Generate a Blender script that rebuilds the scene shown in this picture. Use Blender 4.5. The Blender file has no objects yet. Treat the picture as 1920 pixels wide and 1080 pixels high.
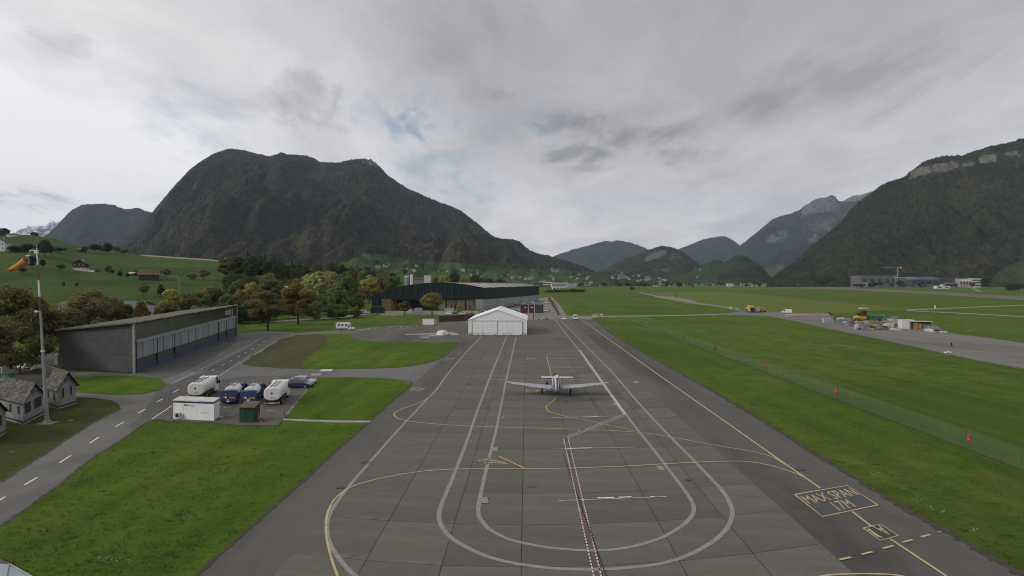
import bpy, bmesh, math, random
import numpy as np
from mathutils import Vector, Matrix
from mathutils.bvhtree import BVHTree

random.seed(7)
rng = np.random.default_rng(7)
S = bpy.context.scene
COL = S.collection
R = math.radians

# ------------------------------------------------------------------ camera
H = 18.4                      # the camera stands on a tower 18.4 m above the apron
F = 1150.0                    # focal length in pixels of a 1920 px wide picture
PITCH = math.atan(13.0 / F)
cam = bpy.data.cameras.new('camera')
cam.sensor_width = 36.0
cam.lens = F / 1920.0 * 36.0
cam.clip_start = 0.5
cam.clip_end = 40000
camo = bpy.data.objects.new('camera', cam)
COL.objects.link(camo)
camo.location = (0, 0, H)
camo.rotation_euler = (math.pi / 2 - PITCH, 0, 0)
S.camera = camo

# ------------------------------------------------------------------ sky, sun, exposure
SUN_EL, SUN_AZ = R(30), R(-108)       # azimuth measured from the view axis, negative = left
sun_dir = Vector((math.sin(SUN_AZ) * math.cos(SUN_EL), math.cos(SUN_AZ) * math.cos(SUN_EL), math.sin(SUN_EL)))
W = bpy.data.worlds.new('World')
S.world = W
W.use_nodes = True


def build_world():
    nt = W.node_tree
    N, L = nt.nodes, nt.links
    N.clear()
    out = N.new('ShaderNodeOutputWorld')
    sky = N.new('ShaderNodeTexSky')
    sky.sky_type = 'NISHITA'
    sky.sun_disc = False
    sky.sun_elevation = SUN_EL
    sky.sun_rotation = SUN_AZ
    tc = N.new('ShaderNodeTexCoord')

    def val(x):
        n = N.new('ShaderNodeValue'); n.outputs[0].default_value = x; return n.outputs[0]

    def M(op, a, b=None, c=None, clamp=False):
        n = N.new('ShaderNodeMath'); n.operation = op; n.use_clamp = clamp
        for i, x in enumerate((a, b, c)):
            if x is None: continue
            if isinstance(x, (int, float)): n.inputs[i].default_value = x
            else: L.new(x, n.inputs[i])
        return n.outputs[0]

    def smooth(x, a, b):
        n = N.new('ShaderNodeMapRange'); n.interpolation_type = 'SMOOTHSTEP'
        L.new(x, n.inputs[0]); n.inputs[1].default_value = a; n.inputs[2].default_value = b
        return n.outputs[0]

    def mix(f, a, b):
        n = N.new('ShaderNodeMix'); n.data_type = 'RGBA'
        L.new(f, n.inputs[0])
        for i, x in ((6, a), (7, b)):
            if isinstance(x, tuple): n.inputs[i].default_value = x + (1,)
            else: L.new(x, n.inputs[i])
        return n.outputs[2]

    nrm = N.new('ShaderNodeVectorMath'); nrm.operation = 'NORMALIZE'
    L.new(tc.outputs['Generated'], nrm.inputs[0])
    D = nrm.outputs[0]
    sep = N.new('ShaderNodeSeparateXYZ'); L.new(D, sep.inputs[0])
    dx, dy, dz = sep.outputs
    el = M('ARCSINE', dz)
    az = M('ARCTAN2', dx, dy)
    # layered cloud deck: the direction is projected on a flat layer so clouds flatten towards the horizon
    zz = M('ADD', M('MAXIMUM', dz, 0.0), 0.16)
    cx, cy = M('DIVIDE', dx, zz), M('DIVIDE', dy, zz)
    pv = N.new('ShaderNodeCombineXYZ')
    L.new(cx, pv.inputs[0]); L.new(cy, pv.inputs[1])

    def noise(scale, detail, rough, dist=0.0, off=0.0, stretch=(1, 1, 1)):
        mp = N.new('ShaderNodeMapping'); L.new(pv.outputs[0], mp.inputs[0])
        mp.inputs['Scale'].default_value = stretch
        mp.inputs['Location'].default_value = (off, off * 1.7, off * .3)
        n = N.new('ShaderNodeTexNoise'); L.new(mp.outputs[0], n.inputs['Vector'])
        n.inputs['Scale'].default_value = scale; n.inputs['Detail'].default_value = detail
        n.inputs['Roughness'].default_value = rough; n.inputs['Distortion'].default_value = dist
        return n.outputs[0]
    n1 = noise(0.55, 6, .55, .6, 3.1, (1, .7, 1))
    n2 = noise(2.3, 8, .6, .5, 7.7, (1, .6, 1))
    n4 = noise(5.0, 9, .66, .8, 4.4, (1, .42, 1))
    n3 = noise(8.0, 8, .62, .4, 1.3, (1, .5, 1))
    # brightness: the sun stands behind the cloud on the left
    sd = N.new('ShaderNodeVectorMath'); sd.operation = 'DOT_PRODUCT'
    L.new(D, sd.inputs[0]); sd.inputs[1].default_value = sun_dir
    glow = smooth(sd.outputs['Value'], -0.16, 0.74)
    low = smooth(el, 0.42, 0.0)
    base = M('ADD', M('ADD', 0.345, M('MULTIPLY', M('MULTIPLY', glow, M('ADD', .40, M('MULTIPLY', smooth(el, .40, .10), .60))), 0.84)), M('MULTIPLY', low, 0.30))
    tex = M('ADD', M('MULTIPLY', M('SUBTRACT', n1, .5), .95), M('MULTIPLY', M('SUBTRACT', n2, .5), .72))
    tex = M('ADD', tex, M('MULTIPLY', M('SUBTRACT', n3, .5), .20))
    bright = M('MULTIPLY', base, M('ADD', 1.0, tex))
    bright = M('MINIMUM', M('MAXIMUM', bright, .20), 0.86)
    tint = mix(smooth(bright, .25, .7), (.965, .950, 1.0), (1.0, .98, .995))
    cl = N.new('ShaderNodeVectorMath'); cl.operation = 'SCALE'
    L.new(tint, cl.inputs[0]); L.new(bright, cl.inputs['Scale'])
    cloud = cl.outputs[0]

    def patch(a0, e0, wa, we, thr0, thr1, nz):
        u = M('DIVIDE', M('SUBTRACT', az, a0), wa); v = M('DIVIDE', M('SUBTRACT', el, e0), we)
        r = M('ADD', M('MULTIPLY', u, u), M('MULTIPLY', v, v))
        g = M('SUBTRACT', .62, M('MULTIPLY', r, .42))
        return smooth(M('ADD', g, M('MULTIPLY', M('SUBTRACT', nz, .5), 4.2)), thr0, thr1)

    def ae(px, py):
        X, Y = (px - 960) / F, (527 - py) / F
        return math.atan(X), math.atan(Y / math.sqrt(1 + X * X))
    nz = M('ADD', M('MULTIPLY', n4, .6), M('MULTIPLY', n3, .4))
    # small dark scraps of low cloud
    dark = None
    for (px, py, w, h, st) in ((1080, 236, 75, 20, .95), (1080, 289, 75, 16, .95), (1190, 258, 95, 20, .8), (1270, 292, 60, 13, .7),
                           (1290, 240, 60, 16, .5), (1210, 205, 70, 16, .5), (1420, 205, 60, 22, .5), (1600, 150, 130, 50, .45), (570, 205, 60, 42, .6),
                           (35, 370, 70, 14, 1.0), (100, 98, 40, 26, .6), (925, 180, 40, 10, .6), (880, 40, 130, 40, .3), (1100, 315, 50, 7, .6), (820, 120, 60, 25, .35)):
        a0, e0 = ae(px, py)
        p = M('MULTIPLY', patch(a0, e0, w * 1.15 / F, h * 1.25 / F, .02, 1.10, nz), min(1, st * 1.15))
        dark = p if dark is None else M('MAXIMUM', dark, p)
    dk = N.new('ShaderNodeVectorMath'); dk.operation = 'SCALE'
    L.new(cloud, dk.inputs[0]); L.new(M('SUBTRACT', 1.0, M('MULTIPLY', dark, .46)), dk.inputs['Scale'])
    cloud = dk.outputs[0]
    # gaps through which the blue sky is seen
    gap = None
    for (px, py, w, h, st) in ((800, 215, 110, 50, .75), (930, 235, 110, 34, .7), (840, 330, 120, 60, .6), (370, 235, 90, 60, .35), (700, 200, 80, 40, .4)):
        a0, e0 = ae(px, py)
        p = M('MULTIPLY', patch(a0, e0, w / F, h / F, .12, 1.0, nz), st)
        gap = p if gap is None else M('MAXIMUM', gap, p)
    gap = M('MAXIMUM', gap, M('MULTIPLY', smooth(n2, .66, .80), .25))
    bs = N.new('ShaderNodeVectorMath'); bs.operation = 'SCALE'
    L.new(sky.outputs[0], bs.inputs[0]); bs.inputs['Scale'].default_value = 0.10
    bg2 = N.new('ShaderNodeBackground')
    L.new(mix(gap, cloud, bs.outputs[0]), bg2.inputs[0])
    bg2.inputs[1].default_value = 1.0
    L.new(bg2.outputs[0], out.inputs['Surface'])


build_world()
sl = bpy.data.lights.new('sun', 'SUN')
sl.energy = 1.2
sl.angle = R(10)
sl.color = (1.0, .96, .9)
so = bpy.data.objects.new('sun', sl)
COL.objects.link(so)
so.rotation_euler = sun_dir.to_track_quat('Z', 'Y').to_euler()
S.view_settings.view_transform = 'Standard'
S.view_settings.look = 'None'
S.view_settings.exposure = 0.2
S.view_settings.gamma = 1.0
S.view_settings.use_curve_mapping = False
S.render.engine = 'CYCLES'
S.cycles.use_denoising = True
S.cycles.filter_width = 1.05
S.cycles.max_bounces = 6
S.cycles.diffuse_bounces = 4
S.cycles.glossy_bounces = 2
S.cycles.transparent_max_bounces = 8
S.cycles.volume_bounces = 0

# ------------------------------------------------------------------ picture <-> place
CP, SP = math.cos(PITCH), math.sin(PITCH)


def ray(px, py):
    a, b = (px - 960) / F, -(py - 540) / F
    return Vector((a, CP + b * SP, -SP + b * CP))


def G(px, py, z=0.0):
    d = ray(px, py)
    t = (z - H) / d.z
    return Vector((d.x * t, d.y * t, z))


def PD(px, py, Y):
    d = ray(px, py)
    t = Y / d.y
    return Vector((d.x * t, Y, H + d.z * t))


def zat(py, Y):
    b = -(np.asarray(py, float) - 540) / F
    return H + Y * (-SP + b * CP) / (CP + b * SP)


def pyof(Y, z):
    # picture row of a point
    k = (z - H) / Y
    b = (k * CP + SP) / (CP - k * SP)
    return 540 - b * F


# ------------------------------------------------------------------ noise
def _h(ix, iy, s):
    n = (ix.astype(np.int64) * 374761393 + iy.astype(np.int64) * 668265263 + s * 974711) & 0xffffffff
    n = ((n ^ (n >> 13)) * 1274126177) & 0xffffffff
    return ((n ^ (n >> 16)) & 0xffff) / 65535.0


def vn(x, y, s=0):
    ix, iy = np.floor(x), np.floor(y)
    fx, fy = x - ix, y - iy
    fx, fy = fx * fx * (3 - 2 * fx), fy * fy * (3 - 2 * fy)
    a, b, c, d = _h(ix, iy, s), _h(ix + 1, iy, s), _h(ix, iy + 1, s), _h(ix + 1, iy + 1, s)
    return (a * (1 - fx) + b * fx) * (1 - fy) + (c * (1 - fx) + d * fx) * fy


def fbm(x, y, o=5, s=0, g=.5):
    t, a, n = 0, 1.0, 0
    for i in range(o):
        t = t + a * vn(x * 2 ** i + 17.3 * i, y * 2 ** i - 9.1 * i, s + i); n += a; a *= g
    return t / n


# ------------------------------------------------------------------ materials
MATS = {}


def mat(name, color, rough=.7, var=0.0, scale=1.0, metallic=0.0, bump=0.0, bscale=None, spec=.3, c2=None, objvar=0.0, detail=6, alpha=None, stretch=None, coat=0.0):
    """plain procedural material: colour broken up by noise, optional relief"""
    if name in MATS: return MATS[name]
    m = bpy.data.materials.new(name); m.use_nodes = True
    nt = m.node_tree; N, L = nt.nodes, nt.links
    b = N['Principled BSDF']
    b.inputs['Roughness'].default_value = rough
    b.inputs['Metallic'].default_value = metallic
    b.inputs['Specular IOR Level'].default_value = spec
    if coat: b.inputs['Coat Weight'].default_value = coat
    tc = N.new('ShaderNodeTexCoord')
    vec = tc.outputs['Object']
    if stretch:
        mp = N.new('ShaderNodeMapping'); L.new(vec, mp.inputs[0]); mp.inputs['Scale'].default_value = stretch; vec = mp.outputs[0]
    cur = None
    if var or c2:
        n = N.new('ShaderNodeTexNoise'); L.new(vec, n.inputs['Vector'])
        n.inputs['Scale'].default_value = scale; n.inputs['Detail'].default_value = detail; n.inputs['Roughness'].default_value = .62
        rmp = N.new('ShaderNodeMapRange'); L.new(n.outputs[0], rmp.inputs[0])
        rmp.inputs[1].default_value = .3; rmp.inputs[2].default_value = .7
        mx = N.new('ShaderNodeMix'); mx.data_type = 'RGBA'; L.new(rmp.outputs[0], mx.inputs[0])
        ca = color if c2 else tuple(c * (1 - var) for c in color)
        cb = c2 if c2 else tuple(min(1, c * (1 + var)) for c in color)
        mx.inputs[6].default_value = tuple(ca) + (1,); mx.inputs[7].default_value = tuple(cb) + (1,)
        cur = mx.outputs[2]
    if objvar:
        oi = N.new('ShaderNodeObjectInfo')
        rm = N.new('ShaderNodeMapRange'); L.new(oi.outputs['Random'], rm.inputs[0])
        rm.inputs[3].default_value = 1 - objvar; rm.inputs[4].default_value = 1 + objvar
        sc = N.new('ShaderNodeVectorMath'); sc.operation = 'SCALE'
        if cur is None: sc.inputs[0].default_value = color
        else: L.new(cur, sc.inputs[0])
        L.new(rm.outputs[0], sc.inputs['Scale']); cur = sc.outputs[0]
    if cur is None: b.inputs['Base Color'].default_value = tuple(color) + (1,)
    else: L.new(cur, b.inputs['Base Color'])
    if bump:
        n = N.new('ShaderNodeTexNoise'); L.new(vec, n.inputs['Vector'])
        n.inputs['Scale'].default_value = bscale or scale * 4; n.inputs['Detail'].default_value = 4
        bp = N.new('ShaderNodeBump'); bp.inputs['Strength'].default_value = 1.0; bp.inputs['Distance'].default_value = bump
        L.new(n.outputs[0], bp.inputs['Height']); L.new(bp.outputs[0], b.inputs['Normal'])
    if alpha is not None:
        b.inputs['Alpha'].default_value = alpha
    MATS[name] = m
    return m


class NB:
    """small node helper for the hand-made materials"""
    def __init__(self, name):
        self.m = bpy.data.materials.new(name); self.m.use_nodes = True
        self.N, self.L = self.m.node_tree.nodes, self.m.node_tree.links
        self.b = self.N['Principled BSDF']
        self.b.inputs['Specular IOR Level'].default_value = .2
        self.obj = self.N.new('ShaderNodeTexCoord').outputs['Object']
        MATS[name] = self.m

    def noise(self, scale, detail=6, rough=.6, stretch=None, dist=0.0, vec=None):
        v = vec or self.obj
        if stretch:
            mp = self.N.new('ShaderNodeMapping'); self.L.new(v, mp.inputs[0])
            mp.inputs['Scale'].default_value = stretch; v = mp.outputs[0]
        n = self.N.new('ShaderNodeTexNoise'); self.L.new(v, n.inputs['Vector'])
        n.inputs['Scale'].default_value = scale; n.inputs['Detail'].default_value = detail
        n.inputs['Roughness'].default_value = rough; n.inputs['Distortion'].default_value = dist
        return n.outputs[0]

    def rng(self, x, a, b, c=0.0, d=1.0, smooth=True):
        n = self.N.new('ShaderNodeMapRange'); n.interpolation_type = 'SMOOTHSTEP' if smooth else 'LINEAR'
        self.L.new(x, n.inputs[0])
        for i, v in enumerate((a, b, c, d)): n.inputs[i + 1].default_value = v
        return n.outputs[0]

    def math(self, op, a, b=None):
        n = self.N.new('ShaderNodeMath'); n.operation = op
        for i, x in enumerate((a, b)):
            if x is None: continue
            if isinstance(x, (int, float)): n.inputs[i].default_value = x
            else: self.L.new(x, n.inputs[i])
        return n.outputs[0]

    def mix(self, f, a, b, blend='MIX'):
        n = self.N.new('ShaderNodeMix'); n.data_type = 'RGBA'; n.blend_type = blend
        if isinstance(f, (int, float)): n.inputs[0].default_value = f
        else: self.L.new(f, n.inputs[0])
        for i, x in ((6, a), (7, b)):
            if isinstance(x, tuple): n.inputs[i].default_value = x + (1,)
            else: self.L.new(x, n.inputs[i])
        return n.outputs[2]

    def scale(self, c, f):
        n = self.N.new('ShaderNodeVectorMath'); n.operation = 'SCALE'
        self.L.new(c, n.inputs[0]); self.L.new(f, n.inputs['Scale']); return n.outputs[0]

    def attr(self, name):
        n = self.N.new('ShaderNodeAttribute'); n.attribute_name = name; return n.outputs['Fac']

    def rand(self):
        return self.N.new('ShaderNodeObjectInfo').outputs['Random']

    def bump(self, h, dist):
        n = self.N.new('ShaderNodeBump'); n.inputs['Distance'].default_value = dist
        self.L.new(h, n.inputs['Height']); self.L.new(n.outputs[0], self.b.inputs['Normal'])

    def done(self, col, rough=.9):
        self.L.new(col, self.b.inputs['Base Color'])
        if isinstance(rough, (int, float)): self.b.inputs['Roughness'].default_value = rough
        else: self.L.new(rough, self.b.inputs['Roughness'])
        return self.m


def grass_mat(name, lo, hi, yellow, ystr=.3, brown=None, spec=.1):
    n = NB(name)
    big = n.rng(n.noise(.018, 5, .6), .35, .65)
    mid = n.rng(n.noise(.22, 6, .65), .35, .65)
    fine = n.rng(n.noise(2.6, 7, .75), .28, .72)
    c = n.mix(fine, lo, hi)
    c = n.mix(n.math('MULTIPLY', n.math('MULTIPLY', mid, ystr), big), c, yellow)
    c = n.mix(n.math('MULTIPLY', n.rng(n.noise(.55, 4, .7), .52, .72), .45), c, tuple(x * .62 for x in lo))
    c = n.mix(n.math('MULTIPLY', n.rng(n.noise(1.1, 3, .5, dist=.5), .64, .70), .65), c, tuple(x * .45 for x in lo))
    mow = n.rng(n.noise(.30, 3, .5, stretch=(1, .05, 1)), .32, .68, .86, 1.14, False)
    c = n.scale(c, mow)
    if brown:
        c = n.mix(n.math('MULTIPLY', n.rng(n.noise(.09, 4, .6), .55, .75), .7), c, brown)
    n.bump(n.noise(3.0, 6, .8), .22)
    n.b.inputs['Specular IOR Level'].default_value = spec
    return n.done(c, .95)


M_GRASS = grass_mat('grass_airfield', (.040, .082, .007), (.078, .136, .013), (.126, .148, .026), .95)
M_LAWN = grass_mat('grass_lawn', (.041, .087, .006), (.080, .148, .011), (.130, .158, .022), .9)
M_LAWN_DULL = grass_mat('grass_by_huts', (.042, .058, .013), (.072, .088, .024), (.10, .088, .034), .6)
M_MEADOW = grass_mat('grass_meadow', (.092, .122, .020), (.125, .155, .030), (.16, .165, .045), .4)
M_DRY = grass_mat('grass_dry_brown', (.062, .058, .026), (.098, .086, .042), (.070, .095, .026), .9)


def asphalt_mat(name, base, var=.24):
    n = NB(name)
    lo, hi = tuple(c * (1 - var) for c in base), tuple(c * (1 + var) for c in base)
    c = n.mix(n.rng(n.noise(.10, 6, .6, stretch=(1, .12, 1)), .35, .65), lo, hi)
    c = n.mix(n.math('MULTIPLY', n.rng(n.noise(.5, 5, .65), .3, .7), .35), c, tuple(x * 1.15 for x in hi))
    c = n.mix(n.math('MULTIPLY', n.rng(n.noise(.05, 6, .65, dist=.6, stretch=(1, .35, 1)), .48, .66), .55), c, tuple(x * .66 for x in lo))
    c = n.mix(n.math('MULTIPLY', n.rng(n.noise(14, 3, .7), .3, .7), .3), c, tuple(x * .7 for x in lo))
    n.bump(n.noise(25, 3, .6), .006)
    return n.done(c, .88)


M_ASPHALT = asphalt_mat('asphalt_old', (.100, .095, .086))
M_ROAD = asphalt_mat('asphalt_road', (.142, .138, .129), .14)
M_TAXI = asphalt_mat('asphalt_taxiway', (.168, .159, .147), .16)


def concrete_mat():
    n = NB('concrete_slab')
    a, b = (.106, .099, .085), (.148, .138, .119)
    c = n.mix(n.rng(n.noise(.22, 6, .65, stretch=(.25, 1, 1)), .32, .68), a, b)
    c = n.mix(n.math('MULTIPLY', n.rng(n.noise(1.3, 6, .7), .35, .7), .45), c, (.100, .092, .078))
    c = n.mix(n.math('MULTIPLY', n.rng(n.noise(.06, 5, .65, dist=.8), .50, .68), .62), c, (.075, .070, .061))
    c = n.mix(n.math('MULTIPLY', n.rng(n.noise(.45, 6, .7, stretch=(.10, 1, 1)), .52, .70), .48), c, (.195, .181, .158))
    c = n.mix(n.math('MULTIPLY', n.rng(n.noise(20, 2, .7), .3, .75), .25), c, (.10, .092, .08))
    c = n.mix(n.math('MULTIPLY', n.rng(n.noise(.35, 3, .4), .70, .76), .5), c, (.05, .048, .045))
    sc = n.rng(n.rand(), 0, 1, .90, 1.09, False)
    n.bump(n.noise(18, 3, .6), .006)
    return n.done(n.scale(c, sc), .85)


M_CONC = concrete_mat()
M_JOINT = mat('joint_tar', (.022, .021, .02), .9, .4, 2.0)


def paint(name, col, wear=.5, back=(.16, .15, .13)):
    n = NB(name)
    w = n.rng(n.noise(1.6, 7, .75), .42, .70)
    c = n.mix(n.math('MULTIPLY', w, wear), col, back)
    return n.done(c, .75)


M_WHITE = paint('paint_white', (.62, .60, .58), .6)
M_WHITE_NEW = paint('paint_white_fresh', (.78, .77, .75), .25)
M_GREYW = paint('paint_white_faded', (.27, .26, .245), .6)
M_YELLOW = paint('paint_yellow', (.52, .40, .13), .5)
M_YELLOW2 = paint('paint_yellow_fresh', (.50, .42, .21), .55)
M_YFADE = paint('paint_yellow_faded', (.38, .33, .19), .75)
M_RED = paint('paint_red', (.17, .055, .055), .6)
M_PINK = paint('paint_pink', (.42, .26, .25), .5)
M_BOX = mat('paint_sign_background', (.072, .074, .080), .8, .15, 2)


# ------------------------------------------------------------------ geometry helper
class MB:
    def __init__(self, T=None):
        self.v, self.f, self.mi, self.T, self.cur = [], [], [], T, 0

    def add(self, pts, faces):
        o = len(self.v)
        T = self.T
        for p in pts:
            self.v.append(tuple(T(*p)) if T else tuple(p))
        for fc in faces:
            self.f.append(tuple(o + i for i in fc)); self.mi.append(self.cur)
        return self

    def m(self, i): self.cur = i; return self

    def box(self, x0, x1, y0, y1, z0, z1):
        return self.add([(x0, y0, z0), (x1, y0, z0), (x1, y1, z0), (x0, y1, z0), (x0, y0, z1), (x1, y0, z1), (x1, y1, z1), (x0, y1, z1)],
                        [(3, 2, 1, 0), (4, 5, 6, 7), (0, 1, 5, 4), (1, 2, 6, 5), (2, 3, 7, 6), (3, 0, 4, 7)])

    def cbox(self, c, s):
        return self.box(c[0] - s[0] / 2, c[0] + s[0] / 2, c[1] - s[1] / 2, c[1] + s[1] / 2, c[2] - s[2] / 2, c[2] + s[2] / 2)

    def quad(self, a, b, c, d): return self.add([a, b, c, d], [(0, 1, 2, 3)])

    def prism(self, poly, z0, z1):
        """plan polygon between two heights"""
        n = len(poly)
        ar = sum(poly[i][0] * poly[(i + 1) % n][1] - poly[(i + 1) % n][0] * poly[i][1] for i in range(n))
        if ar < 0: poly = poly[::-1]
        pts = [(p[0], p[1], z0) for p in poly] + [(p[0], p[1], z1) for p in poly]
        fs = [tuple(range(n - 1, -1, -1)), tuple(range(n, 2 * n))] + [(i, (i + 1) % n, n + (i + 1) % n, n + i) for i in range(n)]
        return self.add(pts, fs)

    def prof(self, poly, y0, y1, y0b=None, y1b=None):
        """profile in x,z pulled along y"""
        n = len(poly)
        ar = sum(poly[i][0] * poly[(i + 1) % n][1] - poly[(i + 1) % n][0] * poly[i][1] for i in range(n))
        if ar < 0: poly = poly[::-1]
        pts = [(p[0], y0, p[1]) for p in poly] + [(p[0], y1, p[1]) for p in poly]
        fs = [tuple(range(n)), tuple(range(2 * n - 1, n - 1, -1))] + [(i, n + i, n + (i + 1) % n, (i + 1) % n) for i in range(n)]
        return self.add(pts, fs)

    def tube(self, p0, p1, r0, r1=None, n=8, cap=True):
        r1 = r0 if r1 is None else r1
        p0, p1 = Vector(p0), Vector(p1)
        d = (p1 - p0)
        if d.length < 1e-6: return self
        d.normalize()
        a = d.orthogonal().normalized(); b = d.cross(a)
        pts = []
        for p, r in ((p0, r0), (p1, r1)):
            for i in range(n):
                t = 2 * math.pi * i / n
                pts.append(p + a * (math.cos(t) * r) + b * (math.sin(t) * r))
        fs = [(i, (i + 1) % n, n + (i + 1) % n, n + i) for i in range(n)]
        if cap: fs += [tuple(range(n - 1, -1, -1)), tuple(range(n, 2 * n))]
        return self.add(pts, fs)

    def loft(self, rings, cap=True):
        n = len(rings[0]); pts = [p for r in rings for p in r]
        fs = []
        for k in range(len(rings) - 1):
            for i in range(n):
                j = (i + 1) % n
                fs.append((k * n + i, k * n + j, (k + 1) * n + j, (k + 1) * n + i))
        if cap:
            fs.append(tuple(range(n - 1, -1, -1))); fs.append(tuple(range((len(rings) - 1) * n, len(rings) * n)))
        return self.add(pts, fs)

    def mesh(self, name, mats, origin=None, smooth=False):
        me = bpy.data.meshes.new(name)
        v = self.v
        if origin is not None: v = [(p[0] - origin[0], p[1] - origin[1], p[2] - origin[2]) for p in v]
        me.from_pydata(v, [], self.f)
        for m in (mats if isinstance(mats, (list, tuple)) else [mats]): me.materials.append(m)
        if any(self.mi): me.polygons.foreach_set('material_index', self.mi)
        if smooth: me.polygons.foreach_set('use_smooth', [True] * len(me.polygons))
        me.update()
        return me

    def build(self, name, mats, parent=None, smooth=False, world=False):
        """link as one object; world=True: the points are world points, made relative to the parent's place"""
        o = None
        if world and parent is not None:
            o, q = Vector((0, 0, 0)), parent
            while q is not None: o = o + q.location; q = q.parent
        return link(name, self.mesh(name, mats, o, smooth), parent)


def link(name, me, parent=None, loc=None, rz=None):
    o = bpy.data.objects.new(name, me)
    COL.objects.link(o)
    if parent is not None: o.parent = parent
    if loc is not None: o.location = loc
    if rz is not None: o.rotation_euler = (0, 0, rz)
    return o


def tag(o, label=None, cat=None, group=None, kind=None):
    if label: o['label'] = label
    if cat: o['category'] = cat
    if group: o['group'] = group
    if kind: o['kind'] = kind
    return o


def thing(name, label, cat, loc=(0, 0, 0), rz=0.0, group=None, kind=None):
    o = bpy.data.objects.new(name, None); COL.objects.link(o)
    o.empty_display_size = .5
    o.location = loc; o.rotation_euler = (0, 0, rz)
    return tag(o, label, cat, group, kind)


def copy_tree(root, loc, rz, label, group=None, scale=None):
    def cp(o, parent):
        c = o.copy(); COL.objects.link(c)
        if parent is not None: c.parent = parent
        for ch in o.children: cp(ch, c)
        return c
    r = cp(root, None)
    r.location = loc; r.rotation_euler = (0, 0, rz)
    if scale: r.scale = scale
    r['label'] = label
    if group: r['group'] = group
    return r


def crom(pts, k=6, closed=False):
    """smooth curve through picture points"""
    out = []
    n = len(pts)
    for i in range(n - 1):
        p0, p1, p2, p3 = pts[max(i - 1, 0)], pts[i], pts[i + 1], pts[min(i + 2, n - 1)]
        for j in range(k):
            t = j / k
            out.append(tuple(.5 * (2 * p1[c] + (-p0[c] + p2[c]) * t + (2 * p0[c] - 5 * p1[c] + 4 * p2[c] - p3[c]) * t * t + (-p0[c] + 3 * p1[c] - 3 * p2[c] + p3[c]) * t ** 3) for c in (0, 1)))
    out.append(pts[-1])
    return out


ZASP, ZSLAB = .05, .066
_zm = [0]


def zmark():
    _zm[0] += 1
    return ZSLAB + .004 + .0035 * (_zm[0] % 14)


def ribbon(pts, w, name, m, parent, z=None, smooth=True, k=6):
    """a painted line of width w along picture points, laid on the ground"""
    z = zmark() if z is None else z
    q = crom(pts, k) if smooth and len(pts) > 2 else pts
    P = [G(x, y, z) for x, y in q]
    V = []
    for i, p in enumerate(P):
        a, b = P[max(i - 1, 0)], P[min(i + 1, len(P) - 1)]
        d = (b - a); d.z = 0
        if d.length < 1e-6: d = Vector((0, 1, 0))
        d.normalize(); nn = Vector((-d.y, d.x, 0)) * (w / 2)
        V += [p + nn, p - nn]
    mb = MB()
    mb.add(V, [(2 * i + 1, 2 * i + 3, 2 * i + 2, 2 * i) for i in range(len(P) - 1)])
    return mb.build(name, m, parent, world=True)


def patch(pts, name, m, parent=None, z=ZASP, smooth=False, thick=0.0, kind=None, ragged=0.0):
    q = crom(list(pts) + [pts[0]], 5)[:-1] if smooth else pts
    P = [G(x, y, z) for x, y in q]
    if ragged:
        Q = []
        for i, p in enumerate(P):
            b = P[(i + 1) % len(P)]; d = b - p; k = int(min(60, max(1, d.length / .7)))
            nn = Vector((-d.y, d.x, 0)).normalized()
            for j in range(k): Q.append(p + d * (j / k) + nn * (random.gauss(0, ragged) if j else 0))
        P = Q
    n = len(P)
    ar = sum(P[i].x * P[(i + 1) % n].y - P[(i + 1) % n].x * P[i].y for i in range(n))
    if ar < 0: P = P[::-1]
    from mathutils.geometry import tessellate_polygon
    tris = [t if (P[t[1]] - P[t[0]]).cross(P[t[2]] - P[t[0]]).z > 0 else (t[0], t[2], t[1]) for t in tessellate_polygon([P])]
    mb = MB()
    mb.add(P, tris)
    if thick:
        mb.add(P + [Vector((p.x, p.y, z - thick)) for p in P], [(n + i, n + (i + 1) % n, (i + 1) % n, i) for i in range(n)])
    o = mb.build(name, m, parent, world=True)
    if kind: o['kind'] = kind
    return o


def text_mesh(txt):
    cu = bpy.data.curves.new('lettering', 'FONT'); cu.body = txt; cu.resolution_u = 3
    o = bpy.data.objects.new('lettering', cu); COL.objects.link(o)
    bpy.context.view_layer.update()
    me = bpy.data.meshes.new_from_object(o.evaluated_get(bpy.context.evaluated_depsgraph_get()))
    bpy.data.objects.remove(o); bpy.data.curves.remove(cu)
    v = np.array([tuple(p.co) for p in me.vertices]); f = [tuple(p.vertices) for p in me.polygons]
    bpy.data.meshes.remove(me)
    lo, hi = v.min(0), v.max(0)
    return (v[:, :2] - lo[:2]) / (hi[:2] - lo[:2]), f


def ground_text(txt, tl, tr, br, bl, m, parent, name='lettering', z=None):
    z = zmark() if z is None else z
    uv, f = text_mesh(txt)
    A, B, C, D = (G(*p, z) for p in (tl, tr, br, bl))
    V = []
    for u, w in uv:
        top = A.lerp(B, u); bot = D.lerp(C, u); V.append(bot.lerp(top, w))
    mb = MB(); mb.add(V, f)
    return mb.build(name, m, parent, world=True)


def wall_text(txt, P, name, m, parent, world=False):
    """P(u,w) gives the point for u,w in 0..1"""
    uv, f = text_mesh(txt)
    mb = MB(); mb.add([P(u, w) for u, w in uv], f)
    return mb.build(name, m, parent, world=world)

# ================================================================== THE GROUND
gmb = MB(); gmb.add([(-13500, -400, 0), (13500, -400, 0), (13500, 13000, 0), (-13500, 13000, 0)], [(0, 1, 2, 3)])
tag(gmb.build('grass_ground', M_GRASS), kind='structure')


def strip(pts, name, m, z, kind='structure', smooth=False, thick=0.0):
    return patch(pts, name, m, None, z, smooth, thick, kind, .45 if 'dry' in name else .10 if thick or name == 'asphalt_apron' else 0.0)


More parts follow.
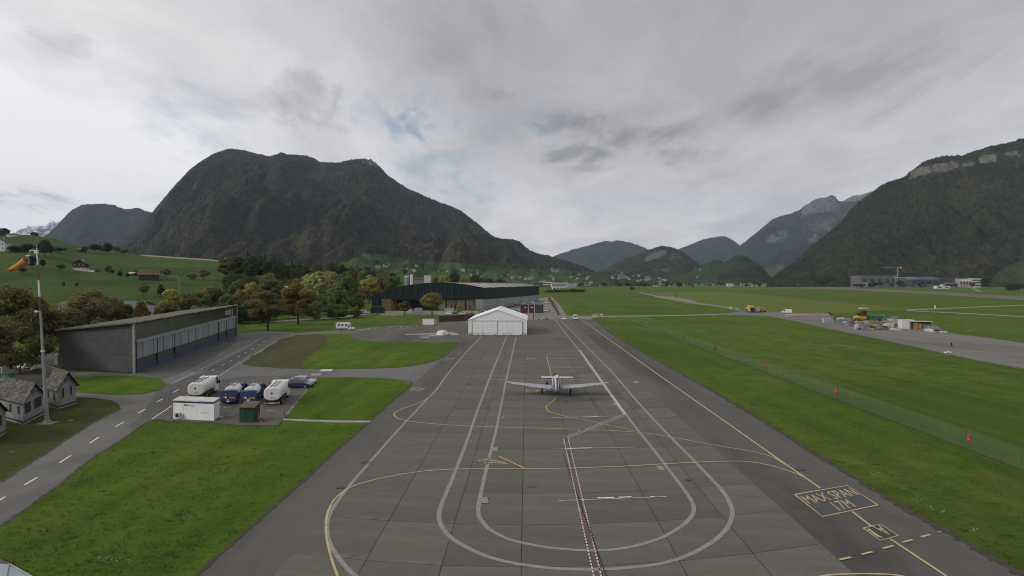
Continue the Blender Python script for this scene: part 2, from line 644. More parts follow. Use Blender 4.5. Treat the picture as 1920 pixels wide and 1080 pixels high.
# far meadows and ways across the airfield
strip([(1215, 549), (1340, 547.3), (1380, 548.5), (1491, 559.5), (1600, 569), (1730, 580), (1640, 583), (1557, 588), (1440, 585), (1383, 580), (1290, 569), (1236, 557)], 'meadow', M_MEADOW, .03)
M_PATH = asphalt_mat('gravel_path', (.22, .20, .165), .18)
M_PALE = asphalt_mat('pale_path', (.28, .25, .19), .18)
strip([(1192, 546.5), (1197, 546.5), (1240, 556), (1292, 565.5), (1335, 571), (1388, 578), (1384, 581), (1330, 573), (1288, 568), (1234, 558)], 'field_path', M_PATH, .07)
strip([(1236, 555.8), (1262, 556), (1290, 561), (1310, 566), (1290, 566), (1260, 562)], 'gravel_pad', M_PATH, .09)
strip([(1030, 557.6), (1226, 555.6), (1226, 557), (1030, 559.4)], 'ditch', mat('ditch_earth', (.05, .04, .025), .95, .3, .3), .020)
strip([(1118, 592.2), (1240, 591.2), (1345, 588.6), (1388, 585), (1388, 587.2), (1345, 590.6), (1240, 593), (1118, 594.4)], 'field_path', M_PALE, .06)
strip([(1702, 580.2), (1800, 576.2), (1925, 571), (1925, 572.6), (1800, 577.8), (1702, 582)], 'field_path', M_PALE, .06)
strip([(1700, 581.6), (1800, 586.5), (1925, 592.8), (1925, 594.6), (1800, 588), (1700, 583)], 'field_path', M_PALE, .08)
strip([(1500, 538.6), (1600, 540), (1750, 546.6), (1925, 556), (1925, 563.5), (1750, 552.2), (1600, 543.8), (1500, 540.6)], 'runway', mat('runway_asphalt', (.135, .110, .095), .9, .2, .05), .12)
strip([(1360, 540.6), (1560, 537.6), (1640, 537.4), (1640, 538.8), (1500, 540.4), (1420, 541.4)], 'mown_verge', mat('verge_grass', (.10, .10, .045), .95, .2, .02), .06)
strip([(1812, 535.6), (1820, 535.6), (1842, 546.8), (1832, 547)], 'farm_track', M_PATH, .026)
TX = [(1378, 580), (1440, 585), (1490, 586.3), (1540, 588.4), (1560, 593), (1660, 606), (1740, 618), (1790, 625), (1860, 634.5), (1990, 653), (1990, 705), (1920, 691), (1840, 677), (1740, 655), (1640, 634), (1560, 617.5), (1490, 602), (1440, 592.4), (1340, 590.4), (1384, 584)]
taxi = strip(TX, 'taxiway', M_TAXI, .10)
ribbon([(1380, 590.6), (1440, 593), (1490, 602.6), (1560, 618), (1640, 634.6), (1740, 655.6), (1840, 677.6), (1985, 704)], .3, 'edge_line', M_PALE, taxi, .13)
ribbon([(1740, 668), (1830, 660), (1940, 650)], .25, 'worn_line', M_GREYW, taxi, .13)

# asphalt: the apron margin, the yards and the service road
strip([(300, 1140), (365, 1080), (480, 979), (600, 872), (695, 787), (772, 719), (862, 640), (884, 618), (892, 604), (1000, 599.5), (1112, 598.5), (1150, 628), (1245, 683), (1362, 748), (1480, 820), (1640, 919), (1780, 1000), (1925, 1081), (2010, 1130), (1400, 1300), (700, 1300)],
      'asphalt_apron', M_ASPHALT, ZASP)
yard = strip([(104, 694), (252, 701), (440, 629), (446, 625), (500, 620.5), (560, 624.5), (634, 619), (720, 612.5), (800, 608), (884, 602), (894, 603), (886, 620), (862, 642), (774, 720), (697, 788), (640, 788.5), (527, 784), (522, 797), (450, 797), (404, 792.5), (325, 789.5), (284, 787.5),
              (225, 825.5), (161, 867), (107, 911), (0, 986), (-110, 1068), (-110, 962), (0, 905), (70, 860), (140, 815), (190, 785), (227, 767), (223, 758), (208, 750.5), (180, 746.5), (140, 744), (90, 745), (90, 733), (128, 728), (134, 716), (132, 707)],
             'service_road', M_ROAD, ZASP + .006)
strip([(300, 725), (372, 701), (463, 655), (497, 630), (510, 633), (470, 660), (405, 707), (330, 752), (285, 787), (254, 806), (236, 800), (262, 783)], 'road_lane', asphalt_mat('asphalt_lane', (.104, .100, .092), .16), ZASP + .010)
strip([(258, 697.6), (440, 630.6), (446, 640), (402, 668), (342, 699), (300, 712)], 'hangar_forecourt', asphalt_mat('asphalt_forecourt', (.094, .089, .084), .2), ZASP + .011)
M_YARDC = asphalt_mat('fuel_yard_concrete', (.108, .101, .093), .18)
strip([(410, 712), (470, 705), (560, 704), (590, 707.5), (573, 733), (534, 783), (522, 796), (450, 796.4), (404, 792), (325, 789), (286, 787), (322, 762), (352, 742)], 'fuel_yard', M_YARDC, ZASP + .013)
strip([(648, 627), (720, 614.4), (800, 609.6), (890, 604), (884, 620), (864, 640), (782, 639.6), (708, 639.6), (662, 634)], 'helipad_yard', asphalt_mat('asphalt_pad', (.106, .098, .088), .2), ZASP + .012)

# grass islands, a little proud of the asphalt
strip([(530, 635), (560, 627.6), (600, 626.4), (655, 625.4), (657, 631.5), (676, 637), (707, 640), (780, 640), (859, 641.2), (851, 652), (825, 672), (795, 682), (758, 688), (720, 690), (640, 691.4), (546, 690.6), (540, 690), (575, 655), (610, 634)], 'grass_island', M_LAWN, ZASP + .05, thick=.06)
strip([(530, 635), (560, 627.6), (600, 626.4), (616, 633), (604, 650), (580, 668), (560, 690.6), (500, 688.6), (468, 686), (459, 681), (468, 672), (495, 657)], 'dry_grass_island', M_DRY, ZASP + .054, thick=.06)
strip([(595, 708), (650, 707.6), (700, 708.6), (745, 712), (772, 719.4), (735, 752), (695, 786.6), (610, 786.6), (534, 784), (540, 776.4), (575, 732)], 'grass_island', M_LAWN, ZASP + .05, thick=.06)
strip([(140, 706.4), (200, 704.6), (280, 706), (303, 712), (312, 721), (300, 731), (272, 738), (220, 741), (146, 735), (128, 727), (134, 716)], 'grass_island', M_LAWN, ZASP + .05, thick=.06)
strip([(525, 797.6), (532, 788), (610, 790.4), (694, 790.4), (600, 872.4), (480, 979.4), (365, 1081), (300, 1140), (130, 1140), (70, 1082), (0, 1046), (-120, 1085), (-110, 1070), (0, 987), (107, 912), (161, 868), (225, 826.5), (284, 788.6), (325, 790.6), (404, 793.8), (450, 798)],
      'lawn', M_LAWN, ZASP + .02, thick=.07)
strip([(-200, 900), (-200, 745), (-60, 720), (60, 735), (140, 744.6), (180, 747), (208, 751.2), (222, 758.6), (226, 767), (190, 784.4), (140, 814.4), (70, 859.4), (0, 904), (-110, 961)], 'hut_lawn', M_LAWN_DULL, ZASP + .02, thick=.07)
strip([(-60, 720), (-40, 690), (100, 660), (104, 694), (132, 706), (126, 727), (90, 733), (60, 735)], 'hut_yard', mat('hut_yard_earth', (.075, .068, .058), .95, .25, .4), ZASP + .03)
kerb = patch([(532, 784.6), (580, 786.6), (640, 788.6), (695, 788.6), (694, 791), (640, 791.2), (580, 789), (530, 786.6)], 'kerb_strip', mat('kerb_concrete', (.33, .31, .27), .9, .2, 1), None, ZASP + .13, thick=.12, kind='structure')

# trodden soil where the turf meets the asphalt
M_SOIL = mat('verge_soil', (.060, .050, .034), .95, .35, 1.2)
for pts, w in (([(365, 1081), (480, 979.4), (600, 872.2), (694, 790)], .38), ([(695, 786.6), (735, 752), (772, 719.4), (745, 712), (700, 708.6), (650, 707.6), (596, 708)], .4), ([(1120, 600), (1150, 628), (1245, 683), (1362, 748), (1480, 820), (1640, 919), (1780, 1000), (1925, 1081)], .8),
               ([(859, 641.2), (851, 652), (825, 672), (795, 682), (758, 688), (720, 690), (640, 691.4), (540, 690.4), (468, 686)], .5), ([(0, 987), (107, 912), (161, 868), (225, 826.5), (284, 788.6), (325, 790.6), (404, 793.8), (450, 798), (525, 797.6)], .4), ([(226, 767), (190, 784.4), (140, 814.4), (70, 859.4), (0, 904)], .4)):
    mb = MB(); q = crom(pts, 22); P = [G(x, y, ZASP + .028) for x, y in q]
    V = []
    for i, p in enumerate(P):
        a, b = P[max(i - 1, 0)], P[min(i + 1, len(P) - 1)]; d = (b - a).normalized(); nn = Vector((-d.y, d.x, 0))
        V += [p + nn * w * random.uniform(.1, .75), p - nn * w * random.uniform(.1, .75)]
    mb.add(V, [(2 * i + 1, 2 * i + 3, 2 * i + 2, 2 * i) for i in range(len(P) - 1)])
    tag(mb.build('soil_verge', M_SOIL), kind='structure')

# village road beyond the left lawn
strip([(440, 601.6), (520, 601), (620, 595.6), (690, 586.6), (697, 583.6), (905, 583), (905, 594), (820, 590), (700, 588.8), (622, 597.6), (520, 603.4), (440, 604)], 'village_road', asphalt_mat('village_road_asphalt', (.24, .23, .22), .12), .03)
strip([(640, 566), (696, 563), (696, 564.6), (640, 568)], 'village_road', M_ROAD, .03)
strip([(905, 590), (1004, 560), (1034, 556), (1046, 566), (1062, 592), (1110, 592), (1110, 600), (1000, 600), (905, 606)], 'gate_yard', asphalt_mat('gate_yard_gravel', (.21, .195, .17), .15), .036)

# ------------------------------------------------------------------ the concrete apron: slab by slab
VPX, HY = 987.0, 527.0
apron = thing('apron', None, None, kind='structure')
JX = [512, 670, 823, 977, 1130, 1288, 1446, 1606]


def slab_pt(i, d):
    """corner of the slab grid: joint line i, row at distance d"""
    s = F * H / d
    y0 = HY + s
    for _ in range(4):
        x = VPX + (JX[i] - VPX) * (y - HY) / 553.0 if _ else VPX + (JX[i] - VPX) * s / 553.0
        y = y0 - 1.22e-4 * (s / 458.0) * (x - 985) ** 2
    return x, y


joints = MB(); far = MB()
d0, dd = 32.5, 6.82
gap = .055


def slab_quad(i, a, b):
    c = [G(*slab_pt(i, a)), G(*slab_pt(i + 1, a)), G(*slab_pt(i + 1, b)), G(*slab_pt(i, b))]
    m = sum(c, Vector()) / 4
    out = []
    for p in c:
        v = p - m
        out.append(p - Vector((math.copysign(min(gap, abs(v.x)), v.x) / 2, math.copysign(gap, v.y) / 2, 0)))
    return out


nrow = 38
for r in range(nrow):
    a, b = d0 + dd * r, d0 + dd * (r + 1)
    if b > 292: b = 292
    for i in range(7):
        q = slab_quad(i, a, b)
        if r < 19:
            mb = MB()
            o = q[0]
            lift = random.uniform(-.004, .004)
            zt = ZSLAB - .006 + lift
            mb.add([(p.x - o.x, p.y - o.y, zt) for p in q] + [(p.x - o.x, p.y - o.y, .04) for p in q], [(0, 1, 2, 3), (0, 4, 5, 1), (1, 5, 6, 2), (2, 6, 7, 3), (3, 7, 4, 0)])
            link('slab', mb.mesh('slab', M_CONC), apron, (o.x, o.y, 0))
        else:
            far.add([(p.x, p.y, ZSLAB - .006) for p in q], [(0, 1, 2, 3)])
    if b >= 292: break
tag(far.build('far_slab', M_CONC, apron), kind='stuff')
jq = [slab_pt(0, d0), slab_pt(7, d0)] + [slab_pt(7, d0 + (292 - d0) * t / 20) for t in range(1, 21)] + [slab_pt(0, 292)] + [slab_pt(0, 292 - (292 - d0) * t / 20) for t in range(1, 20)]
patch(jq, 'joint_bed', M_JOINT, apron, ZASP + .005)

# ------------------------------------------------------------------ painted markings
RACE_OUT = [(950, 631), (938, 660), (920, 704), (900, 757), (884, 802), (867, 850), (845, 905), (828, 945), (823, 968), (829, 988), (845, 1007), (877, 1027), (920, 1045), (977, 1058), (1050, 1066), (1130, 1067), (1210, 1061), (1265, 1050), (1310, 1031), (1346, 1008), (1366, 985), (1373, 964), (1370, 947), (1356, 922), (1330, 894), (1300, 862), (1259, 821), (1220, 780), (1190, 747), (1147, 697), (1110, 660), (1080, 629), (1053, 602)]
ribbon(RACE_OUT, .36, 'taxi_loop_line', M_GREYW, apron)
RACE_IN = [(968, 632), (961, 660), (948, 718), (938, 768), (931, 803), (919, 851), (906, 905), (898, 943), (897, 962), (903, 976), (919, 993), (950, 1009), (978, 1017), (1026, 1026), (1084, 1031), (1137, 1031), (1188, 1024), (1240, 1008), (1277, 987), (1295, 970), (1301, 954), (1296, 938), (1280, 914), (1253, 879), (1224, 841), (1198, 809), (1174, 777), (1120, 704), (1086, 657), (1065, 631), (1041, 600)]
ribbon(RACE_IN, .34, 'taxi_loop_line', M_GREYW, apron)
ribbon([(802, 747), (745, 808), (691, 869), (649, 918), (623, 955), (614, 980), (615, 1008), (627, 1034), (648, 1062), (672, 1084), (710, 1110)], .32, 'taxi_loop_line', M_GREYW, apron)
# yellow taxi guide lines
ribbon([(905, 629), (870, 665), (837, 704), (818, 731), (800, 748), (775, 759), (748, 769), (739, 776), (744, 783), (761, 788.6), (814, 794.6), (883, 798.6), (960, 801.4), (1055, 804), (1142, 807), (1195, 810.4), (1226, 813.6), (1274, 822), (1329, 832.6), (1388, 842.4), (1430, 851), (1455, 860), (1475, 873)], .16, 'taxi_guide_line', M_YELLOW2, apron)
ribbon([(645, 1110), (633, 1080), (621, 1045), (612, 1006), (612, 972), (619, 950), (631, 932), (656, 914), (691, 902), (744, 890.4), (797, 883), (842, 879.8), (880, 879), (960, 879), (1055, 877.8), (1172, 873.8), (1259, 868.8), (1317, 866), (1361, 864.6), (1400, 865.2), (1440, 871.5), (1480, 883), (1507, 894)], .17, 'taxi_guide_line', M_YELLOW2, apron)
ribbon([(1091, 600), (1245, 710), (1345, 780), (1453, 856), (1538, 915)], .22, 'taxi_guide_line', M_YELLOW2, apron, smooth=False)
ribbon([(1598, 959), (1634, 986.6)], .2, 'taxi_guide_line', M_YELLOW2, apron)
ribbon([(1669, 1010), (1776, 1081), (1800, 1097)], .2, 'taxi_guide_line', M_YELLOW2, apron)
ribbon([(1520, 1090), (1540, 1080), (1580, 1076.4), (1630, 1075.6), (1680, 1078), (1720, 1086)], .18, 'taxi_guide_line', M_YELLOW2, apron)
ribbon([(1034, 662), (1026, 665.4), (1026.5, 674), (1034, 707)], .15, 'stand_line', M_YELLOW, apron)
ribbon([(1044, 745), (1036, 753), (1026, 760), (1024, 765), (1031, 772), (1050, 778), (1078, 784), (1117, 791.6), (1150, 799), (1192, 808)], .15, 'stand_line', M_YELLOW, apron)
ribbon([(936, 855.4), (984, 878)], .2, 'stand_line', M_YELLOW, apron)
# red and white pedestrian line
for off, w, m, nm in ((0, .10, M_WHITE, 'walkway_edge_line'), (.5, .16, M_RED, 'walkway_red_line'), (1, .10, M_WHITE, 'walkway_edge_line')):
    a = (1056.6 + 8.2 * off, 821); b = (1114 + 14.5 * off, 1084)
    if nm == 'walkway_edge_line':
        mb = MB(); A, B = G(*a, zmark()), G(*b, ZSLAB + .02); B.z = A.z
        n = 70; nn = Vector((w / 2, 0, 0))
        for k in range(n):
            p, q = A.lerp(B, k / n), A.lerp(B, (k + .62) / n)
            mb.add([p - nn, p + nn, q + nn, q - nn], [(3, 2, 1, 0)])
        mb.build(nm, M_WHITE, apron, world=True)
    else:
        ribbon([a, b], w, nm, m, apron)
for dy in (-1.6, 1.6):
    ribbon([(1061 + (4 if dy > 0 else 0), 820 + dy * .6), (1171.5 + (1 if dy > 0 else 0), 777 + dy)], .09, 'walkway_edge_line', M_WHITE, apron)
for dx in (-1.8, 1.8):
    ribbon([(1172 + dx, 777), (1087 + dx * .7, 657)], .10, 'walkway_edge_line', M_WHITE_NEW, apron)
# stop bars and slot lines
for a, b, w in (((1048, 938.4), (1250, 931), .10), ((1033, 842.2), (1190, 838), .10), ((1030, 783.4), (1152, 780), .10), ((1073, 741), (1112, 740.4), .14), ((1008, 711.8), (1108, 711.2), .10),
                ((1040, 689.6), (1095, 688.8), .12), ((1013, 672.2), (1083, 671.4), .12), ((1009, 658.2), (1091, 657.4), .12), ((1035, 646.6), (1060, 646), .14), ((1040, 628.4), (1053, 628.2), .2),
                ((1068, 671.8), (1084, 671.4), .2), ((1090, 703.6), (1133, 702.6), .10), ((1015, 612), (1050, 600.6), .0), ((900, 711), (948, 711.4), .10), ((827, 674.4), (840, 675.6), .16), ((857, 664), (866, 663.4), .2), ((1110, 659.6), (1117, 659.8), .3)):
    if w: ribbon([a, b], w, 'slot_line', M_WHITE, apron, smooth=False)
for a, b in (((1120, 933.6), (1152, 932.4)), ((1160, 932.2), (1184, 931.3)), ((1220, 931.6), (1227, 931)), ((1064, 840.6), (1110, 839.6)), ((1092, 782), (1121, 781.2))):
    ribbon([a, b], .2, 'slot_line', M_WHITE_NEW, apron, smooth=False)
for q in (((902, 932), (914, 932), (916.5, 943), (903, 943)), ((923, 838.4), (932, 838.4), (934, 845), (923, 845)), ((1230.5, 873.4), (1241, 872.6), (1247, 880), (1236, 881.4)), ((1147, 755.4), (1154, 755.2), (1158, 759.6), (1150, 760)), ((1186, 715.6), (1196, 715), (1199, 718), (1189, 718.6)), ((941, 780.6), (946, 780.6), (945.6, 784), (940.4, 784))):
    patch(q, 'patch_mark', M_GREYW, apron, zmark())
for k in range(8):
    x = 961 - 4.2 * k; y = 662 + 17 * k
    ribbon([(x, y), (x + 6, y - .1)], .12, 'slot_tick', M_GREYW, apron)
# lettering on the ground
ground_text('STOP', (985.4, 731.2), (1010.4, 731.2), (1009.6, 737), (985, 737), M_YELLOW2, apron)
ground_text('STOP', (988, 670.8), (1004.4, 670.8), (1003.6, 674.8), (987.4, 674.8), M_YFADE, apron)
ground_text('STOP', (773, 726.8), (797, 727.2), (792, 733.4), (769, 732.6), M_YELLOW2, apron)
ground_text('STOP', (838, 670.8), (853.5, 671), (850.6, 674.4), (836, 674.2), M_YFADE, apron)
BOX = [(1490, 927), (1589, 910), (1646, 946.6), (1542, 968.4)]
patch(BOX, 'sign_background', M_BOX, apron, ZSLAB + .001)
ribbon(BOX + [BOX[0]], .17, 'sign_border', M_YELLOW2, apron, smooth=False)
ground_text('MAX SPAN', (1500, 930.6), (1592.5, 914.4), (1611.5, 928), (1518, 944.6), M_YELLOW2, apron)
ground_text('17M', (1555, 941.8), (1587, 935.6), (1606, 950.6), (1575.6, 957.4), M_YELLOW2, apron)
BOX2 = [(1619, 990), (1651, 982.4), (1684, 1004), (1651, 1013)]
patch(BOX2, 'sign_background', mat('paint_sign_black', (.05, .05, .052), .8, .15, 2), apron, ZSLAB + .001)
ribbon(BOX2 + [BOX2[0]], .13, 'sign_border', M_YELLOW2, apron, smooth=False)
ground_text('A', (1673, 1001.6), (1664, 1003.8), (1635, 987.2), (1648.5, 984.6), M_YELLOW2, apron)
ribbon([(1627.5, 991.4), (1650, 1007.4)], .22, 'lettering', M_YELLOW2, apron, smooth=False)
ribbon([(1651, 1007.6), (1653.4, 1006.2)], .22, 'lettering', M_YELLOW2, apron, smooth=False)
for a, b in (((1574, 1049), (1596, 1044.4)), ((1616, 1039.2), (1636, 1034.2)), ((1655, 1028.2), (1675, 1022.8)), ((1692, 1016.4), (1711, 1011.8)), ((1727, 1006.4), (1744, 1002)), ((1760, 997), (1773, 993.2))):
    ribbon([a, b], .2, 'holding_dash', M_YELLOW2, apron)
# a block of worn yellow stencil letters laid out in three slanting rows
wb = MB(); zz = zmark()
for row, (x0, y0, n) in enumerate(((897, 863.4, 8), (905, 866.0, 9), (908, 868.6, 9))):
    for k in range(n):
        x = x0 + 4.4 * k + 2.2 * row; y = y0 - .62 * k + (1.3 if k > 4 else 0) + max(0, k - 4) * 1.0
        for e in range(2):
            a, b = (x + e * 1.6, y + e * .8), (x + 2.6 + e, y - .9 + e * .8)
            A, B = G(*a, zz), G(*b, zz); d = (B - A).normalized(); q = Vector((-d.y, d.x, 0)) * .07
            wb.add([A - q, B - q, B + q, A + q], [(0, 1, 2, 3)])
wb.build('lettering', M_YELLOW2, apron, world=True)

M_OIL = mat('oil_stain', (.062, .058, .052), .7, .4, 3)
for (cx, cy, r_) in ((998, 913, .35), (685, 867, .45), (1092, 806, .3), (640, 914, .4), (1500, 880, .5), (1012, 690, .5), (1060, 752, .4), (880, 720, .4), (1290, 900, .3)):
    c = G(cx, cy, zmark()); n = 14
    P = [c + Vector((math.cos(a) * r_ * random.uniform(.5, 1.2) * 1.3, math.sin(a) * r_ * random.uniform(.5, 1.1), 0)) for a in [6.283 * k / n for k in range(n)]]
    MB().add(P, [tuple(range(n))]).build('oil_stain', M_OIL, apron, world=True)
M_TYREL = paint('tyre_mark_pale', (.165, .155, .137), .8); M_TYREM = paint('tyre_mark', (.098, .092, .082), .85)
# narrow resealed cracks between the slab joints
for a, b in (((1055, 850), (1140, 1090)), ((1062, 690), (1150, 800))):
    q = [(a[0] + (b[0] - a[0]) * t / 14 + random.uniform(-.8, .8), a[1] + (b[1] - a[1]) * t / 14) for t in range(15)]
    ribbon(q, .05, 'sealed_crack', M_JOINT, apron, smooth=False)

# service road dashes and edge lines
for a, b in (((46, 909), (69.5, 895)), ((112, 867.4), (132.5, 854)), ((168, 831), (186, 819)), ((216.5, 800), (232, 791)), ((258, 775), (272, 767)), ((293.4, 754), (305.6, 747.4)), ((324.5, 736), (335, 730)), ((376, 706.6), (382.6, 703.6)), ((396, 695), (403, 691.6)), ((415, 685.8), (421, 682.8)), ((430.5, 677.6), (435.6, 675)), ((444.4, 670), (449.4, 667)), ((458, 662.6), (463, 659.8)), ((471, 655), (475.6, 652.4)), ((483, 647.6), (487, 645)), ((493, 641.4), (497, 639)), ((-20, 949), (10, 931))):
    ribbon([a, b], .17, 'centre_dash', M_WHITE_NEW, yard, ZASP + .022, smooth=False)
ribbon([(321, 720), (364, 699)], .13, 'edge_line', M_WHITE, yard, ZASP + .022)
ribbon([(374, 693.6), (420, 671), (461, 650.6), (484, 638), (498, 631.6)], .13, 'edge_line', M_WHITE, yard, ZASP + .022)
ribbon([(407, 707.4), (435, 689), (485, 660), (512, 643), (530, 635.6)], .13, 'edge_line', M_WHITE, yard, ZASP + .022)
ribbon([(284.6, 785.6), (322, 761)], .13, 'edge_line', M_WHITE_NEW, yard, ZASP + .022)
ribbon([(592, 706.6), (574, 732.6), (538, 776)], .12, 'edge_line', M_PALE, yard, ZASP + .022)
patch([(603, 692.4), (625, 692.2), (621, 696), (598, 696)], 'painted_panel', M_WHITE, yard, ZASP + .024)
patch([(585, 700.2), (604, 700.2), (599, 704.2), (581, 704.2)], 'painted_panel', M_PINK, yard, ZASP + .024)
ribbon([(632, 691.6), (597, 707)], .1, 'boundary_line', M_RED, yard, ZASP + .026)
for k, (x0, x1, y) in enumerate(((286, 330, 697.4), (347, 378, 680.6), (370, 404, 664.4), (392, 424, 655), (410, 440, 645), (424, 452, 637.6))):
    ribbon([(x0, y), (x1, y - 1.6)], .22, 'parking_line', M_PALE, yard, ZASP + .024)
for a, b in (((420, 764), (432, 763.6)), ((500, 769.6), (520, 770.6)), ((480, 763), (492, 762.4)), ((423, 779), (440, 777))):
    ribbon([a, b], .12, 'parking_line', M_WHITE, yard, ZASP + .026)
# pale concrete plates of the pad left of the white tent
M_PLATE = asphalt_mat('pale_concrete_plate', (.36, .34, .31), .15)
for q in (((758, 626.4), (818, 624.6), (819, 626.4), (762, 628.4)), ((770, 629), (822, 627.8), (822, 630.4), (790, 630.8)), ((838, 623), (853, 623.4), (862, 627.6), (846, 628.4)), ((788, 632.4), (806, 632), (806, 633.4), (790, 633.6))):
    patch(q, 'concrete_plate', M_PLATE, yard, ZASP + .026)
patch([(756, 628.2), (806, 627.8), (806, 629), (770, 629.6)], 'channel', mat('channel_dark', (.02, .02, .02), .9), yard, ZASP + .03)
M_RUB = asphalt_mat('rubble_edge', (.30, .28, .25), .3)
ribbon([(668, 620.6), (740, 616.6), (800, 612.4), (876, 607)], .5, 'kerb_line', M_PALE, yard, ZASP + .03)
for k in range(26):
    x = 672 + 4.5 * k + random.uniform(-2, 2); y = 618.6 - (x - 672) * .062 + random.uniform(-2.4, 1.2); w = random.uniform(2, 6)
    patch([(x, y), (x + w, y - .3), (x + w, y + .8), (x + 1, y + 1)], 'worn_patch', random.choice([M_RUB, M_JOINT, M_DRY]), yard, ZASP + .034 + k * .002)

# ================================================================== HILLSIDE (left) as one height field
_px = [-900, -200, 0, 60, 100, 150, 230, 300, 400, 430, 470, 520, 560, 600, 640, 2000]
_cy = [415, 428, 437, 440, 446, 462, 474, 479, 486, 491, 500, 512, 522, 533, 560, 560]
YC, Y0 = 850.0, 300.0


def HH(X, Y):
    X, Y = np.asarray(X, float), np.asarray(Y, float)
    px = 960 + F * X / np.maximum(Y, 50)
    zc = np.maximum(H + (527 - np.interp(px, _px, _cy)) * YC / F, 0)
    zc = np.where(px > 615, 0, zc)
    t = np.clip((Y - Y0) / (YC - Y0), 0, 1.12)
    sh = np.where(t <= 1, t * t * (3 - 2 * t) * .35 + t * .65, 1 - (t - 1) * .6)
    w = np.clip(zc / 12, 0, 1)
    z = zc * sh + w * 5.0 * (fbm(X / 160, Y / 160, 3, 5) - .5) * np.clip(t * 4, 0, 1) * np.clip((1 - np.abs(t - .5) * 1.6), 0, 1)
    return z


def gz(X, Y):
    if Y < 260 or Y > 1000: return 0.0
    return max(0.0, float(HH(X, Y)) - .4)


xs = np.linspace(-1500, -130, 230); ys = np.linspace(285, 960, 130)
XX, YY = np.meshgrid(xs, ys)
ZZ = HH(XX, YY) - .4


def grid_mesh(name, XX, YY, ZZ, m, attrs=None, smooth=True):
    r, c = XX.shape
    v = np.stack([XX, YY, ZZ], -1).reshape(-1, 3)
    i = np.arange(r * c).reshape(r, c)
    q = np.stack([i[:-1, :-1], i[:-1, 1:], i[1:, 1:], i[1:, :-1]], -1).reshape(-1, 4)
    me = bpy.data.meshes.new(name)
    me.vertices.add(len(v)); me.vertices.foreach_set('co', v.astype(np.float32).ravel())
    me.loops.add(q.size); me.loops.foreach_set('vertex_index', q.astype(np.int32).ravel())
    me.polygons.add(len(q)); me.polygons.foreach_set('loop_start', np.arange(0, q.size, 4, dtype=np.int32))
    me.polygons.foreach_set('loop_total', np.full(len(q), 4, dtype=np.int32))
    if smooth: me.polygons.foreach_set('use_smooth', np.ones(len(q), dtype=bool))
    me.update(calc_edges=True)
    for k, a in (attrs or {}).items():
        at = me.attributes.new(k, 'FLOAT', 'POINT'); at.data.foreach_set('value', a.astype(np.float32).ravel())
    me.materials.append(m)
    o = bpy.data.objects.new(name, me); COL.objects.link(o)
    return o, v, q


def hill_mat():
    n = NB('hill_meadow')
    c = n.mix(n.rng(n.noise(.012, 5, .6), .35, .65), (.030, .060, .011), (.058, .100, .021))
    c = n.mix(n.math('MULTIPLY', n.rng(n.noise(.05, 5, .65), .45, .7), .5), c, (.10, .115, .035))
    c = n.mix(n.math('MULTIPLY', n.rng(n.noise(.3, 4, .6), .4, .7), .35), c, (.022, .045, .010))
    c = n.mix(n.rng(n.attr('track'), .4, .6), c, (.30, .25, .18))
    n.bump(n.noise(.6, 4, .6), .5)
    n.b.inputs['Specular IOR Level'].default_value = .05
    return n.done(c, .95)


px_ = 960 + F * XX / YY; py_ = pyof(YY, ZZ)
tline = np.interp(px_, [260, 275, 300, 350, 415, 420], [479, 478, 481, 485, 487, 488])
track = ((px_ > 268) & (px_ < 418) & (YY > 800) & (YY < 862)).astype(float)
grid_mesh('hillside', XX, YY, ZZ, hill_mat(), {'track': track})[0]['kind'] = 'structure'


def hit(px, py):
    """where the line of sight through a picture point meets the ground or the hillside"""
    d = ray(px, py)
    Y = 60.0
    while Y < 1000:
        t = Y / d.y
        if H + d.z * t <= gz(d.x * t, Y): break
        Y *= 1.004
    else:
        return G(px, py) if d.z < 0 else PD(px, py, 840)
    t = Y / d.y
    X = d.x * t
    return Vector((X, Y, gz(X, Y)))


